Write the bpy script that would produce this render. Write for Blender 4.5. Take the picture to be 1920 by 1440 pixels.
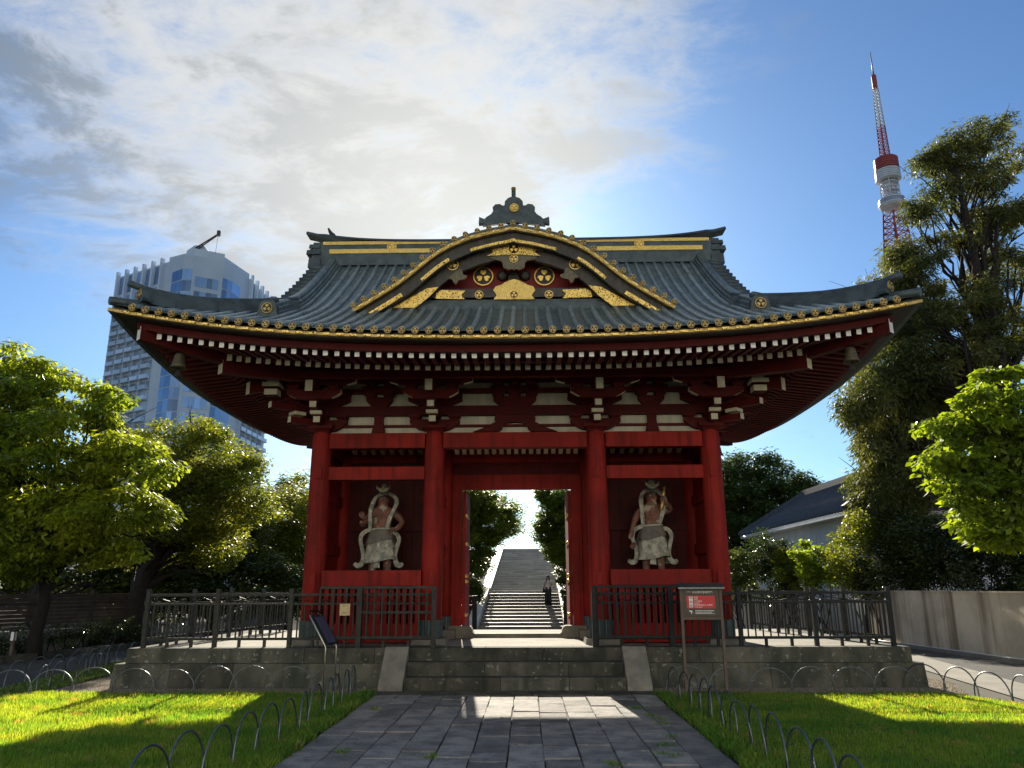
import bpy, math, random
import numpy as np
from mathutils import Vector, Matrix, Euler

for _o in list(bpy.data.objects):
    bpy.data.objects.remove(_o, do_unlink=True)
scene = bpy.context.scene
COL = scene.collection
R = math.radians

# ------------------------------------------------------------------ camera
FPX = 1440.0                                   # focal length in photo pixels (1920 wide)
PITCH = math.atan(382 / 1440.0)
YAW = math.atan(27 * math.cos(PITCH) / 1440.0)
ROLL = R(-0.22)
CAM = (0.23, 0.0, 1.75)
cam_d = bpy.data.cameras.new("Camera")
cam_d.sensor_width = 36.0
cam_d.lens = FPX / 1920 * 36.0
cam_d.clip_start = 0.05
cam_d.clip_end = 6000
cam = bpy.data.objects.new("Camera", cam_d)
COL.objects.link(cam)
cam.location = CAM
cam.rotation_euler = (Euler((math.pi / 2 + PITCH, 0, YAW)).to_matrix() @ Matrix.Rotation(ROLL, 3, 'Z')).to_euler()
scene.camera = cam

# ------------------------------------------------------------------ sun and sky
SUN_EL, SUN_AZ = 25.0, 5.2                     # degrees; azimuth to the left of the gate axis (+Y)
sun_d = bpy.data.lights.new("Sun", 'SUN')
sun_d.energy = 5.0
sun_d.angle = R(0.6)
sun_d.color = (1.0, 0.90, 0.74)
sun = bpy.data.objects.new("Sun", sun_d)
sun.rotation_euler = (R(-(90 - SUN_EL)), 0, R(SUN_AZ))
sun.location = (-30, 200, 120)
COL.objects.link(sun)
SUNDIR = (-math.sin(R(SUN_AZ)) * math.cos(R(SUN_EL)), math.cos(R(SUN_AZ)) * math.cos(R(SUN_EL)), math.sin(R(SUN_EL)))

scene.view_settings.view_transform = 'Standard'
scene.view_settings.look = 'None'
scene.view_settings.exposure = 1.2
scene.view_settings.gamma = 1.0
scene.render.resolution_x = 1024
scene.render.resolution_y = 768
scene.cycles.max_bounces = 6
scene.cycles.diffuse_bounces = 3
scene.cycles.glossy_bounces = 3
scene.cycles.transparent_max_bounces = 6


class NT:
    """thin wrapper round a node tree"""
    def __init__(self, tree):
        self.t = tree
        self.n = tree.nodes
        self.l = tree.links
    def add(self, typ, **kw):
        nd = self.n.new(typ)
        for k, v in kw.items():
            setattr(nd, k, v)
        return nd
    def put(self, sock, val):
        if val is None:
            return
        if isinstance(val, bpy.types.NodeSocket):
            self.l.new(val, sock)
        else:
            if hasattr(sock.default_value, '__len__') and not hasattr(val, '__len__'):
                val = [val] * len(sock.default_value)
            if hasattr(val, '__len__') and len(val) == 3 and len(sock.default_value) == 4:
                val = (*val, 1)
            sock.default_value = val
    def math(self, op, a, b=None, c=None, clamp=False):
        nd = self.add('ShaderNodeMath', operation=op, use_clamp=clamp)
        for i, v in enumerate((a, b, c)):
            self.put(nd.inputs[i], v)
        return nd.outputs[0]
    def vmath(self, op, a, b=None, out=0):
        nd = self.add('ShaderNodeVectorMath', operation=op)
        self.put(nd.inputs[0], a)
        self.put(nd.inputs[1], b)
        return nd.outputs[out]
    def mix(self, f, a, b, blend='MIX'):
        nd = self.add('ShaderNodeMix', data_type='RGBA', blend_type=blend)
        self.put(nd.inputs[0], f)
        self.put(nd.inputs[6], a)
        self.put(nd.inputs[7], b)
        return nd.outputs[2]
    def noise(self, vec, scale, detail=4, rough=0.55, dist=0.0):
        nd = self.add('ShaderNodeTexNoise')
        self.put(nd.inputs['Vector'], vec)
        nd.inputs['Scale'].default_value = scale
        nd.inputs['Detail'].default_value = detail
        nd.inputs['Roughness'].default_value = rough
        nd.inputs['Distortion'].default_value = dist
        return nd.outputs[0]
    def ramp(self, f, a, b, lo=0.0, hi=1.0, smooth=True):
        nd = self.add('ShaderNodeMapRange')
        nd.interpolation_type = 'SMOOTHSTEP' if smooth else 'LINEAR'
        self.put(nd.inputs[0], f)
        nd.inputs[1].default_value = a
        nd.inputs[2].default_value = b
        nd.inputs[3].default_value = lo
        nd.inputs[4].default_value = hi
        return nd.outputs[0]


def make_world():
    w = bpy.data.worlds.new("World")
    scene.world = w
    w.use_nodes = True
    t = NT(w.node_tree)
    t.n.clear()
    sky = t.add('ShaderNodeTexSky', sky_type='NISHITA')
    sky.sun_disc = False
    sky.sun_elevation = R(SUN_EL)
    sky.sun_rotation = R(-SUN_AZ)
    sky.altitude = 30
    sky.air_density = 1.0
    sky.dust_density = 0.6
    sky.ozone_density = 2.5
    d = t.add('ShaderNodeTexCoord').outputs['Generated']
    sep = t.add('ShaderNodeSeparateXYZ')
    t.put(sep.inputs[0], d)
    x, y, z = sep.outputs
    # cloud sheet: directions projected on a flat layer high above
    zz = t.math('MAXIMUM', t.math('ADD', z, 0.12), 0.06)
    comb = t.add('ShaderNodeCombineXYZ')
    t.put(comb.inputs[0], t.math('DIVIDE', x, zz))
    t.put(comb.inputs[1], t.math('DIVIDE', y, zz))
    p = comb.outputs[0]
    # stretch along one direction for wind-blown wisps
    mp = t.add('ShaderNodeMapping')
    t.put(mp.inputs[0], p)
    mp.inputs['Rotation'].default_value = (0, 0, R(35))
    mp.inputs['Scale'].default_value = (1.0, 1.3, 1.0)
    mp.inputs['Location'].default_value = (3.3, 1.7, 0.0)
    pw = mp.outputs[0]
    big = t.noise(pw, 0.95, 4, 0.5, 0.2)
    fine = t.noise(pw, 3.0, 11, 0.66, 0.35)
    wisp = t.noise(pw, 9.0, 9, 0.7, 0.6)
    # the cloud bank lies over the gate and to its left, thinning out to the right
    cdir = Vector((-0.20, 0.74, 0.66)).normalized()
    dt = t.vmath('DOT_PRODUCT', d, tuple(cdir), out=1)
    bank = t.ramp(dt, 0.79, 0.975, -0.355, 0.28, smooth=False)
    back = t.ramp(y, 0.05, -0.35, 0.0, 0.30)
    bank = t.math('MAXIMUM', bank, t.math('SUBTRACT', back, 0.10))
    dens = t.math('ADD', t.math('ADD', t.math('MULTIPLY', big, 0.55), t.math('MULTIPLY', fine, 0.80)),
                  t.math('MULTIPLY', wisp, 0.30))
    dens = t.math('ADD', dens, bank)
    cov = t.ramp(dens, 0.77, 1.14)
    low = t.ramp(z, 0.02, 0.10)
    cov = t.math('MULTIPLY', cov, low)
    # small cumulus low over the horizon
    cu = t.noise(t.vmath('MULTIPLY', d, (9.0, 9.0, 26.0)), 1.0, 6, 0.55, 0.2)
    cuz = t.math('MULTIPLY', t.ramp(z, 0.04, 0.10), t.ramp(z, 0.20, 0.15))
    cuf = t.math('MULTIPLY', t.ramp(cu, 0.56, 0.66), cuz)
    # shading of the cloud: thick parts greyer, parts towards the sun brighter
    sd = t.vmath('DOT_PRODUCT', d, SUNDIR, out=1)
    glow = t.ramp(sd, 0.86, 1.0, 0.0, 1.0, smooth=False)
    glow = t.math('POWER', glow, 1.5)
    thick = t.ramp(t.math('ADD', big, t.math('MULTIPLY', t.math('SUBTRACT', fine, 0.5), 1.5)), 0.40, 0.64)
    ccol = t.mix(thick, (6.5, 6.65, 6.75), (2.3, 2.75, 3.25))
    ccol = t.mix(t.math('MULTIPLY', glow, 0.8), ccol, (8.7, 8.3, 7.3))
    skyc = t.mix(1.0, sky.outputs[0], (0.66, 0.92, 1.16), 'MULTIPLY')
    col = t.mix(t.math('MULTIPLY', cov, 0.90), skyc, ccol)
    col = t.mix(t.math('MULTIPLY', cuf, 0.85), col, (8.5, 8.6, 8.4))
    bg = t.add('ShaderNodeBackground')
    t.put(bg.inputs[0], col)
    bg.inputs[1].default_value = 0.050
    out = t.add('ShaderNodeOutputWorld')
    t.l.new(bg.outputs[0], out.inputs[0])


make_world()


# ------------------------------------------------------------------ photo pixel -> direction (used only to read off sizes and places)
def ray(u, v):
    x = (u - 960) / FPX
    y = (720 - v) / FPX
    c, s = math.cos(PITCH), math.sin(PITCH)
    f = c - y * s
    up = s + y * c
    cy, sy = math.cos(YAW), math.sin(YAW)
    return (x * cy - f * sy, f * cy + x * sy, up)
def atY(u, v, Y):
    d = ray(u, v)
    t = (Y - CAM[1]) / d[1]
    return (CAM[0] + d[0] * t, Y, CAM[2] + d[2] * t)
def atZ(u, v, Z=0.0):
    d = ray(u, v)
    t = (Z - CAM[2]) / d[2]
    return (CAM[0] + d[0] * t, CAM[1] + d[1] * t, Z)
def polar(az, dist, z=0.0):
    return (CAM[0] + dist * math.sin(R(az)), CAM[1] + dist * math.cos(R(az)), z)


# ------------------------------------------------------------------ materials
MATS = {}
def M(name, col, col2=None, rough=0.6, metal=0.0, nscale=6.0, bump=0.0, bscale=30.0, spec=0.5, rnd=0.0,
      island=0.0, streak=None, contrast=(0.35, 0.65), coat=0.0, transl=None, emit=None, spots=None):
    m = bpy.data.materials.new(name)
    m.use_nodes = True
    t = NT(m.node_tree)
    bsdf = t.n['Principled BSDF']
    pos = t.add('ShaderNodeNewGeometry').outputs['Position']
    c = t.mix(0.0, col, col)
    if col2 is not None:
        f = t.ramp(t.noise(pos, nscale, 5, 0.6), contrast[0], contrast[1])
        c = t.mix(f, col, col2)
    if streak is not None:                       # (colour, amount, scale): vertical run-off stains
        sv = t.vmath('MULTIPLY', pos, (streak[2], streak[2], streak[2] * 0.06))
        f2 = t.ramp(t.noise(sv, 1.0, 5, 0.6), 0.46, 0.66)
        c = t.mix(t.math('MULTIPLY', f2, streak[1]), c, streak[0])
    if spots is not None:                        # (colour, scale, threshold)
        f3 = t.ramp(t.noise(pos, spots[1], 3, 0.5), spots[2], spots[2] + 0.06)
        c = t.mix(f3, c, spots[0])
    if rnd > 0:
        r_ = t.add('ShaderNodeObjectInfo').outputs['Random']
        k = t.ramp(r_, 0, 1, 1 - rnd, 1 + rnd, smooth=False)
        c = t.mix(1.0, c, k, 'MULTIPLY')
    if island > 0:
        r_ = t.add('ShaderNodeNewGeometry').outputs['Random Per Island']
        k = t.ramp(r_, 0, 1, 1 - island, 1 + island, smooth=False)
        c = t.mix(1.0, c, k, 'MULTIPLY')
    t.put(bsdf.inputs['Base Color'], c)
    bsdf.inputs['Roughness'].default_value = rough
    bsdf.inputs['Metallic'].default_value = metal
    bsdf.inputs['Specular IOR Level'].default_value = spec
    bsdf.inputs['Coat Weight'].default_value = coat
    if bump > 0:
        b = t.add('ShaderNodeBump')
        b.inputs['Strength'].default_value = bump
        b.inputs['Distance'].default_value = 0.02
        t.put(b.inputs['Height'], t.noise(pos, bscale, 6, 0.65))
        t.l.new(b.outputs[0], bsdf.inputs['Normal'])
    if transl is not None:
        tr = t.add('ShaderNodeBsdfTranslucent')
        t.put(tr.inputs[0], t.mix(1.0, c, transl[1], 'MULTIPLY'))
        mx = t.add('ShaderNodeMixShader')
        mx.inputs[0].default_value = transl[0]
        t.l.new(bsdf.outputs[0], mx.inputs[1])
        t.l.new(tr.outputs[0], mx.inputs[2])
        t.l.new(mx.outputs[0], t.n['Material Output'].inputs[0])
    MATS[name] = m
    return m


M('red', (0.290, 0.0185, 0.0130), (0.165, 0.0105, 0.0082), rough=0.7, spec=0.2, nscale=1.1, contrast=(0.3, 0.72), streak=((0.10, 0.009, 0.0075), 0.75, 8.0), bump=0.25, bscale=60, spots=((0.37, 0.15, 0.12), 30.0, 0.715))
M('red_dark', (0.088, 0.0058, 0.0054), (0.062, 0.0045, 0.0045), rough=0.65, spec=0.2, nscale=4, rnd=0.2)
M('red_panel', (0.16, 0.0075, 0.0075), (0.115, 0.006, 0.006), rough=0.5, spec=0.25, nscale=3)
M('niche_wall_shade', (0.070, 0.0055, 0.0050), (0.045, 0.0042, 0.0042), rough=0.6, spec=0.2, nscale=3)  # niche shade painted into the red of the back boards
M('white_end', (0.82, 0.83, 0.81), (0.72, 0.73, 0.71), rough=0.6, nscale=8, rnd=0.08)
M('cream', (0.62, 0.58, 0.44), (0.52, 0.48, 0.36), rough=0.8, nscale=5, rnd=0.08)
M('plaster', (0.60, 0.58, 0.47), (0.50, 0.48, 0.38), rough=0.85, nscale=3, streak=((0.40, 0.38, 0.30), 0.6, 6))
M('copper', (0.092, 0.128, 0.132), (0.150, 0.190, 0.188), rough=0.40, metal=0.2, nscale=4.0, streak=((0.045, 0.060, 0.064), 0.75, 9), bump=0.2, bscale=14, rnd=0.22)
M('copper_roll', (0.165, 0.215, 0.218), (0.250, 0.310, 0.310), rough=0.38, metal=0.2, nscale=5.0, bump=0.25, bscale=20, rnd=0.25, spots=((0.060, 0.080, 0.085), 11.0, 0.60))
M('copper_dark', (0.036, 0.052, 0.060), (0.062, 0.090, 0.098), rough=0.5, metal=0.2, nscale=5, bump=0.15, bscale=18, rnd=0.08)
M('gold', (0.86, 0.60, 0.17), (0.70, 0.44, 0.10), rough=0.36, metal=0.75, nscale=7, bump=0.1, bscale=50)
M('gold_dull', (0.55, 0.40, 0.13), (0.36, 0.25, 0.08), rough=0.45, metal=0.6, nscale=9, bump=0.2, bscale=60)
M('lacquer', (0.016, 0.015, 0.014), (0.040, 0.036, 0.028), rough=0.5, nscale=9, streak=((0.07, 0.062, 0.05), 0.5, 9), bump=0.2, bscale=40)
M('black', (0.010, 0.010, 0.010), rough=0.5)
M('patina_grey', (0.14, 0.125, 0.075), (0.09, 0.085, 0.06), rough=0.5, metal=0.4, nscale=12)
M('stone', (0.115, 0.110, 0.085), (0.050, 0.054, 0.044), rough=0.9, spec=0.3, nscale=1.8, bump=0.9, bscale=22, rnd=0.32, streak=((0.030, 0.036, 0.026), 0.75, 3.0), spots=((0.19, 0.185, 0.155), 12.0, 0.63))
M('stone_light', (0.24, 0.225, 0.18), (0.15, 0.145, 0.12), rough=0.85, nscale=3, bump=0.5, bscale=25, rnd=0.15)
M('paver', (0.265, 0.248, 0.220), (0.145, 0.143, 0.136), rough=0.85, spec=0.25, nscale=3.0, bump=1.0, bscale=13, rnd=0.36, spots=((0.32, 0.30, 0.27), 22, 0.62))
M('deck', (0.30, 0.285, 0.24), (0.21, 0.20, 0.17), rough=0.9, spec=0.3, nscale=1.2, bump=0.6, bscale=30, spots=((0.36, 0.34, 0.29), 9, 0.6))
M('joint', (0.045, 0.048, 0.036), (0.03, 0.035, 0.022), rough=0.95, nscale=12)
M('iron', (0.020, 0.024, 0.024), (0.042, 0.042, 0.036), rough=0.55, spec=0.25, nscale=14, bump=0.25, bscale=50, rnd=0.2, spots=((0.07, 0.045, 0.028), 24, 0.68))
M('iron_black', (0.0065, 0.0095, 0.012), (0.013, 0.017, 0.019), rough=0.5, spec=0.2, nscale=14, rnd=0.2)
M('galv', (0.15, 0.175, 0.18), (0.10, 0.12, 0.125), rough=0.38, metal=0.7, nscale=20, rnd=0.12)
M('steel', (0.62, 0.58, 0.48), (0.5, 0.48, 0.42), rough=0.28, metal=0.9, nscale=10)
M('sheath', (0.035, 0.060, 0.066), (0.05, 0.09, 0.095), rough=0.45, metal=0.3, nscale=8)
M('asphalt', (0.062, 0.062, 0.062), (0.045, 0.046, 0.047), rough=0.9, nscale=1.0, bump=0.6, bscale=90, spots=((0.11, 0.11, 0.105), 140, 0.62))
M('concrete', (0.25, 0.235, 0.20), (0.19, 0.18, 0.155), rough=0.9, nscale=1.4, bump=0.2, bscale=30)
M('concrete_wall', (0.72, 0.62, 0.47), (0.52, 0.44, 0.33), rough=0.9, nscale=0.9, bump=0.3, bscale=20, streak=((0.16, 0.105, 0.055), 0.92, 1.5))
M('white_wall', (0.62, 0.63, 0.64), (0.54, 0.55, 0.57), rough=0.85, nscale=0.8, streak=((0.42, 0.43, 0.44), 0.5, 2.0))
M('soil', (0.10, 0.080, 0.055), (0.065, 0.055, 0.04), rough=1.0, nscale=1.5, bump=0.6, bscale=25)
M('ground', (0.085, 0.075, 0.055), (0.055, 0.055, 0.04), rough=1.0, nscale=0.5, bump=0.4, bscale=12)
M('gravel', (0.27, 0.225, 0.165), (0.17, 0.14, 0.10), rough=0.95, nscale=30, island=0.45)
M('turf', (0.050, 0.090, 0.016), (0.08, 0.10, 0.028), rough=1.0, nscale=1.5)
M('blade', (0.078, 0.190, 0.038), (0.165, 0.260, 0.052), rough=0.5, nscale=0.8, island=0.5, transl=(0.60, (3.3, 2.35, 0.6)), spots=((0.24, 0.225, 0.11), 4.0, 0.61))
M('clover', (0.095, 0.17, 0.03), (0.14, 0.20, 0.05), rough=0.6, nscale=3, island=0.4, transl=(0.35, (1.3, 1.2, 0.6)))
M('bark', (0.028, 0.022, 0.017), (0.016, 0.013, 0.010), rough=0.95, nscale=7, bump=0.8, bscale=20)
M('bark_dark', (0.016, 0.013, 0.011), (0.010, 0.009, 0.008), rough=0.95, nscale=7, bump=0.8, bscale=20)
M('leaf_maple', (0.27, 0.335, 0.034), (0.11, 0.18, 0.024), rough=0.42, nscale=0.45, contrast=(0.30, 0.66), island=0.5, transl=(0.62, (1.9, 1.65, 0.5)))
M('leaf_zelkova', (0.19, 0.23, 0.030), (0.11, 0.16, 0.020), rough=0.45, nscale=0.6, island=0.45, transl=(0.55, (1.9, 1.55, 0.5)))
M('leaf_dark', (0.060, 0.095, 0.022), (0.085, 0.115, 0.026), rough=0.4, nscale=0.7, island=0.4, transl=(0.36, (1.7, 1.5, 0.5)))
M('leaf_camphor', (0.058, 0.105, 0.036), (0.09, 0.14, 0.042), rough=0.4, nscale=0.7, island=0.35, transl=(0.3, (1.5, 1.4, 0.5)))
M('leaf_cypress', (0.105, 0.125, 0.036), (0.060, 0.085, 0.026), rough=0.55, nscale=0.6, island=0.45, transl=(0.48, (1.8, 1.5, 0.6)))
M('leaf_dogwood', (0.20, 0.285, 0.028), (0.12, 0.19, 0.022), rough=0.42, nscale=0.6, island=0.40, transl=(0.60, (1.8, 1.6, 0.45)))
M('leaf_stairs', (0.14, 0.20, 0.024), (0.085, 0.14, 0.018), rough=0.42, nscale=0.6, island=0.45, transl=(0.50, (1.8, 1.6, 0.5)))
M('leaf_shrub', (0.035, 0.062, 0.016), (0.060, 0.090, 0.022), rough=0.25, nscale=1.4, island=0.45, transl=(0.25, (1.6, 1.5, 0.5)))
M('leaf_gloss', (0.038, 0.060, 0.018), (0.060, 0.085, 0.030), rough=0.18, nscale=1.4, island=0.45, spec=0.8, transl=(0.15, (1.6, 1.5, 0.5)))
M('skin_statue', (0.21, 0.085, 0.060), (0.13, 0.066, 0.050), rough=0.7, nscale=6, spots=((0.34, 0.29, 0.22), 5, 0.56))
M('cloth_statue', (0.46, 0.44, 0.37), (0.20, 0.215, 0.185), rough=0.85, nscale=7, bump=0.5, bscale=30, spots=((0.58, 0.54, 0.41), 13, 0.60))
M('cloth_dark', (0.165, 0.150, 0.130), (0.11, 0.10, 0.09), rough=0.85, nscale=5)
M('hair_statue', (0.20, 0.20, 0.18), (0.13, 0.13, 0.12), rough=0.8, nscale=8)
M('skin', (0.50, 0.30, 0.21), rough=0.6)
M('hair', (0.018, 0.013, 0.011), rough=0.5)
M('blouse', (0.62, 0.54, 0.52), (0.50, 0.43, 0.41), rough=0.85, nscale=12)
M('trousers', (0.014, 0.015, 0.018), rough=0.85)
M('bird', (0.012, 0.012, 0.014), rough=0.5)
M('sign_brown', (0.060, 0.048, 0.036), (0.05, 0.040, 0.03), rough=0.5, nscale=9)
M('sign_post', (0.115, 0.080, 0.062), (0.085, 0.060, 0.048), rough=0.6, nscale=9, bump=0.15, bscale=30)
M('sign_red', (0.55, 0.020, 0.028), rough=0.45)
M('print_white', (0.78, 0.78, 0.74), rough=0.6)
M('print_black', (0.02, 0.02, 0.02), rough=0.6)
M('print_red', (0.5, 0.03, 0.03), rough=0.6)
M('panel_blue', (0.050, 0.060, 0.105), (0.06, 0.07, 0.12), rough=0.25, nscale=5, spec=0.6)
M('paper', (0.60, 0.47, 0.26), (0.52, 0.40, 0.22), rough=0.8, nscale=14)
M('board', (0.085, 0.068, 0.052), (0.055, 0.044, 0.034), rough=0.85, nscale=4, rnd=0.25, bump=0.3, bscale=30)
M('tile_roof', (0.060, 0.072, 0.092), (0.040, 0.048, 0.062), rough=0.45, nscale=5, rnd=0.12)
M('hotel_wall', (0.54, 0.64, 0.76), (0.46, 0.56, 0.68), rough=0.5, nscale=0.08)
M('hotel_panel', (0.60, 0.70, 0.82), (0.52, 0.62, 0.74), rough=0.45, nscale=0.1, rnd=0.1)
M('hotel_glass', (0.17, 0.30, 0.50), (0.29, 0.43, 0.62), rough=0.10, nscale=0.05, spec=0.9, rnd=0.5, metal=0.45)
M('hotel_dark', (0.22, 0.29, 0.38), (0.30, 0.37, 0.46), rough=0.25, nscale=0.2, rnd=0.45, spec=0.8)
M('balcony_glass', (0.50, 0.66, 0.88), (0.40, 0.57, 0.80), rough=0.2, nscale=0.2, rnd=0.25, spec=0.8)
M('tower_red', (0.36, 0.055, 0.045), (0.30, 0.05, 0.04), rough=0.5, nscale=0.3)
M('tower_white', (0.62, 0.65, 0.69), (0.52, 0.55, 0.60), rough=0.5, nscale=0.3)
M('tower_grey', (0.10, 0.11, 0.125), rough=0.5)
M('facade', (0.72, 0.68, 0.60), (0.64, 0.60, 0.53), rough=0.7, nscale=0.2)
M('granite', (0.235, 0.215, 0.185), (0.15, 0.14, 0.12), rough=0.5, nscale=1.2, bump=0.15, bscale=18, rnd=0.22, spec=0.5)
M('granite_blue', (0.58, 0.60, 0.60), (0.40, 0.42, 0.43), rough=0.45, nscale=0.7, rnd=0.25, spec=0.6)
M('granite_pale', (0.64, 0.62, 0.57), (0.52, 0.50, 0.46), rough=0.6, nscale=1.5, rnd=0.1)


def filigree(name, base, dark, scale):
    """openwork gilt plate: gilt scrolls over a dark ground, as flat print with fine relief"""
    m = M(name, base, rough=0.38, metal=0.7)
    t = NT(m.node_tree)
    bsdf = t.n['Principled BSDF']
    pos = t.add('ShaderNodeNewGeometry').outputs['Position']
    v = t.add('ShaderNodeTexVoronoi', feature='DISTANCE_TO_EDGE')
    t.put(v.inputs['Vector'], pos)
    v.inputs['Scale'].default_value = scale
    f = t.ramp(v.outputs[0], 0.10, 0.20)
    n = t.noise(pos, scale * 1.1, 3, 0.5, 1.5)
    f = t.math('MULTIPLY', f, t.ramp(n, 0.44, 0.56))
    c = t.mix(f, base, dark)
    t.put(bsdf.inputs['Base Color'], c)
    b = t.add('ShaderNodeBump')
    b.inputs['Strength'].default_value = 0.6
    b.inputs['Distance'].default_value = 0.01
    b.invert = True
    t.put(b.inputs['Height'], f)
    t.l.new(b.outputs[0], bsdf.inputs['Normal'])
filigree('gold_scroll', (0.88, 0.62, 0.17), (0.030, 0.022, 0.010), 22.0)
filigree('gold_mesh', (0.86, 0.62, 0.18), (0.40, 0.26, 0.06), 46.0)


# ------------------------------------------------------------------ mesh building
class MB:
    def __init__(self):
        self.v = []
        self.f = []
        self.m = []
        self.sm = []
    def face(self, idx, mi=0, smooth=False):
        self.f.append(tuple(idx))
        self.m.append(mi)
        self.sm.append(smooth)
    def box(self, c, s, mi=0, rot=None, taper=1.0, mis=None):
        """box by centre and full size; taper scales the bottom in x,y; mis = material per face (-y,+y,-x,+x,-z,+z)"""
        b = len(self.v)
        hx, hy, hz = s[0] / 2, s[1] / 2, s[2] / 2
        pts = []
        for dz in (-1, 1):
            k = taper if dz < 0 else 1.0
            for dy in (-1, 1):
                for dx in (-1, 1):
                    pts.append(Vector((dx * hx * k, dy * hy * k, dz * hz)))
        if rot is not None:
            pts = [rot @ p for p in pts]
        c = Vector(c)
        self.v += [tuple(p + c) for p in pts]
        fs = [(0, 1, 5, 4), (3, 2, 6, 7), (2, 0, 4, 6), (1, 3, 7, 5), (2, 3, 1, 0), (4, 5, 7, 6)]
        for i, f in enumerate(fs):
            self.face([b + k for k in f], mi if mis is None else mis[i])
        return self
    def prism(self, poly, y0, y1, mi=0, side=None, axis='Y'):
        """polygon of (a,b) pairs extruded: axis Y -> (a,y,b); axis X -> (x,a,b); axis Z -> (a,b,z)"""
        b = len(self.v)
        n = len(poly)
        area = sum(poly[i][0] * poly[(i + 1) % n][1] - poly[(i + 1) % n][0] * poly[i][1] for i in range(n))
        if area < 0:
            poly = poly[::-1]
        for yy in (y0, y1):
            for a, c in poly:
                self.v.append((a, yy, c) if axis == 'Y' else ((yy, a, c) if axis == 'X' else (a, c, yy)))
        flip = axis == 'Y'
        f0 = [b + i for i in range(n)]
        f1 = [b + n + i for i in range(n)]
        self.face(f0 if flip else f0[::-1], mi)
        self.face(f1[::-1] if flip else f1, mi)
        sd = mi if side is None else side
        for i in range(n):
            j = (i + 1) % n
            q = [b + i, b + j, b + n + j, b + n + i]
            self.face(q[::-1] if flip else q, sd)
        return self
    def tube(self, pts, r, n=6, mi=0, caps=True, smooth=True, up=None):
        pts = [Vector(p) for p in pts]
        rs = r if hasattr(r, '__len__') else [r] * len(pts)
        b = len(self.v)
        prev = None
        for i, p in enumerate(pts):
            d = (pts[min(i + 1, len(pts) - 1)] - pts[max(i - 1, 0)])
            if d.length < 1e-9:
                d = Vector((0, 0, 1))
            d.normalize()
            if prev is None:
                a = Vector((0, 0, 1)) if abs(d.z) < 0.9 else Vector((1, 0, 0))
                prev = a
            s = d.cross(prev)
            if s.length < 1e-6:
                s = d.cross(Vector((1, 0, 0)))
            s.normalize()
            w = s.cross(d).normalized()
            prev = w
            for k in range(n):
                a = 2 * math.pi * k / n
                self.v.append(tuple(p + (s * math.cos(a) + w * math.sin(a)) * rs[i]))
        for i in range(len(pts) - 1):
            for k in range(n):
                k2 = (k + 1) % n
                self.face((b + i * n + k, b + (i + 1) * n + k, b + (i + 1) * n + k2, b + i * n + k2), mi, smooth)
        if caps:
            self.face([b + k for k in range(n)], mi)
            e = b + (len(pts) - 1) * n
            self.face([e + k for k in range(n)][::-1], mi)
        return self
    def lathe(self, prof, c=(0, 0, 0), n=16, mi=0, axis='Z', smooth=True, caps=True):
        """profile of (radius, height)"""
        b = len(self.v)
        for r_, h in prof:
            for k in range(n):
                a = 2 * math.pi * k / n
                p = (r_ * math.cos(a), r_ * math.sin(a), h) if axis == 'Z' else (r_ * math.cos(a), -h, r_ * math.sin(a))
                self.v.append((c[0] + p[0], c[1] + p[1], c[2] + p[2]))
        for i in range(len(prof) - 1):
            for k in range(n):
                k2 = (k + 1) % n
                self.face((b + i * n + k, b + i * n + k2, b + (i + 1) * n + k2, b + (i + 1) * n + k), mi, smooth)
        if caps:
            self.face([b + k for k in range(n)][::-1], mi)
            e = b + (len(prof) - 1) * n
            self.face([e + k for k in range(n)], mi)
        return self
    def loft(self, rings, mi=0, closed=True, caps=True, smooth=False):
        """list of rings with equal point counts"""
        b = len(self.v)
        n = len(rings[0])
        for r_ in rings:
            self.v += [tuple(p) for p in r_]
        for i in range(len(rings) - 1):
            for k in range(n if closed else n - 1):
                k2 = (k + 1) % n
                self.face((b + i * n + k, b + i * n + k2, b + (i + 1) * n + k2, b + (i + 1) * n + k), mi, smooth)
        if caps and closed:
            self.face([b + k for k in range(n)][::-1], mi)
            e = b + (len(rings) - 1) * n
            self.face([e + k for k in range(n)], mi)
        return self
    def mesh(self, name, mats):
        me = bpy.data.meshes.new(name)
        me.from_pydata(self.v, [], self.f)
        for m in ([mats] if isinstance(mats, str) else mats):
            me.materials.append(MATS[m])
        me.polygons.foreach_set('material_index', self.m)
        me.polygons.foreach_set('use_smooth', self.sm)
        me.update()
        return me


WLOC = {}
def _link(o, parent, loc):
    loc = Vector(loc)
    COL.objects.link(o)
    if parent is not None:
        o.parent = parent
        o.location = loc - WLOC[parent.name]
    else:
        o.location = loc
    WLOC[o.name] = loc
    return o
def root(name, loc, label, cat, group=None):
    o = bpy.data.objects.new(name, None)
    o.empty_display_size = 0.2
    _link(o, None, loc)
    return tag(o, label, cat, group)
def tag(o, label=None, cat=None, group=None, kind=None):
    for k, v in (('label', label), ('category', cat), ('group', group), ('kind', kind)):
        if v is not None:
            o[k] = v
    return o
def part(name, mb, mats=None, parent=None, loc=(0, 0, 0), world=True, label=None):
    """one mesh object; vertices are given in world space when world is True (origin moved to loc)"""
    me = mb.mesh(name, mats) if isinstance(mb, MB) else mb
    if world and isinstance(mb, MB) and tuple(loc) != (0, 0, 0):
        me.transform(Matrix.Translation(-Vector(loc)))
    o = bpy.data.objects.new(name, me)
    _link(o, parent, loc)
    if label:
        o['label'] = label
    return o
def inst(name, me, parent, loc, rot=None, scale=None):
    o = bpy.data.objects.new(name, me)
    _link(o, parent, loc)
    if rot is not None:
        o.rotation_euler = rot
    if scale is not None:
        o.scale = scale
    return o
def struct(o):
    o['kind'] = 'structure'
    return o
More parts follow.
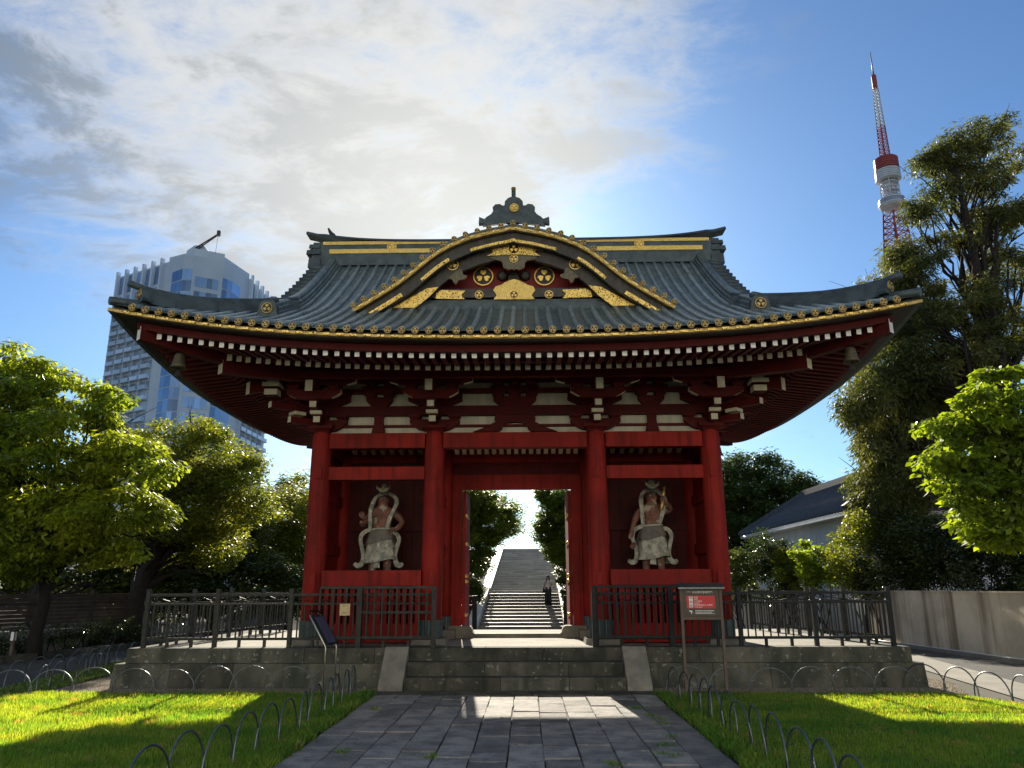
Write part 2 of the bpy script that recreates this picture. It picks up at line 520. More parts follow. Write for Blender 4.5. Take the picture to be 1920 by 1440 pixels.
def bbox_base(mb):
    a = np.array(mb.v)
    mn, mx = a.min(0), a.max(0)
    return ((mn[0] + mx[0]) / 2, (mn[1] + mx[1]) / 2, mn[2])
def skinned(name, verts, edges, radii, mats, parent, loc, sub=2, rootv=0, smooth=True):
    """one continuous surface grown over a skeleton"""
    me = bpy.data.meshes.new(name)
    me.from_pydata([tuple(Vector(v)) for v in verts], edges, [])
    for m in ([mats] if isinstance(mats, str) else mats):
        me.materials.append(MATS[m])
    o = bpy.data.objects.new(name, me)
    _link(o, parent, loc)
    sk = o.modifiers.new('Skin', 'SKIN')
    sk.use_smooth_shade = True
    sv = me.skin_vertices[0].data
    for i, r_ in enumerate(radii):
        sv[i].radius = r_ if hasattr(r_, '__len__') else (r_, r_)
        sv[i].use_root = (i == rootv)
    ss = o.modifiers.new('Sub', 'SUBSURF')
    ss.levels = sub
    ss.render_levels = sub
    return o
def arrays_mesh(name, V, F, mat, smooth=False):
    """fast mesh from numpy: V (n,3), F (m,k)"""
    me = bpy.data.meshes.new(name)
    V = np.ascontiguousarray(V, dtype=np.float32)
    F = np.ascontiguousarray(F, dtype=np.int32)
    k = F.shape[1]
    me.vertices.add(len(V))
    me.vertices.foreach_set('co', V.ravel())
    me.loops.add(F.size)
    me.loops.foreach_set('vertex_index', F.ravel())
    me.polygons.add(len(F))
    me.polygons.foreach_set('loop_start', np.arange(0, F.size, k, dtype=np.int32))
    me.polygons.foreach_set('loop_total', np.full(len(F), k, dtype=np.int32))
    if smooth:
        me.polygons.foreach_set('use_smooth', np.ones(len(F), dtype=bool))
    me.materials.append(MATS[mat])
    me.update(calc_edges=True)
    return me
# ================================================================== THE SETTING
rng = random.Random(7)
nrng = np.random.default_rng(11)
PLAT = 0.68                                    # height of the stone platform
ST_Y0, ST_Y1, ST_Y2, ST_Y3 = 39.5, 47.0, 48.0, 62.0
def sstep(a, b, x):
    t_ = min(max((x - a) / (b - a), 0.0), 1.0)
    return t_ * t_ * (3 - 2 * t_)
def gz(x, y):
    z = -0.6 * sstep(22, 37, y)
    h = float(np.interp(y, [ST_Y0, ST_Y1, ST_Y2, ST_Y3, 70], [0.0, 1.9, 1.95, 5.1, 5.3]))
    side = sstep(26, 9, abs(x))
    bank = 0.9 * sstep(2.6, 5.5, abs(x)) * sstep(36, 42, y) * sstep(66, 58, y)
    return z + (h + bank) * side
def grid_mesh(name, xs, ys, fz, mat):
    V = np.array([(x, y, fz(x, y)) for y in ys for x in xs])
    nx = len(xs)
    F = [(j * nx + i, j * nx + i + 1, (j + 1) * nx + i + 1, (j + 1) * nx + i) for j in range(len(ys) - 1) for i in range(nx - 1)]
    return arrays_mesh(name, V, np.array(F), mat, smooth=True)
xs = [-2500, -900, -400, -200, -100, -60] + list(np.arange(-40, 41, 1.0)) + [60, 100, 200, 400, 900, 2500]
ys = [-2500, -600, -200, -80, -40, -20] + list(np.arange(-10, 91, 1.0)) + [120, 200, 400, 900, 3000]
struct(part('ground', grid_mesh('ground', xs, ys, lambda x, y: gz(x, y) - 0.03, 'ground'), None))

def sheet(name, poly, z, mat, thick=0.0):
    mb = MB()
    mb.v = [(x, y, z) for x, y in poly]
    area = sum(poly[i][0] * poly[(i + 1) % len(poly)][1] - poly[(i + 1) % len(poly)][0] * poly[i][1] for i in range(len(poly)))
    idx = list(range(len(poly)))
    mb.face(idx if area > 0 else idx[::-1])
    return struct(part(name, mb, mat))
sheet('asphalt_path', [(-14.0, -6), (-9.3, -6), (-9.0, 6), (-9.2, 13), (-9.55, 16), (-10.0, 21), (-10.6, 27), (-12.0, 27), (-12.2, 23), (-13.1, 18), (-13.8, 10)], -0.016, 'asphalt')
sheet('asphalt_road', [(8.9, -6), (13.2, -6), (13.0, 12), (12.3, 19), (11.5, 27), (10.9, 33), (8.8, 33), (10.2, 25), (10.6, 22), (9.45, 15.4), (9.0, 8)], -0.016, 'asphalt')
sheet('concrete_path', [(7.85, -6), (8.895, -6), (8.995, 8), (9.445, 15.4), (10.595, 22), (10.195, 25), (8.795, 33), (8.0, 33), (8.0, 22), (8.9, 18.2), (8.15, 13.3), (7.9, 8)], -0.010, 'concrete')
sheet('lawn_bed', [(-8.9, -2), (-2.46, -2), (-2.46, 13.95), (-8.4, 13.95)], -0.004, 'turf')
sheet('lawn_bed', [(2.46, -2), (7.7, -2), (7.75, 8), (7.85, 12.6), (7.2, 13.95), (2.46, 13.95)], -0.004, 'turf')
sheet('gravel_strip', [(-8.35, 13.955), (-2.46, 13.955), (-2.46, 14.9), (-7.3, 14.9), (-7.3, 21.5), (-8.6, 21.5)], -0.008, 'gravel')
sheet('gravel_strip', [(2.46, 13.955), (7.6, 13.955), (8.2, 15.5), (8.0, 21.5), (7.3, 21.5), (7.3, 14.9), (2.46, 14.9)], -0.008, 'gravel')
sheet('clover_bed', [(-8.36, 13.97), (-9.15, 13.0), (-9.5, 16), (-9.9, 21.4), (-8.61, 21.4)], -0.012, 'soil')

# ---- grass: blades as real geometry, too many to count
def in_poly(px, py, poly):
    inside = np.zeros(len(px), bool)
    j = len(poly) - 1
    for i in range(len(poly)):
        xi, yi = poly[i]
        xj, yj = poly[j]
        c = ((yi > py) != (yj > py)) & (px < (xj - xi) * (py - yi) / (yj - yi + 1e-12) + xi)
        inside ^= c
        j = i
    return inside
def blades(name, poly, dens, h0, h1, w, mat, label, cat, lean=0.35, z=0.0, near_boost=None):
    p = np.array(poly)
    mn, mx = p.min(0), p.max(0)
    n = int((mx[0] - mn[0]) * (mx[1] - mn[1]) * dens)
    x = nrng.uniform(mn[0], mx[0], n)
    y = nrng.uniform(mn[1], mx[1], n)
    k = in_poly(x, y, poly)
    x, y = x[k], y[k]
    n = len(x)
    clump = 0.5 + 0.5 * np.sin(x * 5.1 + 1.3 * np.sin(y * 3.7)) * np.sin(y * 4.3 + 1.7 * np.sin(x * 2.9))
    h = nrng.uniform(h0, h1, n) * (0.72 + 0.45 * clump)
    a = nrng.uniform(0, 2 * np.pi, n)
    la = nrng.uniform(0, 2 * np.pi, n)
    ll = nrng.uniform(0.0, lean, n) * h
    ww = w * nrng.uniform(0.7, 1.3, n)
    V = np.empty((n, 4, 3), np.float32)
    V[:, 0] = np.stack([x - ww * np.cos(a), y - ww * np.sin(a), np.full(n, z - 0.005)], 1)
    V[:, 1] = np.stack([x + ww * np.cos(a), y + ww * np.sin(a), np.full(n, z - 0.005)], 1)
    V[:, 2] = np.stack([x + 0.7 * ww * np.cos(a) + .4 * ll * np.cos(la), y + .7 * ww * np.sin(a) + .4 * ll * np.sin(la), z + h * 0.6], 1)
    V[:, 3] = np.stack([x + ll * np.cos(la), y + ll * np.sin(la), z + h], 1)
    F = np.arange(n * 4).reshape(n, 4)[:, [0, 1, 2, 3]]
    o = part(name, arrays_mesh(name, V.reshape(-1, 3), F, mat))
    tag(o, label, cat, None, 'stuff')
    return o
blades('lawn_grass', [(-8.8, 7.6), (-2.44, 7.6), (-2.42, 13.98), (-8.4, 14.0)], 3600, 0.045, 0.085, 0.0042, 'blade', 'sunlit and shaded lawn grass on the side of the path with the reading stand', 'grass')
blades('lawn_grass', [(-8.9, 3.0), (-2.44, 3.0), (-2.44, 7.6), (-8.85, 7.6)], 1500, 0.045, 0.085, 0.005, 'blade', 'shaded lawn grass running out beyond the reading stand side of the path', 'grass')
blades('lawn_grass', [(2.44, 7.6), (7.75, 7.6), (7.86, 12.6), (7.2, 13.98), (2.42, 13.98)], 3600, 0.03, 0.062, 0.0042, 'blade', 'short lawn grass on the side of the path with the notice board', 'grass')
blades('lawn_grass', [(2.44, 3.0), (7.7, 3.0), (7.75, 7.6), (2.44, 7.6)], 1500, 0.03, 0.062, 0.005, 'blade', 'shaded lawn grass running out beyond the notice board side of the path', 'grass')
for sgn in (-1, 1):
    wavy = [(sgn * (2.30 + 0.10 * rng.random()), yy) for yy in np.arange(7.6, 13.9, 0.16)]
    blades('edge_grass', wavy + [(sgn * 2.6, 13.85), (sgn * 2.62, 7.6)], 2600, 0.06, 0.13, 0.005, 'blade',
           'longer grass fringe along the paving beside the ' + ('reading stand' if sgn < 0 else 'notice board'), 'grass', lean=0.7)
blades('clover_cover', [(-8.3, 13.9), (-9.1, 12.4), (-9.5, 16), (-9.9, 21.4), (-8.9, 21.4), (-8.5, 16)], 1500, 0.025, 0.07, 0.014, 'clover', 'low clover and weeds between the two rows of hoops by the platform corner', 'ground cover', lean=1.2)
WEEDS = [(1240, 1360), (1255, 1385), (1238, 1418), (1262, 1420), (1235, 1352), (1190, 1330), (1215, 1345), (700, 1330), (640, 1410), (1150, 1436), (1245, 1400), (805, 1420)]
wv = []
for u, v in WEEDS:
    gx, gy, _ = atZ(u, v)
    for k in range(60):
        x = gx + rng.gauss(0, 0.05)
        y = gy + rng.gauss(0, 0.06)
        a = rng.uniform(0, 6.28)
        h = rng.uniform(0.015, 0.05)
        w = 0.006
        l = rng.uniform(0.01, 0.05)
        b = rng.uniform(0, 6.28)
        wv.append([(x - w * math.cos(a), y - w * math.sin(a), 0.005), (x + w * math.cos(a), y + w * math.sin(a), 0.005), (x + l * math.cos(b), y + l * math.sin(b), 0.012 + h)])
wv = np.array(wv)
tag(part('path_weeds', arrays_mesh('path_weeds', wv.reshape(-1, 3), np.arange(len(wv) * 3).reshape(-1, 3), 'blade')), 'small weeds sprouting from joints of the stone paving', 'weeds', None, 'stuff')

# ---- gravel pebbles
def pebbles(poly, dens, label):
    p = np.array(poly)
    mn, mx = p.min(0), p.max(0)
    n = int((mx[0] - mn[0]) * (mx[1] - mn[1]) * dens)
    x = nrng.uniform(mn[0], mx[0], n)
    y = nrng.uniform(mn[1], mx[1], n)
    k = in_poly(x, y, poly)
    x, y = x[k], y[k]
    n = len(x)
    r = nrng.uniform(0.008, 0.022, n)
    base = np.array([(1, 0, 0), (0, 1, 0), (-1, 0, 0), (0, -1, 0), (0.1, 0.05, 0.75)], float)
    V = base[None] * r[:, None, None] * nrng.uniform(0.7, 1.3, (n, 5, 1))
    a = nrng.uniform(0, 6.28, n)
    c, s = np.cos(a)[:, None], np.sin(a)[:, None]
    W = np.stack([V[:, :, 0] * c - V[:, :, 1] * s + x[:, None], V[:, :, 0] * s + V[:, :, 1] * c + y[:, None], V[:, :, 2] - 0.008], 2)
    F = (np.arange(n)[:, None, None] * 5 + np.array([(0, 1, 4), (1, 2, 4), (2, 3, 4), (3, 0, 4)])[None]).reshape(-1, 3)
    tag(part('gravel_stones', arrays_mesh('gravel_stones', W.reshape(-1, 3), F, 'gravel')), label, 'gravel', None, 'stuff')
pebbles([(-8.3, 13.9), (-2.5, 13.9), (-2.5, 14.86), (-7.4, 14.86), (-7.4, 18), (-8.5, 18)], 2400, 'pale gravel strip along the platform foot behind the reading stand')
pebbles([(2.5, 13.9), (7.6, 13.9), (8.2, 15.5), (8.0, 18), (7.4, 18), (7.4, 14.86), (2.5, 14.86)], 2400, 'pale gravel strip along the platform foot under the notice board')

# ---- stone path
def chamfer_block():
    mb = MB()
    def ring(k, z):
        return [(-k, -k, z), (k, -k, z), (k, k, z), (-k, k, z)]
    mb.loft([ring(.5, -1), ring(.5, -0.14), ring(.487, 0.0)], caps=True)
    return mb.mesh('paving_stone', 'paver')
SLAB = chamfer_block()
pathbase = sheet('stone_path', [(-2.43, -3), (2.43, -3), (2.43, 13.8), (-2.43, 13.8)], -0.02, 'joint')
WLOC[pathbase.name] = Vector((0, 0, 0))
cw = 4.70 / 12
for ci in range(12):
    x0 = -2.35 + ci * cw
    y = 13.72
    first = True
    while y > 3.6:
        L = rng.uniform(0.42, 0.95) if not first else rng.uniform(0.2, 0.7)
        if ci in (0, 11):
            L = rng.uniform(0.9, 1.5)
        first = False
        wj = rng.uniform(-0.008, 0.008)
        inst('paving_stone', SLAB, pathbase, (x0 + cw / 2 + wj, y - L / 2, 0.010 + rng.uniform(-0.009, 0.008)),
             rot=(rng.gauss(0, 0.008), rng.gauss(0, 0.010), rng.gauss(0, 0.004)), scale=(cw - rng.uniform(0.008, 0.018), L - rng.uniform(0.008, 0.02), 0.07))
        y -= L

# ---- stone platform
plat = root('stone_platform', (0, 18, 0), 'low grey stone platform in two courses carrying the red gate', 'platform')
def course_x(xa, xb, poly, name='stone_block', lo=0.85, hi=1.3, mat='stone'):
    x = xa
    while x < xb - 0.05:
        L = rng.uniform(lo, hi)
        if xb - (x + L) < 0.5:
            L = xb - x
        mb = MB()
        j = rng.uniform(-0.006, 0.006)
        mb.prism([(a + j, b) for a, b in poly], x + 0.004, x + L - 0.004, axis='X')
        part(name, mb, mat, plat, (x + L / 2, poly[0][0], poly[0][1]))
        x += L
def course_y(ya, yb, poly, mat='stone', lo=0.85, hi=1.3):
    y = ya
    while y < yb - 0.05:
        L = rng.uniform(lo, hi)
        if yb - (y + L) < 0.5:
            L = yb - y
        mb = MB()
        mb.prism(poly, y + 0.004, y + L - 0.004, axis='Y')
        part('stone_block', mb, mat, plat, (poly[0][0], y + L / 2, poly[0][1]))
        y += L
lowp = [(14.78, -0.05), (14.86, 0.415), (15.38, 0.415), (15.38, -0.05)]
topp = [(14.95, 0.420), (14.975, 0.66), (14.995, PLAT), (15.38, PLAT), (15.38, 0.420)]
course_x(-7.40, -2.40, lowp)
course_x(2.40, 7.40, lowp)
course_x(-7.24, -1.96, topp, lo=1.1, hi=2.0)
course_x(-1.96, 1.96, topp, lo=0.9, hi=1.5)
course_x(1.96, 7.24, topp, lo=1.1, hi=2.0)
for sx in (-1, 1):
    course_y(15.384, 21.4, [(sx * 7.42, -0.05), (sx * 7.34, 0.415), (sx * 6.9, 0.415), (sx * 6.9, -0.05)])
    course_y(15.384, 21.4, [(sx * 7.25, 0.420), (sx * 7.21, PLAT), (sx * 6.8, PLAT), (sx * 6.8, 0.420)], lo=1.1, hi=1.8)
mb = MB()
mb.box((0, 18.38, 0.30), (13.59, 5.98, 0.752))
part('deck', mb, 'deck', plat, (0, 18.38, 0))
mb = MB()
mb.box((0, 21.5, 0.1), (14.4, 0.25, 0.9))
part('rear_edge', mb, 'stone', plat, (0, 21.5, 0))

# ---- steps up to the platform
steps = root('stone_steps', (0, 14.6, 0), 'three wide grey stone steps between sloping cheek stones in front of gate', 'steps')
for k in range(2):
    x = -1.95
    yf = 14.30 + 0.32 * k
    brk = [[-1.95, -0.25, 0.95, 1.95], [-1.95, -0.55, 0.95, 1.95]][k]
    for a, b in zip(brk[:-1], brk[1:]):
        mb = MB()
        j = rng.uniform(-0.008, 0.008)
        z1 = 0.227 * (k + 1)
        mb.prism([(yf + j, -0.05), (yf + j, z1 - 0.025), (yf + j + 0.02, z1), (14.947, z1), (14.947, -0.05)] if k == 1 else
                 [(yf + j, -0.05), (yf + j, z1 - 0.025), (yf + j + 0.02, z1), (14.615, z1), (14.615, -0.05)], a + 0.004, b - 0.004, axis='X')
        part('step_stone', mb, 'stone', steps, ((a + b) / 2, yf, 0))
for sx in (-1, 1):
    mb = MB()
    mb.prism([(14.20, -0.05), (14.225, 0.10), (14.86, 0.705), (14.945, 0.705), (14.945, -0.05)], sx * 1.957, sx * 2.385, axis='X')
    part('cheek_stone', mb, 'stone_light', steps, (sx * 2.17, 14.6, 0))
x = -2.42
while x < 2.4:
    L = min(rng.uniform(0.9, 1.6), 2.42 - x)
    mb = MB()
    mb.box((x + L / 2, 14.01, -0.01), (L - 0.01, 0.56, 0.06))
    part('apron_stone', mb, 'stone', steps, (x + L / 2, 14.01, 0))
    x += L

# ---- stairway up the hill behind the gate
stair = root('stone_stairway', (0, ST_Y0, -0.6), 'long flight of worn stone stairs climbing the hill seen through gate', 'stairs')
def st_center(y):
    return float(np.interp(y, [39.5, 62], [-0.12, 0.30]))
def st_half(y):
    return float(np.interp(y, [39.5, 47, 62], [2.18, 2.02, 1.88]))
mb = MB()
mb.box((0, 0.0, -0.08), (0.990, 1.0, 0.16), mi=1)
mb.box((0, 0.05, -0.58), (0.994, 0.98, 0.84))
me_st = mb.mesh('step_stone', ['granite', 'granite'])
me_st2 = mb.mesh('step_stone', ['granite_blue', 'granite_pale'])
STEPS = []
n1, n2 = 13, 20
for k in range(n1):
    STEPS.append((ST_Y0 + (ST_Y1 - ST_Y0) * k / n1, -0.6 + 2.02 * (k + 1) / n1, (ST_Y1 - ST_Y0) / n1 if k < n1 - 1 else 1.2))
for k in range(n2):
    STEPS.append((ST_Y2 + (ST_Y3 - ST_Y2) * k / n2, 1.42 + 3.27 * (k + 1) / n2, (ST_Y3 - ST_Y2) / n2))
for i, (y, z, dep) in enumerate(STEPS):
    c, hw = st_center(y), st_half(y)
    nb = 5
    off = rng.uniform(-0.2, 0.2)
    xe = [-hw] + [-hw + 2 * hw * (j + off) / nb + (hw / nb if i % 2 else 0) for j in range(1, nb)] + [hw]
    for a, b in zip(xe[:-1], xe[1:]):
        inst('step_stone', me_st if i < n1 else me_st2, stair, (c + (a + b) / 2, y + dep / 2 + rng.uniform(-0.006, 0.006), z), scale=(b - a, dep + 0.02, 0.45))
for sx in (-1, 1):
    for (ya, yb, za, zb, nm) in ((39.3, 46.9, -0.25, 1.80, 'lower'), (47.9, 62.2, 1.75, 5.0, 'upper')):
        nseg = 3 if nm == 'lower' else 6
        for q in range(nseg):
            t0, t1 = q / nseg, (q + 1) / nseg - 0.004
            yy0, yy1 = ya + (yb - ya) * t0, ya + (yb - ya) * t1
            z0, z1 = za + (zb - za) * t0, za + (zb - za) * t1
            mb = MB()
            rings = []
            for yy, zz in ((yy0, z0), (yy1, z1)):
                xi = st_center(yy) + sx * st_half(yy)
                xo = xi + sx * 0.55
                rings.append([(xi, yy, zz - 1.2), (xo, yy, zz - 1.2), (xo, yy, zz), (xi, yy, zz)] if sx > 0 else
                             [(xo, yy, zz - 1.2), (xi, yy, zz - 1.2), (xi, yy, zz), (xo, yy, zz)])
            mb.loft(rings[::-1])
            part('side_wall', mb, 'granite_pale', stair, tuple(np.mean(np.array(mb.v), 0)))
# ---- fallen leaves scattered on lawn, gravel and paving
fl = []
for q in range(260):
    x, y = (rng.uniform(2.5, 7.8), rng.uniform(6, 14.0)) if q % 3 else (rng.uniform(-8.8, 2.4), rng.uniform(6, 14.6))
    on_path = abs(x) < 2.4
    z = 0.018 if on_path else 0.05
    if -2.4 < x < 2.4 and y > 13.7:
        continue
    a = rng.uniform(0, 6.28)
    L_ = rng.uniform(0.02, 0.045)
    w = L_ * 0.5
    c, s = math.cos(a), math.sin(a)
    fl.append([(x - c * L_, y - s * L_, z), (x - s * w, y + c * w, z + 0.008), (x + c * L_, y + s * L_, z + 0.004), (x + s * w, y - c * w, z + 0.006)])
M('dead_leaf', (0.15, 0.085, 0.035), (0.09, 0.05, 0.022), rough=0.8, nscale=3, island=0.5)
fl = np.array(fl)
tag(part('fallen_leaves', arrays_mesh('fallen_leaves', fl.reshape(-1, 3), np.arange(len(fl) * 4).reshape(-1, 4), 'dead_leaf')), 'brown fallen leaves scattered over lawn and paving', 'leaves', None, 'stuff')
# ================================================================== THE GATE
gate = root('temple_gate', (0, 18.1, PLAT), 'red lacquered temple gate with curved dark copper roof and gilt gable', 'gate')
EX, HD, YM, Z0 = 6.9, 5.8, 18.1, 5.95
YF, YB = 16.1, 20.1                              # front and rear column rows
CX = (-4.12, -1.71, 1.71, 4.12)
def lift(s):
    return 0.56 * min(abs(s), 1.0) ** 2.6
def fade(d):
    return max(0.0, 1 - d / 3.2) ** 1.4
def rz(d):
    return Z0 + 0.40 * d + 0.0447 * d * d
def ep(side, s, d):
    a, b = EX - d, HD - d
    return [(s * a, YM - b), (a, YM + s * b), (-s * a, YM + b), (-a, YM - s * b)][side]
def roof_front(x, d):
    return rz(d) + lift(abs(x) / max(EX - d, 5.05)) * fade(d)
def G(name, mb, mats, loc=None, parent=None):
    return part(name, mb, mats, parent or gate, loc if loc is not None else tuple(np.mean(np.array(mb.v), 0)))

# ---- the crest of three leaves in a ring, facing -Y
def crest(r, depth, gold='gold', ground='black', rim=0.13, seg=14, full=True):
    mb = MB()
    mb.lathe([(r, -depth), (r, 0.0)], n=seg, mi=0, axis='Y', smooth=False, caps=False)
    b = len(mb.v)
    for rr, h in ((r, 0.0), (r * (1 - rim), 0.0), (r * (1 - rim), -0.012 * r / 0.1)):
        for k in range(seg):
            a = 2 * math.pi * k / seg
            mb.v.append((rr * math.cos(a), -h, rr * math.sin(a)))
    for i in range(2):
        for k in range(seg):
            k2 = (k + 1) % seg
            mb.face((b + i * seg + k, b + i * seg + k2, b + (i + 1) * seg + k2, b + (i + 1) * seg + k), 0)
    mb.face([b + 2 * seg + k for k in range(seg)], 1)
    leaf = [(0, 0.10), (0.27, 0.34), (0.33, 0.58), (0.20, 0.74), (0.0, 0.64), (-0.20, 0.74), (-0.33, 0.58), (-0.27, 0.34)]
    h0 = 0.012 * r / 0.1
    for k in range(3):
        a = 2 * math.pi * k / 3
        c, s = math.cos(a), math.sin(a)
        pts = [(r * 0.98 * (p * c - q * s), r * 0.98 * (p * s + q * c)) for p, q in leaf]
        b = len(mb.v)
        mb.v += [(p, h0 * 0.9, q) for p, q in pts] + [(p * .93, -0.004, q * .93) for p, q in pts]
        n = len(pts)
        mb.face([b + n + i for i in range(n)], 0)
        for i in range(n):
            j = (i + 1) % n
            mb.face((b + i, b + j, b + n + j, b + n + i), 0)
    return mb.mesh('crest', [gold, ground])
ME_CREST_S = crest(0.060, 0.05, 'gold_dull')

# ---- columns with stone bases and ribbed copper sheaths
def column_mesh():
    mb = MB()
    zb = 0.78
    mb.lathe([(0.222, zb), (0.218, 2.5), (0.210, 4.2), (0.206, 4.80), (0.19, 4.93), (0.165, 4.985), (0.165, 5.0)], n=24)
    return mb
for iy, yy in enumerate((YF, YM, YB)):
    for x in CX:
        mb = column_mesh()
        mb.v = [(a + x, b + yy, c) for a, b, c in mb.v]
        col = G('column', mb, 'red', (x, yy, PLAT))
        mb = MB()
        n = 48
        prof = []
        for zz in (0.775, 1.13):
            prof.append([(x + (0.238 if k % 2 else 0.226) * math.cos(2 * math.pi * k / n), yy + (0.238 if k % 2 else 0.226) * math.sin(2 * math.pi * k / n), zz) for k in range(n)])
        mb.loft(prof)
        G('copper_sheath', mb, 'sheath', (x, yy, 0.775), col)
        mb = MB()
        mb.box((x, yy, 0.73), (0.66, 0.66, 0.11), taper=1.06)
        G('base_stone', mb, 'stone_light', (x, yy, PLAT), col)
        if iy == 0:
            for zz, hh in ((4.07, 0.22), (1.93, 0.24)):
                mb = MB()
                mb.box((x - 0.03 * (1 if x > 0 else -1), yy - 0.20, zz), (0.115, 0.10, hh))
                G('beam_key', mb, 'red', None, col)

# ---- beams between the columns
def beam(name, a, b, z0, z1, th, mat='red'):
    a, b = Vector(a), Vector(b)
    d = b - a
    mb = MB()
    c = (a + b) / 2
    if abs(d.x) > abs(d.y):
        mb.box((c.x, c.y, (z0 + z1) / 2), (d.length, th, z1 - z0))
    else:
        mb.box((c.x, c.y, (z0 + z1) / 2), (th, d.length, z1 - z0))
    return G(name, mb, mat)
for yy in (YF, YM, YB):
    for a, b in ((-4.12, -1.71), (-1.71, 1.71), (1.71, 4.12)):
        beam('head_beam', (a + 0.195, yy - .02, 0), (b - 0.195, yy - .02, 0), 4.61, 4.93, 0.26)
for a, b in ((-4.12, -1.71), (1.71, 4.12)):
    beam('tie_beam', (a + 0.20, YF, 0), (b - 0.20, YF, 0), 3.95, 4.22, 0.20)
    beam('sill_beam', (a + 0.20, YF - .03, 0), (b - 0.20, YF - .03, 0), 1.80, 2.10, 0.30)
    beam('sill_moulding', (a + 0.20, YF - .02, 0), (b - 0.20, YF - .02, 0), 1.755, 1.80, 0.22)
    # slatted lower wall
    beam('base_board', (a + 0.20, YF + .02, 0), (b - 0.20, YF + .02, 0), 0.70, 1.06, 0.10)
    n = 15
    for k in range(n):
        x = a + 0.28 + (b - a - 0.56) * k / (n - 1)
        mb = MB()
        mb.box((x, YF, 1.407), (0.088, 0.07, 0.696))
        G('slat', mb, 'red')
    mb = MB()
    mb.box(((a + b) / 2, YF + 0.32, 1.23), (b - a - 0.4, 0.04, 1.06))
    G('inner_board', mb, 'red_dark')
    # niche
    mb = MB()
    mb.box(((a + b) / 2, (YF + YM) / 2 + .12, 1.78), (b - a - 0.3, YM - YF - 0.28, 0.05))
    G('niche_floor', mb, 'red_dark')
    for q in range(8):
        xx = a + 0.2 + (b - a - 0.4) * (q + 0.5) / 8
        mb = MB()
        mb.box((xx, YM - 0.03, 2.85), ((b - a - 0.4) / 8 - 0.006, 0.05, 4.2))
        G('wall_board', mb, 'niche_wall_shade')
    mb = MB()
    mb.box(((a + b) / 2, YM + 0.03, 2.85), (b - a - 0.3, 0.05, 4.25))
    G('leak_backing', mb, 'red_panel')  # added backing: keeps the sun from leaking between the niche boards
    beam('wall_rail', (a + 0.2, YM - 0.085, 0), (b - 0.2, YM - 0.085, 0), 3.02, 3.20, 0.07, 'niche_wall_shade')
    beam('wall_rail', (a + 0.2, YM - 0.085, 0), (b - 0.2, YM - 0.085, 0), 2.02, 2.16, 0.07, 'niche_wall_shade')
# side walls and passage partitions, boarded with rails proud of the boards
for x in CX:
    for ya, yb in ((YF, YM), (YM, YB)):
        outer = abs(x) > 3
        if yb == YB and not outer:
            continue
        for q in range(6):
            yy = ya + 0.2 + (yb - ya - 0.4) * (q + 0.5) / 6
            mb = MB()
            mb.box((x, yy, 2.60), (0.06, (yb - ya - 0.4) / 6 - 0.006, 3.62))
            G('wall_board', mb, 'red')
        mb = MB()
        mb.box((x, (ya + yb) / 2, 2.60), (0.03, yb - ya - 0.35, 3.6))
        G('leak_backing', mb, 'red_panel')  # same added backing, closing the side board gaps to sunlight
        for z0, z1 in ((4.61, 4.93), (3.55, 3.78), (2.45, 2.68), (1.74, 2.05), (0.72, 0.96)):
            beam('side_rail', (x, ya + 0.2, 0), (x, yb - 0.2, 0), z0, z1, 0.17)
        mb = MB()
        mb.box((x, (ya + yb) / 2, 4.51), (0.05, yb - ya - 0.4, 0.19))
        G('wall_board', mb, 'red_dark')
# door frame in the middle row
for sx in (-1, 1):
    mb = MB()
    mb.box((sx * 1.385, YM + 0.01, 2.40), (0.22, 0.20, 3.2))
    G('door_jamb', mb, 'red')
    mb = MB()
    mb.box((sx * 1.235, YM + 0.85, 2.42), (0.07, 1.30, 3.10))
    leaf = G('door_leaf', mb, 'red')
    for zz in (1.15, 1.9, 2.02, 2.75, 3.4):
        mb = MB()
        mb.box((sx * 1.195, YM + 0.62, zz), (0.02, 0.9, 0.06))
        G('hinge_strap', mb, 'gold_dull', None, leaf)
        mb = MB()
        mb.lathe([(0.0, 0), (0.045, 0.0), (0.05, 0.02), (0.02, 0.05), (0.0, 0.055)], c=(0, 0, 0), n=10, caps=False)
        mb.v = [(sx * 1.20 - sx * c_, YM + 0.24 + b_, zz + a_) for a_, b_, c_ in mb.v]
        G('stud', mb, 'gold', None, leaf)
    # curved stone sill blocks
    poly = [(sx * 1.72, 0.66), (sx * 1.72, 0.93), (sx * 1.09, 0.93), (sx * 1.04, 0.91), (sx * 1.01, 0.86), (sx * 0.995, 0.80), (sx * 0.96, 0.765), (sx * 0.90, 0.76), (sx * 0.90, 0.66)]
    mb = MB()
    mb.prism(poly, YM - 0.16, YM + 0.20)
    G('sill_block', mb, 'stone_light')
    mb = MB()
    mb.box((sx * 1.62, YM - 0.35, 0.76), (0.50, 0.34, 0.20))
    G('sill_block', mb, 'stone_light')
mb = MB()
mb.box((0, YM + 0.02, 0.705), (1.79, 0.30, 0.112))
G('sill_stone', mb, 'stone_light')
beam('door_lintel', (-1.5, YM + .01, 0), (1.5, YM + .01, 0), 3.985, 4.32, 0.22, 'red')
mb = MB()
mb.box((0, YM + 0.03, 4.46), (3.0, 0.06, 0.30))
G('lintel_board', mb, 'red_dark')
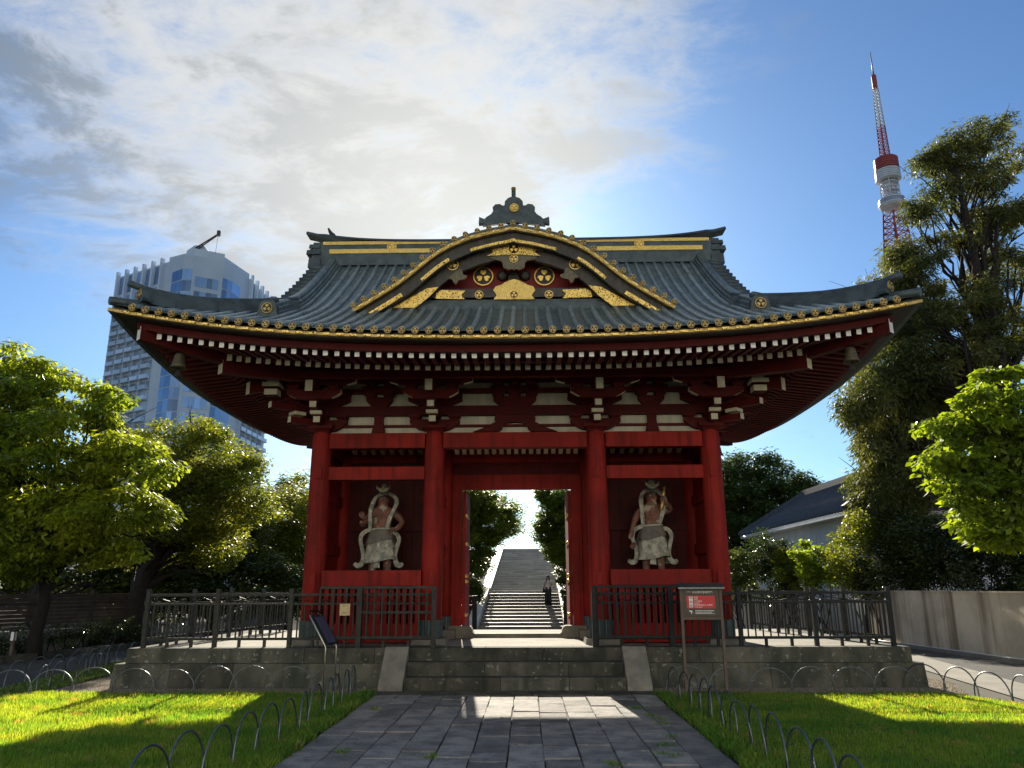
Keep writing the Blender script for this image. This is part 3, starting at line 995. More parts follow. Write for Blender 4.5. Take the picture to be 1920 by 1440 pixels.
# ceiling with pale rafters
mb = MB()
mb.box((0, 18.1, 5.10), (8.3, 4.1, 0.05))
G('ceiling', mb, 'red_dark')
for a, b, n in ((-4.12, -1.71, 9), (-1.71, 1.71, 17), (1.71, 4.12, 9)):
    for k in range(n):
        x = a + 0.32 + (b - a - 0.64) * k / (n - 1)
        mb = MB()
        mb.box((x, 17.55, 4.95), (0.095, 0.75, 0.12), rot=Matrix.Rotation(R(-16), 3, 'X'))
        G('ceiling_rafter', mb, 'cream')

# ---- bracket zone above the columns
mb = MB()
mb.box((0, YF + 0.06, 5.50), (8.5, 0.05, 1.12))
G('plaster_panel', mb, 'plaster')
mb = MB()
mb.box((0, YF + 0.05, 6.28), (8.5, 0.08, 0.42))
G('upper_board', mb, 'red_dark')
for sx in (-1, 1):
    mb = MB()
    mb.box((sx * 4.18, YM, 5.65), (0.05, 3.95, 1.40))
    G('plaster_panel', mb, 'plaster')
    mb = MB()
mb = MB()
mb.box((0, YB - 0.06, 5.60), (8.5, 0.05, 1.3))
G('plaster_panel', mb, 'plaster')
def masu_mesh(w, h):
    mb = MB()
    mb.loft([[(-w * .32, -w * .32, 0), (w * .32, -w * .32, 0), (w * .32, w * .32, 0), (-w * .32, w * .32, 0)],
             [(-w * .36, -w * .36, h * .25), (w * .36, -w * .36, h * .25), (w * .36, w * .36, h * .25), (-w * .36, w * .36, h * .25)],
             [(-w * .5, -w * .5, h * .5), (w * .5, -w * .5, h * .5), (w * .5, w * .5, h * .5), (-w * .5, w * .5, h * .5)],
             [(-w * .5, -w * .5, h), (w * .5, -w * .5, h), (w * .5, w * .5, h), (-w * .5, w * .5, h)]])
    return mb.mesh('bearing_block', 'red_dark')
ME_MASU = masu_mesh(0.25, 0.10)
ME_DAITO = masu_mesh(0.52, 0.17)
def arm_x(xc, y, z0, z1, half, th=0.13, ends='red_dark', sweep=0.30):
    poly = [(xc - half, z1), (xc + half, z1), (xc + half, z1 - 0.075)]
    for k in range(1, 6):
        t_ = k / 5
        poly.append((xc + half - sweep * t_, z1 - 0.075 - (z1 - z0 - 0.075) * math.sin(t_ * math.pi / 2)))
    for k in range(5, 0, -1):
        t_ = k / 5
        poly.append((xc - half + sweep * t_, z1 - 0.075 - (z1 - z0 - 0.075) * math.sin(t_ * math.pi / 2)))
    poly.append((xc - half, z1 - 0.075))
    mb = MB()
    mb.prism(poly, y - th / 2, y + th / 2)
    if ends != 'red_dark':
        n = len(poly)
        for i, f in enumerate(mb.f):
            if len(f) == 4:
                c = np.mean(np.array([mb.v[k] for k in f]), 0)
                if abs(c[0] - xc) > half - sweep * 0.55 and c[2] < z1 - 0.01:
                    mb.m[i] = 1
    return G('bracket_arm', mb, ['red_dark', ends])
def arm_dir(x, y, ang, l0, l1, z0, z1, w=0.14, end='cream', slope=0.0):
    """arm running outwards from (x,y): ang 0 = towards -Y, in degrees towards +X"""
    mb = MB()
    L = l1 - l0
    mb.box((0, -(l0 + l1) / 2, 0), (w, L, z1 - z0), mis=[1, 0, 0, 0, 0, 0])
    rot = Matrix.Rotation(R(ang), 3, 'Z')
    out = []
    for p in mb.v:
        q = Vector(p)
        t_ = (-q.y - l0) / L
        q.z += (z0 + z1) / 2 - slope * (-q.y)
        q2 = rot @ Vector((q.x, q.y, 0))
        out.append((q2.x + x, q2.y + y, q.z))
    mb.v = out
    return G('bracket_arm', mb, ['red_dark', end])
def blk(x, y, z):
    inst('bearing_block', ME_MASU, gate, (x, y, z))
for x in CX:
    inst('bearing_block', ME_DAITO, gate, (x, YF, 4.945))
    arm_x(x, YF - 0.06, 4.985, 5.225, 0.53, sweep=0.33)
    for k in (-0.42, 0, 0.42):
        blk(x + k, YF - 0.06, 5.22)
    arm_x(x, YF - 0.06, 5.525, 5.72, 0.58, sweep=0.38)
    for k in (-0.45, 0, 0.45):
        blk(x + k, YF - 0.06, 5.715)
    arm_dir(x, YF, 0, 0, 0.56, 5.09, 5.215)
    blk(x, YF - 0.47, 5.215)
    arm_dir(x, YF, 0, 0, 0.90, 5.335, 5.46)
    mb = MB()
    mb.box((x, YF - 0.60, 5.285), (0.24, 0.12, 0.07), mis=[1, 0, 1, 1, 1, 0])
    G('bracket_cap', mb, ['red_dark', 'cream'])
    blk(x, YF - 0.82, 5.46)
    arm_x(x, YF - 0.85, 5.50, 5.70, 0.56, ends='cream')
    for k in (-0.42, -0.0, 0.42):
        blk(x + k, YF - 0.85, 5.695)
    arm_dir(x, YF, 0, 0.0, 1.27, 6.00, 6.23, w=0.15, slope=0.33)     # tail rafter
    # longer arm just below the outer purlin
    arm_x(x, YF - 0.85, 5.79, 5.93, 0.86, ends='cream', sweep=0.30)
beam('wall_plate', (-4.4, YF - 0.06, 0), (4.4, YF - 0.06, 0), 5.315, 5.52, 0.14, 'red_dark')
beam('wall_plate', (-4.5, YF - 0.06, 0), (4.5, YF - 0.06, 0), 5.81, 5.90, 0.14, 'red_dark')
beam('wall_plate', (-4.5, YF - 0.06, 0), (4.5, YF - 0.06, 0), 6.07, 6.20, 0.14, 'red_dark')
beam('eave_purlin', (-5.7, YF - 1.25, 0), (5.7, YF - 1.25, 0), 5.835, 5.985, 0.16, 'red_dark')
beam('eave_purlin', (-5.2, YF - 0.85, 0), (5.2, YF - 0.85, 0), 5.93, 6.07, 0.12, 'red_dark')
for sx in (-1, 1):
    beam('eave_purlin', (sx * 5.45, YF - 1.3, 0), (sx * 5.45, YB + 1.3, 0), 5.835, 5.985, 0.16, 'red_dark')
    beam('wall_plate', (sx * 4.19, YF, 0), (sx * 4.19, YB, 0), 5.316, 5.521, 0.14, 'red_dark')
    beam('wall_plate', (sx * 4.19, YF, 0), (sx * 4.19, YB, 0), 5.811, 5.901, 0.14, 'red_dark')
    # corner brackets on the diagonal and to the side
    a = sx * 45
    x = sx * 4.12
    arm_dir(x, YF, a, 0, 0.80, 5.09, 5.215)
    arm_dir(x, YF, a, 0, 1.25, 5.335, 5.46)
    arm_dir(x, YF, a, 0, 1.75, 6.05, 6.30, w=0.16, slope=0.30)
    for yy in (YF, YM, YB):
        arm_dir(x, yy, sx * 90, 0, 0.56, 5.088, 5.214)
        arm_dir(x, yy, sx * 90, 0, 0.90, 5.333, 5.459)
        arm_dir(x, yy, sx * 90, 0, 1.27, 6.00, 6.23, w=0.15, slope=0.33)
        inst('bearing_block', ME_MASU, gate, (x + sx * 0.47, yy, 5.215))
        inst('bearing_block', ME_MASU, gate, (x + sx * 0.82, yy, 5.46))
    inst('bearing_block', ME_MASU, gate, (x + sx * 0.58, YF - 0.58, 5.46), rot=(0, 0, R(45)), scale=(1.2, 1.2, 1))
    mb = MB()
    mb.box((x + sx * 0.44, YF - 0.44, 5.29), (0.26, 0.26, 0.07), rot=Matrix.Rotation(R(45), 3, 'Z'), mis=[1, 1, 1, 1, 1, 0])
    G('bracket_cap', mb, ['red_dark', 'cream'])
    # corner capital stack under the eave corner (carries the corner beam)
    cx_, cy_ = sx * 4.95, YF - 0.83
    for (zz, ww, hh) in ((5.62, 0.26, 0.12), (5.77, 0.34, 0.09), (5.90, 0.20, 0.20)):
        mb = MB()
        mb.box((cx_, cy_ - 0.12, zz), (ww, ww, hh), mis=[1, 0, 1, 1, 0, 0])
        G('bracket_cap', mb, ['red_dark', 'cream'])
# struts in the middle of the bays
for xc in (-2.915, 2.915):
    poly = [(xc - 0.10, 5.315), (xc + 0.10, 5.315), (xc + 0.09, 5.22), (xc + 0.10, 5.10), (xc + 0.145, 4.95), (xc - 0.145, 4.95), (xc - 0.10, 5.10), (xc - 0.09, 5.22)]
    mb = MB()
    mb.prism(poly, YF - 0.10, YF + 0.03)
    G('strut', mb, 'red_dark')
    arm_x(xc, YF - 0.06, 5.525, 5.72, 0.28, sweep=0.15)
    for k in (-0.2, 0.2):
        blk(xc + k, YF - 0.06, 5.715)
        blk(xc + k, YF - 0.06, 5.965)
    mb = MB()
    mb.box((xc, YF - 0.06, 5.93), (0.75, 0.12, 0.06))
    G('bracket_arm', mb, 'red_dark')
# frog-leg strut over the passage
for sx in (-1, 1):
    leg = [(0.0, 5.315), (sx * 0.42, 5.315), (sx * 0.44, 5.22), (sx * 0.40, 5.17), (sx * 0.50, 5.13), (sx * 0.56, 5.08), (sx * 0.52, 5.05), (sx * 0.62, 5.06),
           (sx * 0.72, 5.02), (sx * 0.90, 4.955), (sx * 0.36, 4.955), (sx * 0.28, 5.02), (sx * 0.26, 5.10), (sx * 0.17, 5.15), (0, 5.165)]
    mb = MB()
    mb.prism(leg, YF - 0.10, YF + 0.03)
    G('frog_leg_strut', mb, 'red_dark')
arm_x(0, YF - 0.06, 5.525, 5.72, 0.46, sweep=0.20)
for k in (-0.36, 0, 0.36):
    blk(k, YF - 0.06, 5.715)
    blk(k, YF - 0.06, 5.965)
mb = MB()
mb.box((0, YF - 0.06, 5.93), (1.05, 0.12, 0.06))
G('bracket_arm', mb, 'red_dark')

# ---- eaves: rafters in two tiers
def rafter_mesh(L, w, h, slope, endmat):
    mb = MB()
    mb.box((0, L / 2, 0), (w, L, h), mis=[1, 0, 0, 0, 0, 0])
    mb.v = [(a, b, c + slope * b) for a, b, c in mb.v]
    return mb.mesh('rafter', ['red_dark', endmat])
ME_HIEN = rafter_mesh(1.35, 0.085, 0.125, 0.12, 'white_end')
ME_JI = rafter_mesh(2.75, 0.095, 0.145, 0.27, 'cream')
def rafters(side):
    half = EX if side in (0, 2) else HD
    rot = (0, 0, [0, 90, 180, -90][side] * math.pi / 180)
    n = int(half / 0.1855)
    for k in range(-n, n + 1):
        c = 0.1855 * (k + 0.5)
        for (me, d0, zc, full, nm) in ((ME_HIEN, 0.45, 5.665, 1.35, 'flying_rafter'), (ME_JI, 1.30, 5.70, 2.75, 'base_rafter')):
            a = half - d0
            if abs(c) > a - 0.18:
                continue
            s = c / a
            L = min(full, half - abs(c) - d0 + 0.02)
            xx, yy = ep(side, s, d0)
            j = rng.uniform(-0.012, 0.012)
            inst(nm, me, gate, (xx + (j if side in (0, 2) else 0), yy, zc + lift(s) * fade(d0) * 0.97), rot=rot, scale=(1, L / full, 1))
for side in (0, 1, 3):
    rafters(side)
def strip(name, section, mats, sides=(0, 1, 2, 3), closed=True, n=36, mi=None):
    for sd in sides:
        rings = []
        for i in range(n + 1):
            s = -1 + 2 * i / n
            rg = []
            for d, z in section:
                x, y = ep(sd, s, d)
                rg.append((x, y, z + lift(s) * fade(max(d, 0))))
            rings.append(rg)
        mb = MB()
        mb.loft(rings, closed=closed, caps=closed)
        G(name, mb, mats)
strip('eave_trim', [(-0.03, 5.815), (-0.03, 5.862), (-0.015, 5.87), (0.06, 5.90), (0.06, 5.815)], 'gold_dull', sides=(0,))
strip('eave_trim', [(-0.03, 5.815), (-0.03, 5.862), (-0.015, 5.87), (0.06, 5.90), (0.06, 5.815)], 'copper_dark', sides=(1, 2, 3))
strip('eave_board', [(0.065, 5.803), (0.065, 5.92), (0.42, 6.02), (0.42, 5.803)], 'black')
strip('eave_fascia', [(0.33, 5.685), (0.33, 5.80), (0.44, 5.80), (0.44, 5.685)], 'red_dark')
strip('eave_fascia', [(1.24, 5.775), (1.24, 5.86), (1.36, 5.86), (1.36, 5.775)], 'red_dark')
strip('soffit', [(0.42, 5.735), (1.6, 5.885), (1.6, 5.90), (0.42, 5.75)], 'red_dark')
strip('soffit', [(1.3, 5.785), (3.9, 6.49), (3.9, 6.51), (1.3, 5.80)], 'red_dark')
# corner beams
for sx, sy in ((-1, -1), (1, -1), (-1, 1), (1, 1)):
    for (d0, d1, z0, z1, w, h, nm, em) in ((0.36, 2.0, 5.61, 5.75, 0.17, 0.24, 'flying_corner_beam', 'white_end'), (1.42, 4.2, 5.52, 6.35, 0.19, 0.26, 'corner_beam', 'cream')):
        rings = []
        for i in range(7):
            t_ = i / 6
            d = d0 + (d1 - d0) * t_
            zc = z0 + (z1 - z0) * t_ + lift(1) * fade(d)
            p = Vector((sx * (EX - d), YM + sy * (HD - d), zc))
            nrm = Vector((sx, -sy, 0)).normalized() * (w / 2)
            u = Vector((0, 0, h / 2))
            rings.append([p - nrm - u, p + nrm - u, p + nrm + u, p - nrm + u])
        mb = MB()
        mb.loft(rings)
        mb.m[-2] = 1
        G(nm, mb, ['red_dark', em])

# ---- roof slopes
def slope_front(sgn):
    ds = [0.0, 0.2, 0.5, 0.9, 1.3, 1.85] + list(np.linspace(2.2, 5.75, 12))
    rings = []
    for d in ds:
        w = EX - d if d < 1.85 else 5.05
        rings.append([(w * s, YM + sgn * (HD - d), roof_front(w * s, d)) for s in np.linspace(-1, 1, 41)])
    mb = MB()
    mb.loft(rings, closed=False, smooth=True)
    return G('roof_slope', mb, 'copper')
slope_front(-1)
slope_front(1)
for sx in (-1, 1):
    rings = []
    for d in (0.0, 0.2, 0.5, 0.9, 1.3, 1.7, 2.1, 2.5):
        rings.append([(sx * (EX - d), YM + s * (HD - d), rz(d) + lift(s) * fade(d)) for s in np.linspace(-1, 1, 31)])
    mb = MB()
    mb.loft(rings, closed=False, smooth=True)
    G('roof_slope', mb, 'copper')
    # gable wall under the verge
    pts = [(YM - (HD - d), rz(d) - 0.12) for d in np.linspace(2.3, 5.7, 10)] + [(YM + (HD - d), rz(d) - 0.12) for d in np.linspace(5.7, 2.3, 10)]
    mb = MB()
    mb.prism(pts, sx * 4.50, sx * 4.56, axis='X')
    G('gable_wall', mb, 'red_panel')
    for sy in (-1, 1):
        rings = []
        for d in np.linspace(2.0, 5.75, 12):
            y = YM + sy * (HD - d)
            z = rz(d)
            rings.append([(sx * 4.93, y, z - 0.40), (sx * 5.0, y, z - 0.40), (sx * 5.0, y, z - 0.03), (sx * 4.93, y, z - 0.03)])
        mb = MB()
        mb.loft(rings)
        G('bargeboard', mb, 'lacquer')
# rolls
me_plaque = MB().box((0, 0, 0), (0.12, 0.02, 0.038)).mesh('edge_plaque', 'gold_scroll')
def roll(side, c):
    half = EX if side in (0, 2) else HD
    if side in (0, 2):
        dend = 5.62 if abs(c) < 4.52 else EX - abs(c) - 0.12
        if abs(c) < 2.2:
            dend = 3.35
    else:
        dend = min(2.35, HD - abs(c) - 0.12)
    if dend < 0.1:
        return
    n = 3 if dend < 1 else (6 if dend < 3 else 12)
    pts = []
    for i in range(n + 1):
        d = -0.05 + (dend + 0.05) * i / n
        a = half - max(d, 0) if side in (1, 3) else max(EX - max(d, 0), 5.05)
        z = rz(max(d, 0)) + lift(c / a) * fade(max(d, 0)) + 0.012
        if side == 0:
            pts.append((c, YM - HD + d, z))
        elif side == 1:
            pts.append((EX - d, YM + c, z))
        else:
            pts.append((-(EX - d), YM - c, z))
    mb = MB()
    jit = rng.uniform(0.93, 1.07)
    mb.tube(pts, 0.052 * jit, n=8)
    o = G('roof_roll', mb, 'copper_roll', pts[0])
    p = Vector(pts[0])
    nrm = {0: Vector((0, -1, 0)), 1: Vector((1, 0, 0)), 3: Vector((-1, 0, 0))}[side]
    inst('end_crest', ME_CREST_S, o, tuple(p + nrm * 0.035 - Vector((0, 0, 0.030))), rot=(0, 0, {0: 0, 1: math.pi / 2, 3: -math.pi / 2}[side]))
    return o
for k in range(-29, 30):
    roll(0, 0.2315 * k)
    if k < 29:
        c = 0.2315 * (k + 0.5)
        inst('edge_plaque', me_plaque, gate, (c, YM - HD - 0.042, 5.838 + lift(c / EX)), rot=(0, -math.atan2(lift((c + .1) / EX) - lift((c - .1) / EX), 0.2), 0))
for k in range(-24, 25):
    for sd in (1, 3):
        roll(sd, 0.2315 * k)
# verge rolls along the gable edges
for sx in (-1, 1):
    for sy in (-1, 1):
        d = 2.1
        while d < 5.6:
            y = YM + sy * (HD - d)
            mb = MB()
            mb.tube([(sx * 4.72, y, rz(d) + 0.10), (sx * 5.13, y, rz(d) + 0.05)], 0.075, n=8)
            G('verge_roll', mb, 'copper_dark')
            d += 0.235
def sweep(path, sec, side):
    """path of points, section of (side, up); side = horizontal direction of the section (or function of index)"""
    rings = []
    for i, p in enumerate(path):
        s = Vector(side(i) if callable(side) else side)
        rings.append([Vector(p) + s * a + Vector((0, 0, b)) for a, b in sec])
    mb = MB()
    mb.loft(rings)
    return mb
RSEC = [(-0.17, -0.10), (0.17, -0.10), (0.17, 0.08), (0.14, 0.09), (0.14, 0.17), (0.10, 0.18), (0.09, 0.25), (0.05, 0.29), (-0.05, 0.29), (-0.09, 0.25), (-0.10, 0.18), (-0.14, 0.17), (-0.14, 0.09), (-0.17, 0.08)]
ME_CREST_M = crest(0.105, 0.05, 'gold_dull', 'black')
def oni(x, y, z, k=1.0, rotz=0.0, par=None):
    """ridge-end tile: stepped block with shoulders and side scrolls"""
    poly = [(-0.30, -0.05), (-0.34, 0.02), (-0.30, 0.07), (-0.22, 0.06), (-0.19, 0.13), (-0.17, 0.30), (-0.12, 0.37), (-0.05, 0.40), (0.05, 0.40), (0.12, 0.37), (0.17, 0.30), (0.19, 0.13), (0.22, 0.06), (0.30, 0.07), (0.34, 0.02), (0.30, -0.05)]
    mb = MB()
    mb.prism([(a * k, b * k) for a, b in poly], -0.07, 0.10)
    rm = Matrix.Rotation(rotz, 3, 'Z')
    mb.v = [tuple(rm @ Vector(p) + Vector((x, y, z))) for p in mb.v]
    o = G('ridge_end_tile', mb, 'copper_dark', (x, y, z), par)
    q = rm @ Vector((0, -0.10, 0.22 * k)) + Vector((x, y, z))
    inst('end_crest', ME_CREST_M, o, tuple(q), rot=(0, 0, rotz))
    return o
for sx in (-1, 1):
    for sy in (-1, 1):
        # descending ridge
        path = []
        for d in np.linspace(1.35, 5.7, 18):
            path.append((sx * 4.62, YM + sy * (HD - d), roof_front(4.62, d)))
        r_ = G('descending_ridge', sweep(path, RSEC, (1, 0, 0)), 'copper')
        mb = MB()
        p0 = Vector(path[0])
        p1 = Vector(path[1])
        e = (p0 - p1).normalized()
        mb.tube([p1 + Vector((0, 0, .30)), p0 + Vector((0, 0, .30)) + e * 0.12], 0.085, n=10)
        G('ridge_roll', mb, 'copper_dark', None, r_)
        if sy < 0:
            oni(sx * 4.62, YM + sy * (HD - 1.30), roof_front(4.62, 1.3) - 0.06, 0.95, 0, r_)
            inst('end_crest', crest(0.085, .03, 'gold_dull'), r_, tuple(p0 + Vector((0, -0.11, 0.255))))
        # corner ridge
        path = []
        for d in np.linspace(0.42, 2.45, 12):
            s_ = 1 - 0.0
            path.append((sx * (EX - d), YM + sy * (HD - d), rz(d) + lift(1) * fade(d) + 0.01 + 0.10 * max(0, 1 - (d - 0.42) / 0.9) ** 2))
        sd_ = Vector((sx, -sy, 0)).normalized()
        r_ = G('corner_ridge', sweep(path, [(a * .85, b * .74) for a, b in RSEC], tuple(sd_)), 'copper_dark')
        mb = MB()
        q = [Vector(p) + Vector((0, 0, 0.205)) for p in path]
        o_ = (q[0] - q[1]).normalized()
        out = Vector((sx, sy, 0)).normalized()
        q = [q[0] + out * 0.36 + Vector((0, 0, 0.055)), q[0] + out * 0.18 + Vector((0, 0, 0.03))] + q
        mb.tube(q, [0.062] * 2 + [0.072] * 12, n=10)
        G('ridge_roll', mb, 'copper_dark', None, r_)
        p = Vector(path[0]) + out * 0.08
        ang = math.atan2(sy, sx) + math.pi / 2
        oni(p.x, p.y, p.z - 0.03, 0.62, ang, r_)
        # lowest corner roll
        mb = MB()
        a_ = Vector((sx * (EX - 0.6), YM + sy * (HD - 0.6), rz(.6) + lift(1) * fade(.6) + 0.05))
        b_ = Vector((sx * (EX + 0.02), YM + sy * (HD + 0.02), rz(0) + lift(1) + 0.045))
        mb.tube([a_, (a_ + b_) / 2 - Vector((0, 0, .01)), b_], 0.075, n=10)
        G('corner_roll', mb, 'copper_dark')

# ---- main ridge
mb = MB()
mb.box((0, YM, 9.93), (9.86, 0.50, 0.62))
ridge = G('ridge', mb, 'copper_dark')
for zz, hh in ((10.215, 0.085), (9.99, 0.115)):
    mb = MB()
    mb.box((0, YM - 0.257, zz), (9.75 if zz > 10.1 else 9.4, 0.03, hh))
    G('gilt_band', mb, 'gold_mesh', None, ridge)
ME_CREST_R = crest(0.125, 0.04, 'gold', 'gold_dull')
for sx in (-1, 1):
    inst('crest', ME_CREST_R, ridge, (sx * 3.12, YM - 0.285, 10.105))
path = [(x, YM, 10.23 + 0.30 * (abs(x) / 5.35) ** 5) for x in np.linspace(-5.35, 5.35, 41)]
rings = []
for p in path:
    k = 0.62 if abs(p[0]) > 5.0 else 1.0
    rings.append([(p[0], p[1] + a * k, p[2] + b) for a, b in ((-0.31, 0), (0.31, 0), (0.26, 0.07), (0.12, 0.12), (-0.12, 0.12), (-0.26, 0.07))])
mb = MB()
mb.loft(rings)
G('ridge_cap', mb, 'copper_dark', None, ridge)
for sx in (-1, 1):
    for (dx, w, z0, z1, th) in ((5.02, 0.22, 9.80, 10.26, 0.46), (5.10, 0.34, 9.92, 10.04, 0.54), (5.08, 0.28, 10.10, 10.20, 0.50), (5.06, 0.30, 9.55, 9.82, 0.56)):
        mb = MB()
        mb.box((sx * dx, YM, (z0 + z1) / 2), (w, th, z1 - z0), taper=1.08)
        G('ridge_end_block', mb, 'copper_dark', None, ridge)

# ---- the curved gable on the front slope
YG = 14.55
def KP(u, v):
    p = atY(u, v, YG)
    return abs(p[0]), p[2]
KPX = [0.0, 0.10, 0.22, 0.43, 0.92, 1.36, 1.60, 1.80, 2.00, 2.22, 2.45, 2.66, 2.95, 3.25]
KPZ = [8.99, 8.955, 8.93, 8.895, 8.765, 8.575, 8.425, 8.265, 8.085, 7.89, 7.715, 7.575, 7.385, 7.20]
_t = np.linspace(0, 1, len(KPX))
def kz(x):
    return float(np.interp(abs(x), KPX, KPZ))
def kn(x):
    """unit normal of the profile, pointing up"""
    e = 0.12
    dz = (kz(x + e) - kz(x - e)) / (2 * e) if abs(x) > 0.08 else 0.0
    n = Vector((-dz, 0, 1)).normalized()
    return n
XS = list(np.linspace(-3.25, 3.25, 79))
def off(x, o):
    n = kn(x)
    return x + n.x * o, kz(x) + n.z * o
def kband(name, o0, o1, y0, y1, mats, x0=-3.25, x1=3.25, n=60, parent=None):
    rings = []
    for x in np.linspace(x0, x1, n):
        a = off(x, o0)
        b = off(x, o1)
        rings.append([(a[0], y0, a[1]), (b[0], y0, b[1]), (b[0], y1, b[1]), (a[0], y1, a[1])])
    mb = MB()
    mb.loft(rings)
    return G(name, mb, mats, None, parent)
kroof = kband('gable_roof', 0.02, 0.10, YG + 0.05, 17.7, 'copper')
kband('gable_edge_trim', -0.070, 0.0, YG - 0.03, YG + 0.06, 'gold_dull')
kband('gable_bargeboard', -0.30, -0.055, YG + 0.10, YG + 0.20, 'lacquer')
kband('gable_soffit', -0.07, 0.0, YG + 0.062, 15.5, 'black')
kband('gable_inner_board', -0.52, -0.27, YG + 0.30, YG + 0.42, 'lacquer', -3.0, 3.0)
kband('gilt_strip', -0.285, -0.225, YG + 0.075, YG + 0.11, 'gold_scroll', -0.98, 0.98, 30)
for sx in (-1, 1):
    kband('gilt_strip', -0.285, -0.215, YG + 0.075, YG + 0.11, 'gold_scroll', sx * 1.45, sx * 2.05, 14)
    kband('gilt_strip', -0.285, -0.20, YG + 0.075, YG + 0.11, 'gold_scroll', sx * 2.42, sx * 3.12, 14)
# gable rolls and crests spaced by arc length
arc = [0.0]
fx = np.linspace(0, 3.25, 400)
for i in range(1, 400):
    arc.append(arc[-1] + math.hypot(fx[i] - fx[i - 1], kz(fx[i]) - kz(fx[i - 1])))
tot = arc[-1]
nk = 15
for k in range(-nk, nk + 1):
    xk = float(np.interp(abs(k) * (tot - 0.05) / nk, arc, fx)) * (1 if k >= 0 else -1)
    px, pz = off(xk, 0.095)
    mb = MB()
    mb.tube([(px, YG - 0.01, pz), (px, YG + 0.75, pz)], 0.052, n=8)
    o = G('gable_roll', mb, 'copper_roll', (px, YG, pz), kroof)
    inst('end_crest', ME_CREST_S, o, (off(xk, 0.055)[0], YG - 0.05, off(xk, 0.055)[1]), rot=(0, 0, 0))
    if k < nk:
        xm = float(np.interp((abs(k) + 0.5) * (tot - 0.05) / nk, arc, fx))
        for sx in ((1,) if k > 0 else ((-1, 1) if k == 0 else ())):
            pass
        if k >= 0:
            for sx in (-1, 1):
                qx, qz = off(sx * xm, -0.030)
                n_ = kn(sx * xm)
                inst('edge_plaque', me_plaque, kroof, (qx, YG - 0.042, qz), rot=(0, math.atan2(n_.x, n_.z), 0))
# tympanum
YT = 15.25
pts = [(x, off(x, -0.4)[1]) for x in np.linspace(-2.6, 2.6, 50)]
mb = MB()
mb.prism([(-2.75, 7.2), (2.75, 7.2)] + pts[::-1], YT, YT + 0.08)
tymp = G('tympanum', mb, 'red_panel')
def zrel(u, v, Y=YT):
    p = atY(u, v, Y)
    return (p[0] + 0.015, p[2])
def plate(name, pix, Y, th, mat, par=None, side=None, mirror=False):
    """flat ornament of the given outline (read off the photograph at depth Y)"""
    poly = [zrel(u, v, Y) for u, v in pix]
    outs = []
    for mflag in ((False, True) if mirror else (False,)):
        pl = [(-x, z) for x, z in poly] if mflag else poly
        mb = MB()
        mb.prism(pl, Y - th, Y, 0, 1 if side else None)
        outs.append(G(name, mb, [mat, side] if side else mat, None, par or tymp))
    return outs
# beam across the foot of the gable
p0 = zrel(740, 546, YT - 0.15)
p1 = zrel(740, 562, YT - 0.15)
mb = MB()
mb.box((0, YT - 0.14, (p0[1] + p1[1]) / 2), (5.0, 0.24, p0[1] - p1[1]))
kbeam = G('gable_beam', mb, 'lacquer')
for (va, vb, w, yy) in ((562.5, 568, 5.2, 0.22), (568.4, 577, 5.6, 0.28)):
    za, zb = zrel(960, va, YT - yy)[1], zrel(960, vb, YT - yy)[1]
    mb = MB()
    mb.box((0, YT - yy + 0.12, (za + zb) / 2 - .02), (w, 0.30, za - zb + 0.04))
    G('gable_sill', mb, 'copper_dark')
YP = YT - 0.265
plate('gilt_plate', [(925, 562), (1002, 562), (996, 554), (1003, 545), (999, 538), (988, 535), (980, 530), (970, 526), (963, 524.5), (956, 526), (947, 530), (939, 535), (929, 538), (924, 545), (931, 554)], YP, 0.03, 'gold_mesh', kbeam)
plate('gilt_scroll_plate', [(816, 560), (871, 561), (864, 553), (872, 545.5), (828, 544), (818, 549)], YP, 0.02, 'gold_scroll', kbeam, mirror=True)
ME_C55 = crest(0.090, 0.03, 'gold', 'black')
ME_C17 = crest(0.215, 0.05, 'gold', 'black', seg=24, rim=0.10)
ME_C10 = crest(0.125, 0.04, 'gold', 'black', seg=18)
for u, v, me, yy, par in ((897.5, 552, ME_C55, YP - .01, kbeam), (1028.5, 552, ME_C55, YP - .01, kbeam), (963, 552, ME_C55, YP - .05, kbeam),
                          (905.5, 517.5, ME_C17, YT - 0.05, tymp), (1020, 517.5, ME_C17, YT - 0.05, tymp)):
    p = zrel(u, v, yy)
    inst('crest', me, par, (p[0], yy, p[1]))
# carved boss behind the pendant
for dx, rr in ((-0.24, 0.13), (0.24, 0.13), (0.0, 0.12)):
    mb = MB()
    p = zrel(963, 514, YT - 0.1)
    mb.lathe([(rr, 0), (rr * .8, 0.06), (rr * .4, 0.09)], c=(dx, YT, p[1]), n=10, axis='Y')
    G('carved_boss', mb, 'lacquer', None, tymp)
mb = MB()
mb.box((0, YT - 0.05, zrel(963, 527)[1]), (0.22, 0.10, 0.16))
G('carved_boss', mb, 'lacquer', None, tymp)
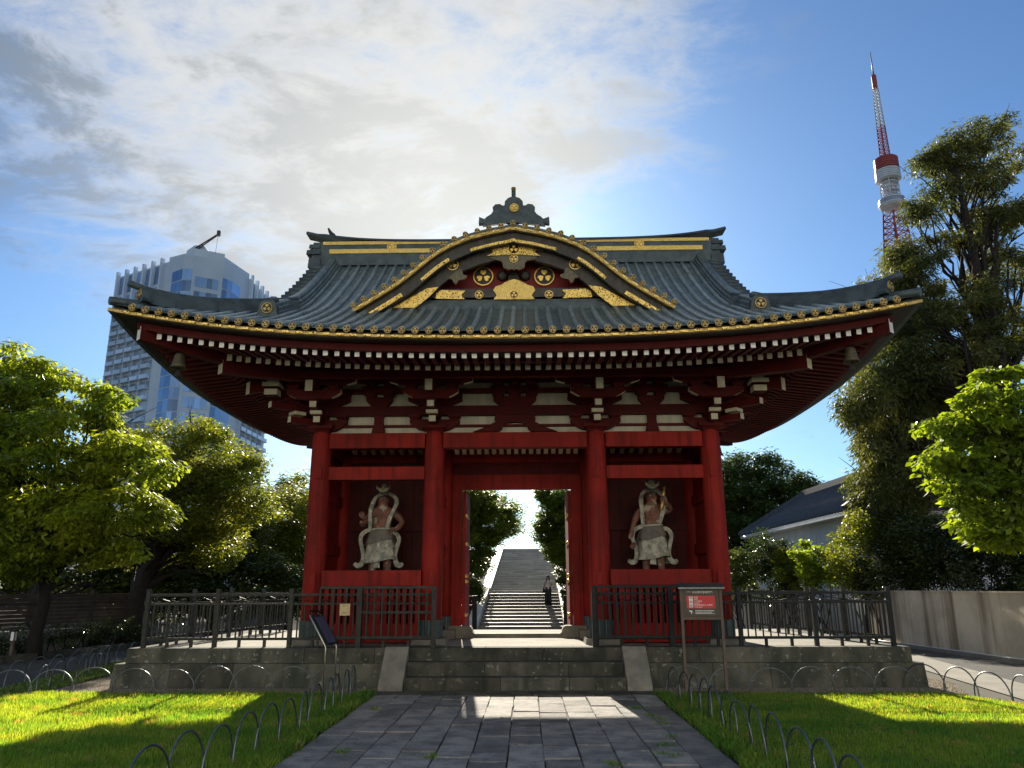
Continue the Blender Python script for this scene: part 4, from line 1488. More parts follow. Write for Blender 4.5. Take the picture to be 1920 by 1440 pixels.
# pendant ornament, spreading wings
YQ = YG + 0.28
plate('pendant_wing', [(963, 452), (975, 456), (985, 461), (1002, 463), (1038, 461), (1030, 467), (1018, 471), (1006, 469), (1001, 474), (1008, 478), (1013, 481), (963, 478),
                       (913, 481), (918, 478), (925, 474), (920, 469), (908, 471), (896, 467), (888, 461), (924, 463), (941, 461), (951, 456)], YQ, 0.035, 'gold_scroll', kroof, side='gold')
plate('pendant', [(918, 483), (963, 479), (1008, 483), (1002, 487), (988, 490), (984, 494), (983, 503), (973, 507), (966, 505), (963, 508), (960, 505), (953, 507), (943, 503), (942, 494), (938, 490), (924, 487)], YQ + 0.03, 0.04, 'patina_grey', kroof, side='gold')
for u, v, me, yy in ((963, 466, ME_C10, YQ - .05), (963, 484.5, ME_C55, YQ - .02), (848, 495.5, ME_C10, YQ - 0.0), (1078, 495, ME_C10, YQ - 0.0)):
    p = zrel(u, v, yy)
    inst('crest', me, kroof, (p[0], yy, p[1]))
plate('cusp', [(866, 508), (862, 505), (852, 513), (840, 523), (847, 524), (851, 532), (855, 534), (859, 527), (872, 524), (875, 518), (868, 516)], YQ + 0.03, 0.05, 'patina_grey', kroof, side='gold', mirror=True)
# gilt corner plates at the feet of the boards
plate('gilt_corner_plate', [(735, 577), (778, 577), (790, 568), (805, 556), (822, 538), (800, 541), (780, 552), (760, 563)], YG + 0.29, 0.025, 'gold_scroll', kroof, side='gold', mirror=True)
# crowning ornament on the gable ridge
YO = YG + 0.10
plate('crown_tile', [(898, 424), (899, 412), (903, 414), (909, 416), (913, 412), (921, 407), (926, 400), (924, 394), (929, 389), (937, 388), (942, 391), (946, 391), (947, 383), (953, 377), (959, 375), (963, 374),
                     (967, 375), (974, 377), (980, 383), (981, 391), (985, 391), (990, 388), (998, 389), (1003, 394), (1001, 400), (1006, 407), (1014, 412), (1018, 416), (1024, 414), (1029, 412), (1030, 424), (963, 417)], YO + 0.12, 0.14, 'copper_dark', kroof)
plate('crown_tile', [(905, 426), (912, 417), (930, 409), (944, 400), (951, 392), (963, 386), (975, 392), (982, 400), (996, 409), (1015, 417), (1022, 426), (963, 419)], YO + 0.02, 0.07, 'copper_dark', kroof)
p = zrel(964, 391, YO - 0.04)
inst('crest', crest(0.095, 0.05, 'gold', 'gold_dull', seg=16), kroof, (p[0], YO - 0.085, p[1]))
mb = MB()
a = zrel(963, 376, YO)
b = zrel(963, 354, YO)
mb.tube([(a[0], YO + 0.25, a[1] - 0.02), (a[0], YO + 0.12, a[1] + 0.12), (b[0], YO - 0.02, b[1] - 0.02)], 0.045, n=10)
o = G('finial', mb, 'copper_dark', None, kroof)
inst('end_crest', crest(0.05, 0.02, 'gold_dull'), o, (b[0], YO - 0.055, b[1] - 0.02), rot=(R(-20), 0, 0))
mb = MB()
mb.tube([(0, YO + 0.1, 9.07), (0, 17.5, 9.07)], 0.14, n=10)
G('gable_ridge', mb, 'copper_dark', None, kroof)
# ================================================================== FENCES, HOOPS, SIGNS
def obox(a, b, w, h, mi=0, mb=None, z0=None):
    """bar from a to b (3D), section w x h"""
    mb = mb or MB()
    a, b = Vector(a), Vector(b)
    d = b - a
    L = d.length
    q = d.to_track_quat('X', 'Z').to_matrix()
    mb.box((a + b) / 2, (L, w, h), mi, rot=q)
    return mb
def fence_run(label, nodes, mat, group, skip_ends=()):
    """iron fence through the given (x,y) nodes, standing on the platform"""
    r_ = root('iron_fence', (nodes[0][0], nodes[0][1], PLAT), label, 'fence', group)
    for i, (x, y) in enumerate(nodes):
        if i in skip_ends:
            continue
        mb = MB()
        mb.box((x, y, PLAT + 0.535), (0.075, 0.075, 1.07))
        part('post', mb, mat, r_, (x, y, PLAT))
    for (xa, ya), (xb, yb) in zip(nodes[:-1], nodes[1:]):
        a, b = Vector((xa, ya, 0)), Vector((xb, yb, 0))
        d = (b - a).normalized()
        L = (b - a).length
        a2, b2 = a + d * 0.037, b - d * 0.037
        for zz, w, h in ((1.635, 0.045, 0.045), (1.468, 0.035, 0.035), (0.832, 0.045, 0.05)):
            part('rail', obox(a2 + Vector((0, 0, zz)), b2 + Vector((0, 0, zz)), w, h), mat, r_, tuple((a + b) / 2 + Vector((0, 0, zz))))
        n = max(3, int(L / 0.128))
        for k in range(1, n):
            p = a + d * (L * k / n)
            part('bar', obox(p + Vector((0, 0, 0.855)), p + Vector((0, 0, 1.452)), 0.024, 0.024), mat, r_, (p.x, p.y, 0.855))
        # scroll work between the upper rails
        zc = 1.552
        for t_ in (0.10, L - 0.10):
            p = a + d * t_
            mb = MB()
            mb.tube([p + d * (0.062 * math.cos(q)) + Vector((0, 0, zc + 0.062 * math.sin(q))) for q in np.linspace(0, 2 * math.pi, 15)], 0.010, n=5, caps=False)
            part('scroll_ring', mb, mat, r_, (p.x, p.y, zc))
        m_ = (a + b) / 2
        for s_ in (-1, 1):
            mb = MB()
            p = m_ + d * (s_ * (L / 2 - 0.14))
            e = m_ + d * (s_ * 0.06)
            mb.tube([p + Vector((0, 0, 1.60)), e + Vector((0, 0, 1.50))], 0.008, n=4)
            part('brace_rod', mb, mat, r_, tuple(m_ + Vector((0, 0, 1.55))))
            mb = MB()
            q0 = m_ + d * (s_ * 0.035)
            mb.tube([q0 + d * (0.028 * math.cos(q)) + Vector((0, 0, 1.53 + 0.028 * math.sin(q))) for q in np.linspace(0, 2 * math.pi, 9)], 0.009, n=4, caps=False)
            part('scroll_ring', mb, mat, r_, tuple(q0 + Vector((0, 0, 1.53))))
        for t_ in (0.33, 0.67):
            p = a + d * (L * t_)
            mb = MB()
            mb.box((p.x, p.y, PLAT + 0.065), (0.05, 0.05, 0.13))
            part('foot', mb, mat, r_, (p.x, p.y, PLAT))
    return r_
FY = 15.2
fence_run('weathered iron fence along platform front on the reading stand side', [(-7.05, FY), (-5.70, FY), (-4.28, FY), (-2.95, FY), (-1.56, FY)], 'iron', 'iron fences round the platform')
fence_run('dark iron fence along platform front behind the notice board', [(1.53, FY), (2.93, FY), (4.23, FY), (5.63, FY), (7.05, FY)], 'iron_black', 'iron fences round the platform')
def lerp2(a, b, n):
    return [(a[0] + (b[0] - a[0]) * i / n, a[1] + (b[1] - a[1]) * i / n) for i in range(n + 1)]
fence_run('iron fence receding along the platform side nearest the maple tree', lerp2((-7.05, FY + .06), (-6.1, 21.2), 4)[0:], 'iron', 'iron fences round the platform', skip_ends=(0,))
fence_run('sunlit iron fence receding along the platform side nearest the concrete wall', lerp2((7.05, FY + .06), (6.1, 21.2), 4), 'iron', 'iron fences round the platform', skip_ends=(0,))
def barrier(label, xs, xm, y, mat, midrail):
    r_ = root('barrier_gate', (xs[0], y, PLAT), label, 'gate', None)
    for x in (xm, xs[1]) if midrail else (xs[0], xm):
        mb = MB()
        mb.box((x, y, PLAT + 0.55), (0.095 if x == xm else 0.08, 0.08, 1.10))
        part('post', mb, mat, r_, (x, y, PLAT))
    rails = [(xs[0], xs[1], 1.765, 0.045), (xs[0], xs[1], 0.86, 0.05)]
    if midrail:
        rails.append((xm, xs[1], 1.31, 0.045))
    for a, b, z, h in rails:
        part('rail', obox((a, y + 0.001, z), (b, y + 0.001, z), 0.04, h), mat, r_, ((a + b) / 2, y, z))
    gate_a, gate_b = (xm, xs[1]) if midrail else (xs[0], xm)
    n = 10
    for k in range(1, n):
        x = gate_a + (gate_b - gate_a) * k / n
        part('bar', obox((x, y, 0.88), (x, y, 1.75), 0.026, 0.026), mat, r_, (x, y, 0.88))
    other = (xs[0], xm) if midrail else (xm, xs[1])
    m_ = 3 if midrail else 1
    for k in range(m_):
        x = other[0] + (other[1] - other[0]) * (k + (0 if midrail else 1)) / m_
        part('bar', obox((x, y, 0.70), (x, y, 1.75), 0.035, 0.035), mat, r_, (x, y, 0.70))
    return r_
barrier('greenish iron sliding barrier beside the passage, reading stand side', (-3.70, -1.53), -2.94, 15.06, 'iron', True)
barrier('black iron sliding barrier beside the passage, notice board side', (1.48, 3.10), 2.92, 15.06, 'iron_black', False)
for sx, xa, xb in ((-1, -2.6, -1.38), (1, 1.40, 2.6)):
    r_ = root('iron_fence', (sx * 2.0, 24.4, gz(sx * 1.5, 24.4) - 0.03), 'short black iron fence beyond the open door, ' + ('by the shaded slope' if sx < 0 else 'by the clipped bushes'), 'fence')
    zb = gz(sx * 1.5, 24.4) - 0.03
    for x in (xa, xb):
        mb = MB()
        mb.box((x, 24.4, (zb + 1.52) / 2), (0.14, 0.14, 1.52 - zb))
        part('post', mb, 'iron_black', r_, (x, 24.4, zb))
    for zz in (1.48, 1.22, 0.1):
        part('rail', obox((xa, 24.4, zz), (xb, 24.4, zz), 0.05, 0.05), 'iron_black', r_, ((xa + xb) / 2, 24.4, zz))
    for k in range(1, 7):
        x = xa + (xb - xa) * k / 7
        part('bar', obox((x, 24.4, 0.1), (x, 24.4, 1.48), 0.03, 0.03), 'iron_black', r_, (x, 24.4, 0.1))

# ---- lawn hoops
def hoop_mesh(w, h, r_=0.0115):
    mb = MB()
    pts = [(-w / 2 - 0.012, 0, -0.06)]
    for a in np.linspace(0, math.pi, 15):
        pts.append((-math.cos(a) * w / 2, 0, math.sin(a) ** 0.85 * h))
    pts.append((w / 2 + 0.012, 0, -0.06))
    mb.tube(pts, r_, n=6)
    return mb.mesh('lawn_hoop', 'galv')
ME_HOOP = hoop_mesh(0.74, 0.43)
ME_HOOP2 = hoop_mesh(0.70, 0.47)
ORD = 'first second third fourth fifth sixth seventh eighth ninth tenth eleventh twelfth thirteenth fourteenth fifteenth'.split()
def hoops(path, pitch, label, me=ME_HOOP, start=0.0):
    P = [Vector((*p, 0)) for p in path]
    seg = [(P[i + 1] - P[i]).length for i in range(len(P) - 1)]
    tot_ = sum(seg)
    s = start + pitch / 2
    num = 0
    while s < tot_:
        r0 = s
        i = 0
        while r0 > seg[i]:
            r0 -= seg[i]
            i += 1
        d = (P[i + 1] - P[i]).normalized()
        p = P[i] + d * r0
        o = inst('lawn_hoop', me, None, (p.x + rng.gauss(0, 0.012), p.y + rng.gauss(0, 0.012), 0), rot=(rng.gauss(0, 0.03), rng.gauss(0, 0.02), math.atan2(d.y, d.x) + rng.gauss(0, 0.05)), scale=(1, 1, rng.uniform(0.93, 1.05)))
        tag(o, ORD[num] + ' ' + label, 'hoop', 'galvanised lawn hoops')
        num += 1
        s += pitch
hoops([(-8.9, 13.75), (-7.1, 13.94), (-2.95, 14.32)], 0.672, 'hoop of the platform-foot row behind the reading stand, counted from the clover side')
hoops([(-2.76, 14.2), (-2.72, 12.4), (-2.70, 10.2), (-2.78, 8.9), (-2.95, 6.6)], 0.63, 'hoop along the paving on the reading stand side, counted from the steps', ME_HOOP2)
hoops([(-8.45, 14.3), (-8.9, 16.4), (-9.7, 19.2)], 0.72, 'hoop between clover and gravel, counted back from the platform front corner')
hoops([(-9.35, 12.6), (-9.55, 15.6), (-9.9, 19.6), (-10.1, 21.4)], 0.80, 'hoop edging the asphalt path beside the clover, counted from its lawn end')
hoops([(2.62, 14.12), (6.95, 14.05)], 0.70, 'hoop of the platform-foot row under the notice board, counted from the steps')
hoops([(2.62, 13.95), (2.74, 12.2), (2.77, 9.8), (2.78, 6.6)], 0.63, 'hoop along the paving on the notice board side, counted from the steps', ME_HOOP2)
hoops([(6.98, 14.75), (7.45, 14.0), (7.8, 12.8), (7.9, 8.0)], 0.66, 'hoop edging the lawn beside the concrete path, counted from the platform corner')

# ---- text as thin flat print
TEXTQ = []
def text(body, size, loc, rot, mat, parent, align='LEFT'):
    cu = bpy.data.curves.new('lettering', 'FONT')
    cu.body = body
    cu.size = size
    cu.align_x = align
    cu.align_y = 'CENTER'
    o = bpy.data.objects.new('lettering_src', cu)
    COL.objects.link(o)
    TEXTQ.append((o, loc, rot, mat, parent))
def flush_text():
    dg = bpy.context.evaluated_depsgraph_get()
    for o, loc, rot, mat, parent in TEXTQ:
        me = bpy.data.meshes.new_from_object(o.evaluated_get(dg))
        me.materials.clear()
        me.materials.append(MATS[mat])
        q = bpy.data.objects.new('lettering', me)
        _link(q, parent, loc)
        q.rotation_euler = rot
    for o, *_ in TEXTQ:
        cu = o.data
        bpy.data.objects.remove(o, do_unlink=True)
    TEXTQ.clear()

# ---- notice board
NX0, NX1, NY = 2.935, 3.625, 14.08
nb = root('notice_board', ((NX0 + NX1) / 2, NY, 0), 'brown two-post notice board with red prohibition panel and metal roof', 'sign')
for x in (NX0, NX1):
    mb = MB()
    mb.box((x, NY, 0.855), (0.048, 0.05, 1.79))
    part('post', mb, 'sign_post', nb, (x, NY, 0))
mb = MB()
mb.box(((NX0 + NX1) / 2, NY, 1.487), (NX1 - NX0 - 0.048, 0.022, 0.475))
board = part('panel', mb, 'sign_brown', nb, ((NX0 + NX1) / 2, NY, 1.25))
mb = MB()
mb.box(((NX0 + NX1) / 2, NY, 1.222), (NX1 - NX0 - 0.048, 0.045, 0.045))
part('rail', mb, 'sign_post', nb, ((NX0 + NX1) / 2, NY, 1.2))
mb = MB()
mb.box(((NX0 + NX1) / 2, NY, 1.775), (NX1 - NX0 + 0.12, 0.20, 0.018), rot=Matrix.Rotation(R(22), 3, 'X'))
mb.box(((NX0 + NX1) / 2, NY - 0.093, 1.732), (NX1 - NX0 + 0.12, 0.006, 0.028))
part('roof', mb, 'galv', nb, ((NX0 + NX1) / 2, NY, 1.75))
YS = NY - 0.0125
bx0 = NX0 + 0.024
bw = NX1 - NX0 - 0.048
def rect(x0, x1, z0, z1, y, mat, name, par=board):
    mb = MB()
    mb.box(((x0 + x1) / 2, y, (z0 + z1) / 2), (x1 - x0, 0.002, z1 - z0))
    return part(name, mb, mat, par, ((x0 + x1) / 2, y, (z0 + z1) / 2))
def bfx(u):
    return bx0 + bw * (u - 262) / (1150 - 262)
def bfz(v):
    return 1.725 - 0.475 * (v - 320) / (1010 - 320)
rect(bfx(355), bfx(1040), bfz(808), bfz(497), YS, 'sign_red', 'red_panel')
rect(bfx(415), bfx(505), bfz(785), bfz(515), YS - .003, 'print_white', 'pictogram_strip')
RX = (R(90), 0, 0)
text('重要文化財', 0.016, (bfx(366), YS - .004, bfz(405)), RX, 'print_white', board)
text('旧台徳院霊廟惣門', 0.0445, (bfx(500), YS - .004, bfz(415)), RX, 'print_white', board)
text('禁煙', 0.036, (bfx(530), YS - .004, bfz(547)), RX, 'print_white', board)
text('火気厳禁', 0.036, (bfx(530), YS - .004, bfz(640)), RX, 'print_white', board)
text('危険物品持込み厳禁', 0.036, (bfx(530), YS - .004, bfz(730)), RX, 'print_white', board)
for u0, u1, v in ((535, 630, 588), (535, 660, 683), (540, 730, 776)):
    rect(bfx(u0), bfx(u1), bfz(v + 5), bfz(v - 4), YS - .004, 'print_white', 'small_print')
for u0, u1, v, h in ((550, 1005, 868, 12), (552, 950, 910, 7), (552, 1020, 937, 7)):
    u = u0
    while u < u1:
        w = rng.uniform(8, 26)
        rect(bfx(u), bfx(min(u + w, u1)), bfz(v + h), bfz(v - h), YS - .002, 'print_white', 'small_print')
        u += w + rng.uniform(4, 9)
for v in (550, 650, 745):
    mb = MB()
    mb.tube([(bfx(460) + 0.022 * math.cos(a), YS - .005, bfz(v) + 0.022 * math.sin(a)) for a in np.linspace(0, 6.283, 17)], 0.0025, n=4, caps=False)
    mb.tube([(bfx(460) - 0.015, YS - .005, bfz(v) + 0.015), (bfx(460) + 0.015, YS - .005, bfz(v) - 0.015)], 0.0025, n=4)
    mb.box((bfx(460), YS - .005, bfz(v)), (0.026, 0.002, 0.006))
    part('pictogram', mb, 'print_black', board, (bfx(460), YS, bfz(v)))
mb = MB()
mb.prism([(bfx(u), bfz(v)) for u, v in ((403, 852), (440, 862), (485, 866), (478, 890), (466, 915), (470, 952), (450, 935), (442, 892), (405, 884))], YS - .003, YS)
part('emblem', mb, 'print_white', board, (bfx(440), YS, bfz(890)))
mb = MB()
mb.prism([(bfx(u), bfz(v)) for u, v in ((508, 895), (516, 905), (530, 940), (520, 935), (512, 925), (500, 942), (504, 915))], YS - .003, YS)
part('emblem', mb, 'print_red', board, (bfx(515), YS, bfz(918)))
mb = MB()
mb.box((3.27, 14.0, 0.0), (0.42, 0.26, 0.05), taper=1.15)
tag(part('base_mat', mb, 'iron_black', None, (3.27, 14.0, -0.02)), 'dark green mat lying at the notice board foot', 'mat')

# ---- reading stand
ls = root('reading_stand', (-3.05, 13.5, 0), 'slim steel reading stand with tilted blue-grey panel on the lawn', 'sign')
A0, A1 = Vector((-3.12, 13.37, 0)), Vector((-3.02, 13.70, 0))
top_d = Vector((-0.30, 0.0, 0.50))
for p in (A0, A1):
    mb = MB()
    mb.tube([p + Vector((0, 0, -0.05)), p + Vector((0, 0, 0.80)), p + Vector((-0.02, 0, 0.845)), p + Vector((0, 0, 0.82)) + top_d], 0.0135, n=8)
    part('leg', mb, 'steel', ls, (p.x, p.y, 0))
mb = MB()
mb.tube([A0 + Vector((0, 0, 0.82)) + top_d, A0 + Vector((0.0, .06, 0.85)) + top_d * 1.06, A1 + Vector((0.0, -.06, 0.85)) + top_d * 1.06, A1 + Vector((0, 0, .82)) + top_d], 0.014, n=8)
part('top_tube', mb, 'iron_black', ls, tuple(A0 + top_d))
side = (A1 - A0)
n_ = side.cross(top_d).normalized()
if n_.x < 0:
    n_ = -n_
def quadbox(o, a, b, n, t):
    mb = MB()
    pts = [o, o + a, o + a + b, o + b]
    mb.loft([[p for p in pts], [p + n * t for p in pts]])
    return mb
o0 = A0 + Vector((0, 0, 0.83)) + n_ * 0.014
part('frame', quadbox(o0, side, top_d * 0.93, n_, 0.022), 'iron_black', ls, tuple(o0))
o1 = o0 + side * 0.10 + top_d * 0.05 + n_ * 0.0225
part('panel', quadbox(o1, side * 0.8, top_d * 0.83, n_, 0.004), 'panel_blue', ls, tuple(o1))
# ---- paper notice tied to the fence
pa = atY(636, 1131, 15.03)
pb = atY(654, 1153, 15.03)
mb = MB()
mb.box(((pa[0] + pb[0]) / 2, 15.03, (pa[2] + pb[2]) / 2), (pb[0] - pa[0], 0.006, pa[2] - pb[2]))
pn = part('paper_notice', mb, 'paper', None, ((pa[0] + pb[0]) / 2, 15.03, (pa[2] + pb[2]) / 2))
tag(pn, 'small yellowed paper notice tied to the iron barrier', 'notice')
for fz, w in ((0.32, 0.09), (-0.22, 0.10), (-0.32, 0.07)):
    zz = (pa[2] + pb[2]) / 2 + fz * (pa[2] - pb[2])
    mb = MB()
    mb.box(((pa[0] + pb[0]) / 2, 15.0255, zz), (w, 0.002, 0.007))
    part('small_print', mb, 'sign_brown', pn, ((pa[0] + pb[0]) / 2, 15.0255, zz))
# ---- bollard lamps
def bollard(x, y, label):
    z = gz(x, y) - 0.03
    b_ = root('bollard_lamp', (x, y, z), label, 'lamp', 'bollard lamps')
    mb = MB()
    mb.tube([(x, y, z - 0.05), (x, y, z + 0.52)], 0.055, n=10)
    part('post', mb, 'sign_post', b_, (x, y, z))
    mb = MB()
    mb.box((x, y, z + 0.63), (0.10, 0.10, 0.22))
    part('lens', mb, 'white_end', b_, (x, y, z + 0.52))
    for dx, dy in ((-1, -1), (1, -1), (-1, 1), (1, 1)):
        mb = MB()
        mb.box((x + dx * 0.055, y + dy * 0.055, z + 0.63), (0.018, 0.018, 0.23))
        part('stay', mb, 'iron_black', b_, (x + dx * .055, y + dy * .055, z + 0.52))
    mb = MB()
    mb.box((x, y, z + 0.765), (0.15, 0.15, 0.05), taper=1.15)
    part('cap', mb, 'iron_black', b_, (x, y, z + 0.74))
bollard(-12.95, 20.45, 'brown bollard lamp with white lens at the kerb before the hedge')
bollard(-11.75, 26.3, 'small bollard lamp half hidden behind the hedge by the thick trunk')

# ---- wind bells under the roof corners
for sx, sy, lab in ((-1, -1, 'bronze wind bell hanging from the front eave corner on the hotel side'), (1, -1, 'bronze wind bell hanging from the front eave corner on the tall tree side'),
                    (-1, 1, 'bronze wind bell at the rear eave corner on the hotel side'), (1, 1, 'bronze wind bell at the rear eave corner above the round dark tree')):
    d = 0.88
    x, y = sx * (EX - d), YM + sy * (HD - d)
    zt = 5.62 + lift(1) * fade(d) - 0.08
    r_ = root('wind_bell', (x, y, zt - 0.4), lab, 'bell', 'wind bells at the roof corners')
    mb = MB()
    mb.lathe([(0.015, 0.0), (0.06, -0.01), (0.085, -0.05), (0.10, -0.14), (0.115, -0.22), (0.15, -0.29), (0.135, -0.275), (0.10, -0.22), (0.03, -0.05)], c=(x, y, zt - 0.02), n=14, caps=False)
    part('bell', mb, 'patina_grey', r_, (x, y, zt))
    mb = MB()
    mb.tube([(x, y, zt + 0.08), (x, y, zt - 0.38)], 0.008, n=5)
    part('rod', mb, 'iron_black', r_, (x, y, zt))
    mb = MB()
    mb.prism([(x - 0.06, zt - 0.46), (x - 0.04, zt - 0.36), (x, zt - 0.33), (x + 0.04, zt - 0.36), (x + 0.06, zt - 0.46), (x, zt - 0.43)], y - 0.006, y + 0.006)
    part('clapper_plate', mb, 'iron_black', r_, (x, y, zt - 0.4))

# ---- crow on the ridge
bx, _, bz = atY(621, 449, YM)
bz = 10.23 + 0.30 * (abs(bx) / 5.35) ** 5 + 0.115
bd = root('crow', (bx, YM, bz), 'black crow perched on the roof ridge end', 'bird')
skinned('body', [(0.05, 0, 0.07), (-0.01, 0, 0.12), (-0.055, 0, 0.20), (-0.068, 0, 0.245), (-0.105, 0, 0.245), (0.13, 0, 0.02), (0.19, 0, -0.02)],
        [(0, 1), (1, 2), (2, 3), (3, 4), (0, 5), (5, 6)], [0.05, 0.055, 0.035, 0.033, 0.008, 0.025, 0.012], 'bird', bd, (bx, YM, bz), sub=2)
for dy in (-0.02, 0.02):
    mb = MB()
    mb.tube([(bx, YM + dy, bz + 0.08), (bx - 0.005, YM + dy, bz - 0.005)], 0.006, n=5)
    part('leg', mb, 'bird', bd, (bx, YM + dy, bz))

# ================================================================== GUARDIAN STATUES
def ribbon(path, w, th, mats, parent, name, widths=None, face=None):
    pts = [Vector(p) for p in path]
    # smooth
    for _ in range(2):
        q = [pts[0]]
        for a, b in zip(pts[:-1], pts[1:]):
            q += [a * 0.75 + b * 0.25, a * 0.25 + b * 0.75]
        q.append(pts[-1])
        pts = q
    rings = []
    n = len(pts)
    for i, p in enumerate(pts):
        d = (pts[min(i + 1, n - 1)] - pts[max(i - 1, 0)]).normalized()
        s = d.cross(Vector((0, -1, 0)))
        if s.length < 1e-4:
            s = Vector((1, 0, 0))
        s.normalize()
        ww = w * (1.0 if widths is None else float(np.interp(i / (n - 1), np.linspace(0, 1, len(widths)), widths)))
        f = Vector((0, -1, 0))
        c_ = 0.35 * ww * 0.3
        rings.append([p - s * ww / 2, p - f * th + f * (-c_), p + s * ww / 2, p + s * ww / 2 - f * th * .5, p + f * (th - c_) * 0.2, p - s * ww / 2 - f * th * .5])
    mb = MB()
    mb.loft(rings, smooth=True)
    return part(name, mb, mats, parent, tuple(pts[0]))
def guardian(kind):
    cxz = 420 if kind == 'open' else 505
    X0 = -2.985 if kind == 'open' else 2.985
    Y0, ZF = 17.22, 1.805
    lab = 'painted wooden guardian statue with raised open palm in the gate niche' if kind == 'open' else 'painted wooden guardian statue brandishing a thunderbolt club in the gate niche'
    r_ = root('guardian_statue', (X0, Y0, ZF), lab, 'statue', 'guardian statues in the gate')
    zoff = 0 if kind == 'open' else -30
    def S(xz, yz, dy=0.0):
        return (X0 + (xz - cxz) * 0.00155, Y0 + dy, 4.01 - (yz + zoff - 145) * 0.001545)
    def L(p):
        return (p[0] - X0, p[1] - Y0, p[2] - ZF)
    c = cxz
    V = [S(c, 880), S(c - 5, 770, -.03), S(c, 650, -.02), S(c + 5, 545, -.01), S(c + 10, 470, -.04), S(c + 15, 395, -.06), S(c + 15, 320, -.04)]
    Rr = [(0.22, 0.16), (0.22, 0.17), (0.26, 0.18), (0.21, 0.14), (0.10, 0.10), (0.125, 0.13), (0.105, 0.115)]
    E_ = [(i, i + 1) for i in range(6)]
    def chain(start, pts):
        prev = start
        for p, rr in pts:
            V.append(p)
            Rr.append((rr, rr))
            E_.append((prev, len(V) - 1))
            prev = len(V) - 1
        return prev
    if kind == 'open':
        chain(3, [(S(c - 130, 555, 0), 0.088), (S(c - 215, 640, -.02), 0.078), (S(c - 262, 735, -.06), 0.066), (S(c - 258, 730, -.20), 0.058), (S(c - 250, 690, -.30), 0.042)])
        chain(3, [(S(c + 165, 560, 0), 0.095), (S(c + 245, 620, 0), 0.082), (S(c + 300, 700, -.03), 0.068), (S(c + 265, 770, -.14), 0.066), (S(c + 205, 815, -.22), 0.045)])
        hand1 = (S(c - 246, 655, -.32), 'palm')
        hand2 = (S(c + 190, 825, -.24), 'fist')
    else:
        chain(3, [(S(c - 165, 585, 0), 0.092), (S(c - 230, 700, -.02), 0.080), (S(c - 265, 790, -.04), 0.064), (S(c - 300, 900, -.08), 0.060), (S(c - 325, 985, -.12), 0.042)])
        chain(3, [(S(c + 155, 575, 0), 0.092), (S(c + 235, 590, .02), 0.076), (S(c + 285, 560, -.02), 0.066), (S(c + 220, 490, -.15), 0.058), (S(c + 160, 445, -.22), 0.044)])
        hand1 = (S(c - 300, 1035, -.14), 'down')
        hand2 = (S(c + 145, 430, -.24), 'grip')
    fl = 1572 - zoff
    chain(0, [(S(c - 75, 960, -.02), 0.13), (S(c - 105, 1200, -.06), 0.10), (S(c - 110, 1400, .0), 0.085), (S(c - 115, fl - 45, .02), 0.06), (S(c - 130, fl - 22, -.16), 0.045)])
    chain(0, [(S(c + 75, 960, -.02), 0.13), (S(c + 90, 1200, -.06), 0.10), (S(c + 110, 1400, .0), 0.085), (S(c + 115, fl - 45, .02), 0.06), (S(c + 135, fl - 22, -.16), 0.045)])
    skinned('body', [L(p) for p in V], E_, Rr, 'skin_statue', r_, (X0, Y0, ZF), sub=2)
    for q_, (yz_, hw_) in enumerate(((600, .15), (628, .155), (655, .15), (682, .14), (708, .125))):
        for sx_ in (-1, 1):
            mb = MB()
            pts_ = []
            for t_ in np.linspace(0, 1, 7):
                px_ = sx_ * (0.012 + hw_ * t_)
                p_ = S(c, yz_ - 18 * math.sin(t_ * math.pi * .9) + 8 * t_)
                pts_.append((p_[0] + px_, p_[1] - 0.198 + 0.62 * px_ * px_ / 0.16 * 0.35 + 0.02 * (q_ > 2), p_[2]))
            mb.tube(pts_, [0.010, .016, .018, .018, .016, .012, .006], n=6)
            part('carved_rib', mb, 'skin_statue', r_, pts_[0])
    # hands: palm with five fingers
    for (hp, pose), sgn in ((hand1, -1), (hand2, 1)):
        hp = Vector(hp)
        HV, HE, HR = [(0, 0, 0)], [], [(0.050, 0.026)]
        if pose == 'palm':
            tips = [(-0.055, -0.02, .13), (-0.02, -0.02, .155), (0.018, -0.02, .15), (0.05, -0.02, .125)]
            mids = [(-0.045, -.01, .06), (-0.016, -.01, .065), (0.014, -.01, .065), (0.042, -.01, .06)]
            thumb = [(0.06, -0.03, 0.0), (0.10, -0.045, 0.045)]
        elif pose == 'down':
            tips = [(-0.03, -0.03, -.12), (0.0, -0.03, -.14), (0.03, -0.03, -.135), (0.055, -0.03, -.11)]
            mids = [(-0.04, -.01, -.05), (-0.012, -.01, -.06), (0.018, -.01, -.06), (0.045, -.01, -.05)]
            thumb = [(0.055, -0.03, 0.0), (0.085, -0.05, -0.045)]
        else:
            mids = [(-0.045, -.06, .02), (-0.05, -.06, -.012), (-0.048, -.055, -.042), (-0.04, -.05, -.068)]
            tips = [(0.01, -.085, .02), (0.005, -.085, -.012), (0.0, -.08, -.042), (0.0, -.07, -.068)]
            thumb = [(0.0, -0.05, 0.055), (0.03, -0.075, 0.04)]
        for m_, t_ in zip(mids, tips):
            HV += [m_, t_]
            k = len(HV)
            HE += [(0, k - 2), (k - 2, k - 1)]
            HR += [(0.021, 0.021), (0.016, 0.016)]
        HV += thumb
        k = len(HV)
        HE += [(0, k - 2), (k - 2, k - 1)]
        HR += [(0.024, 0.024), (0.018, 0.018)]
        skinned('hand', HV, HE, HR, 'skin_statue', r_, tuple(hp), sub=2)
    # face
    f0 = Vector(S(c + 15, 385, -.16))
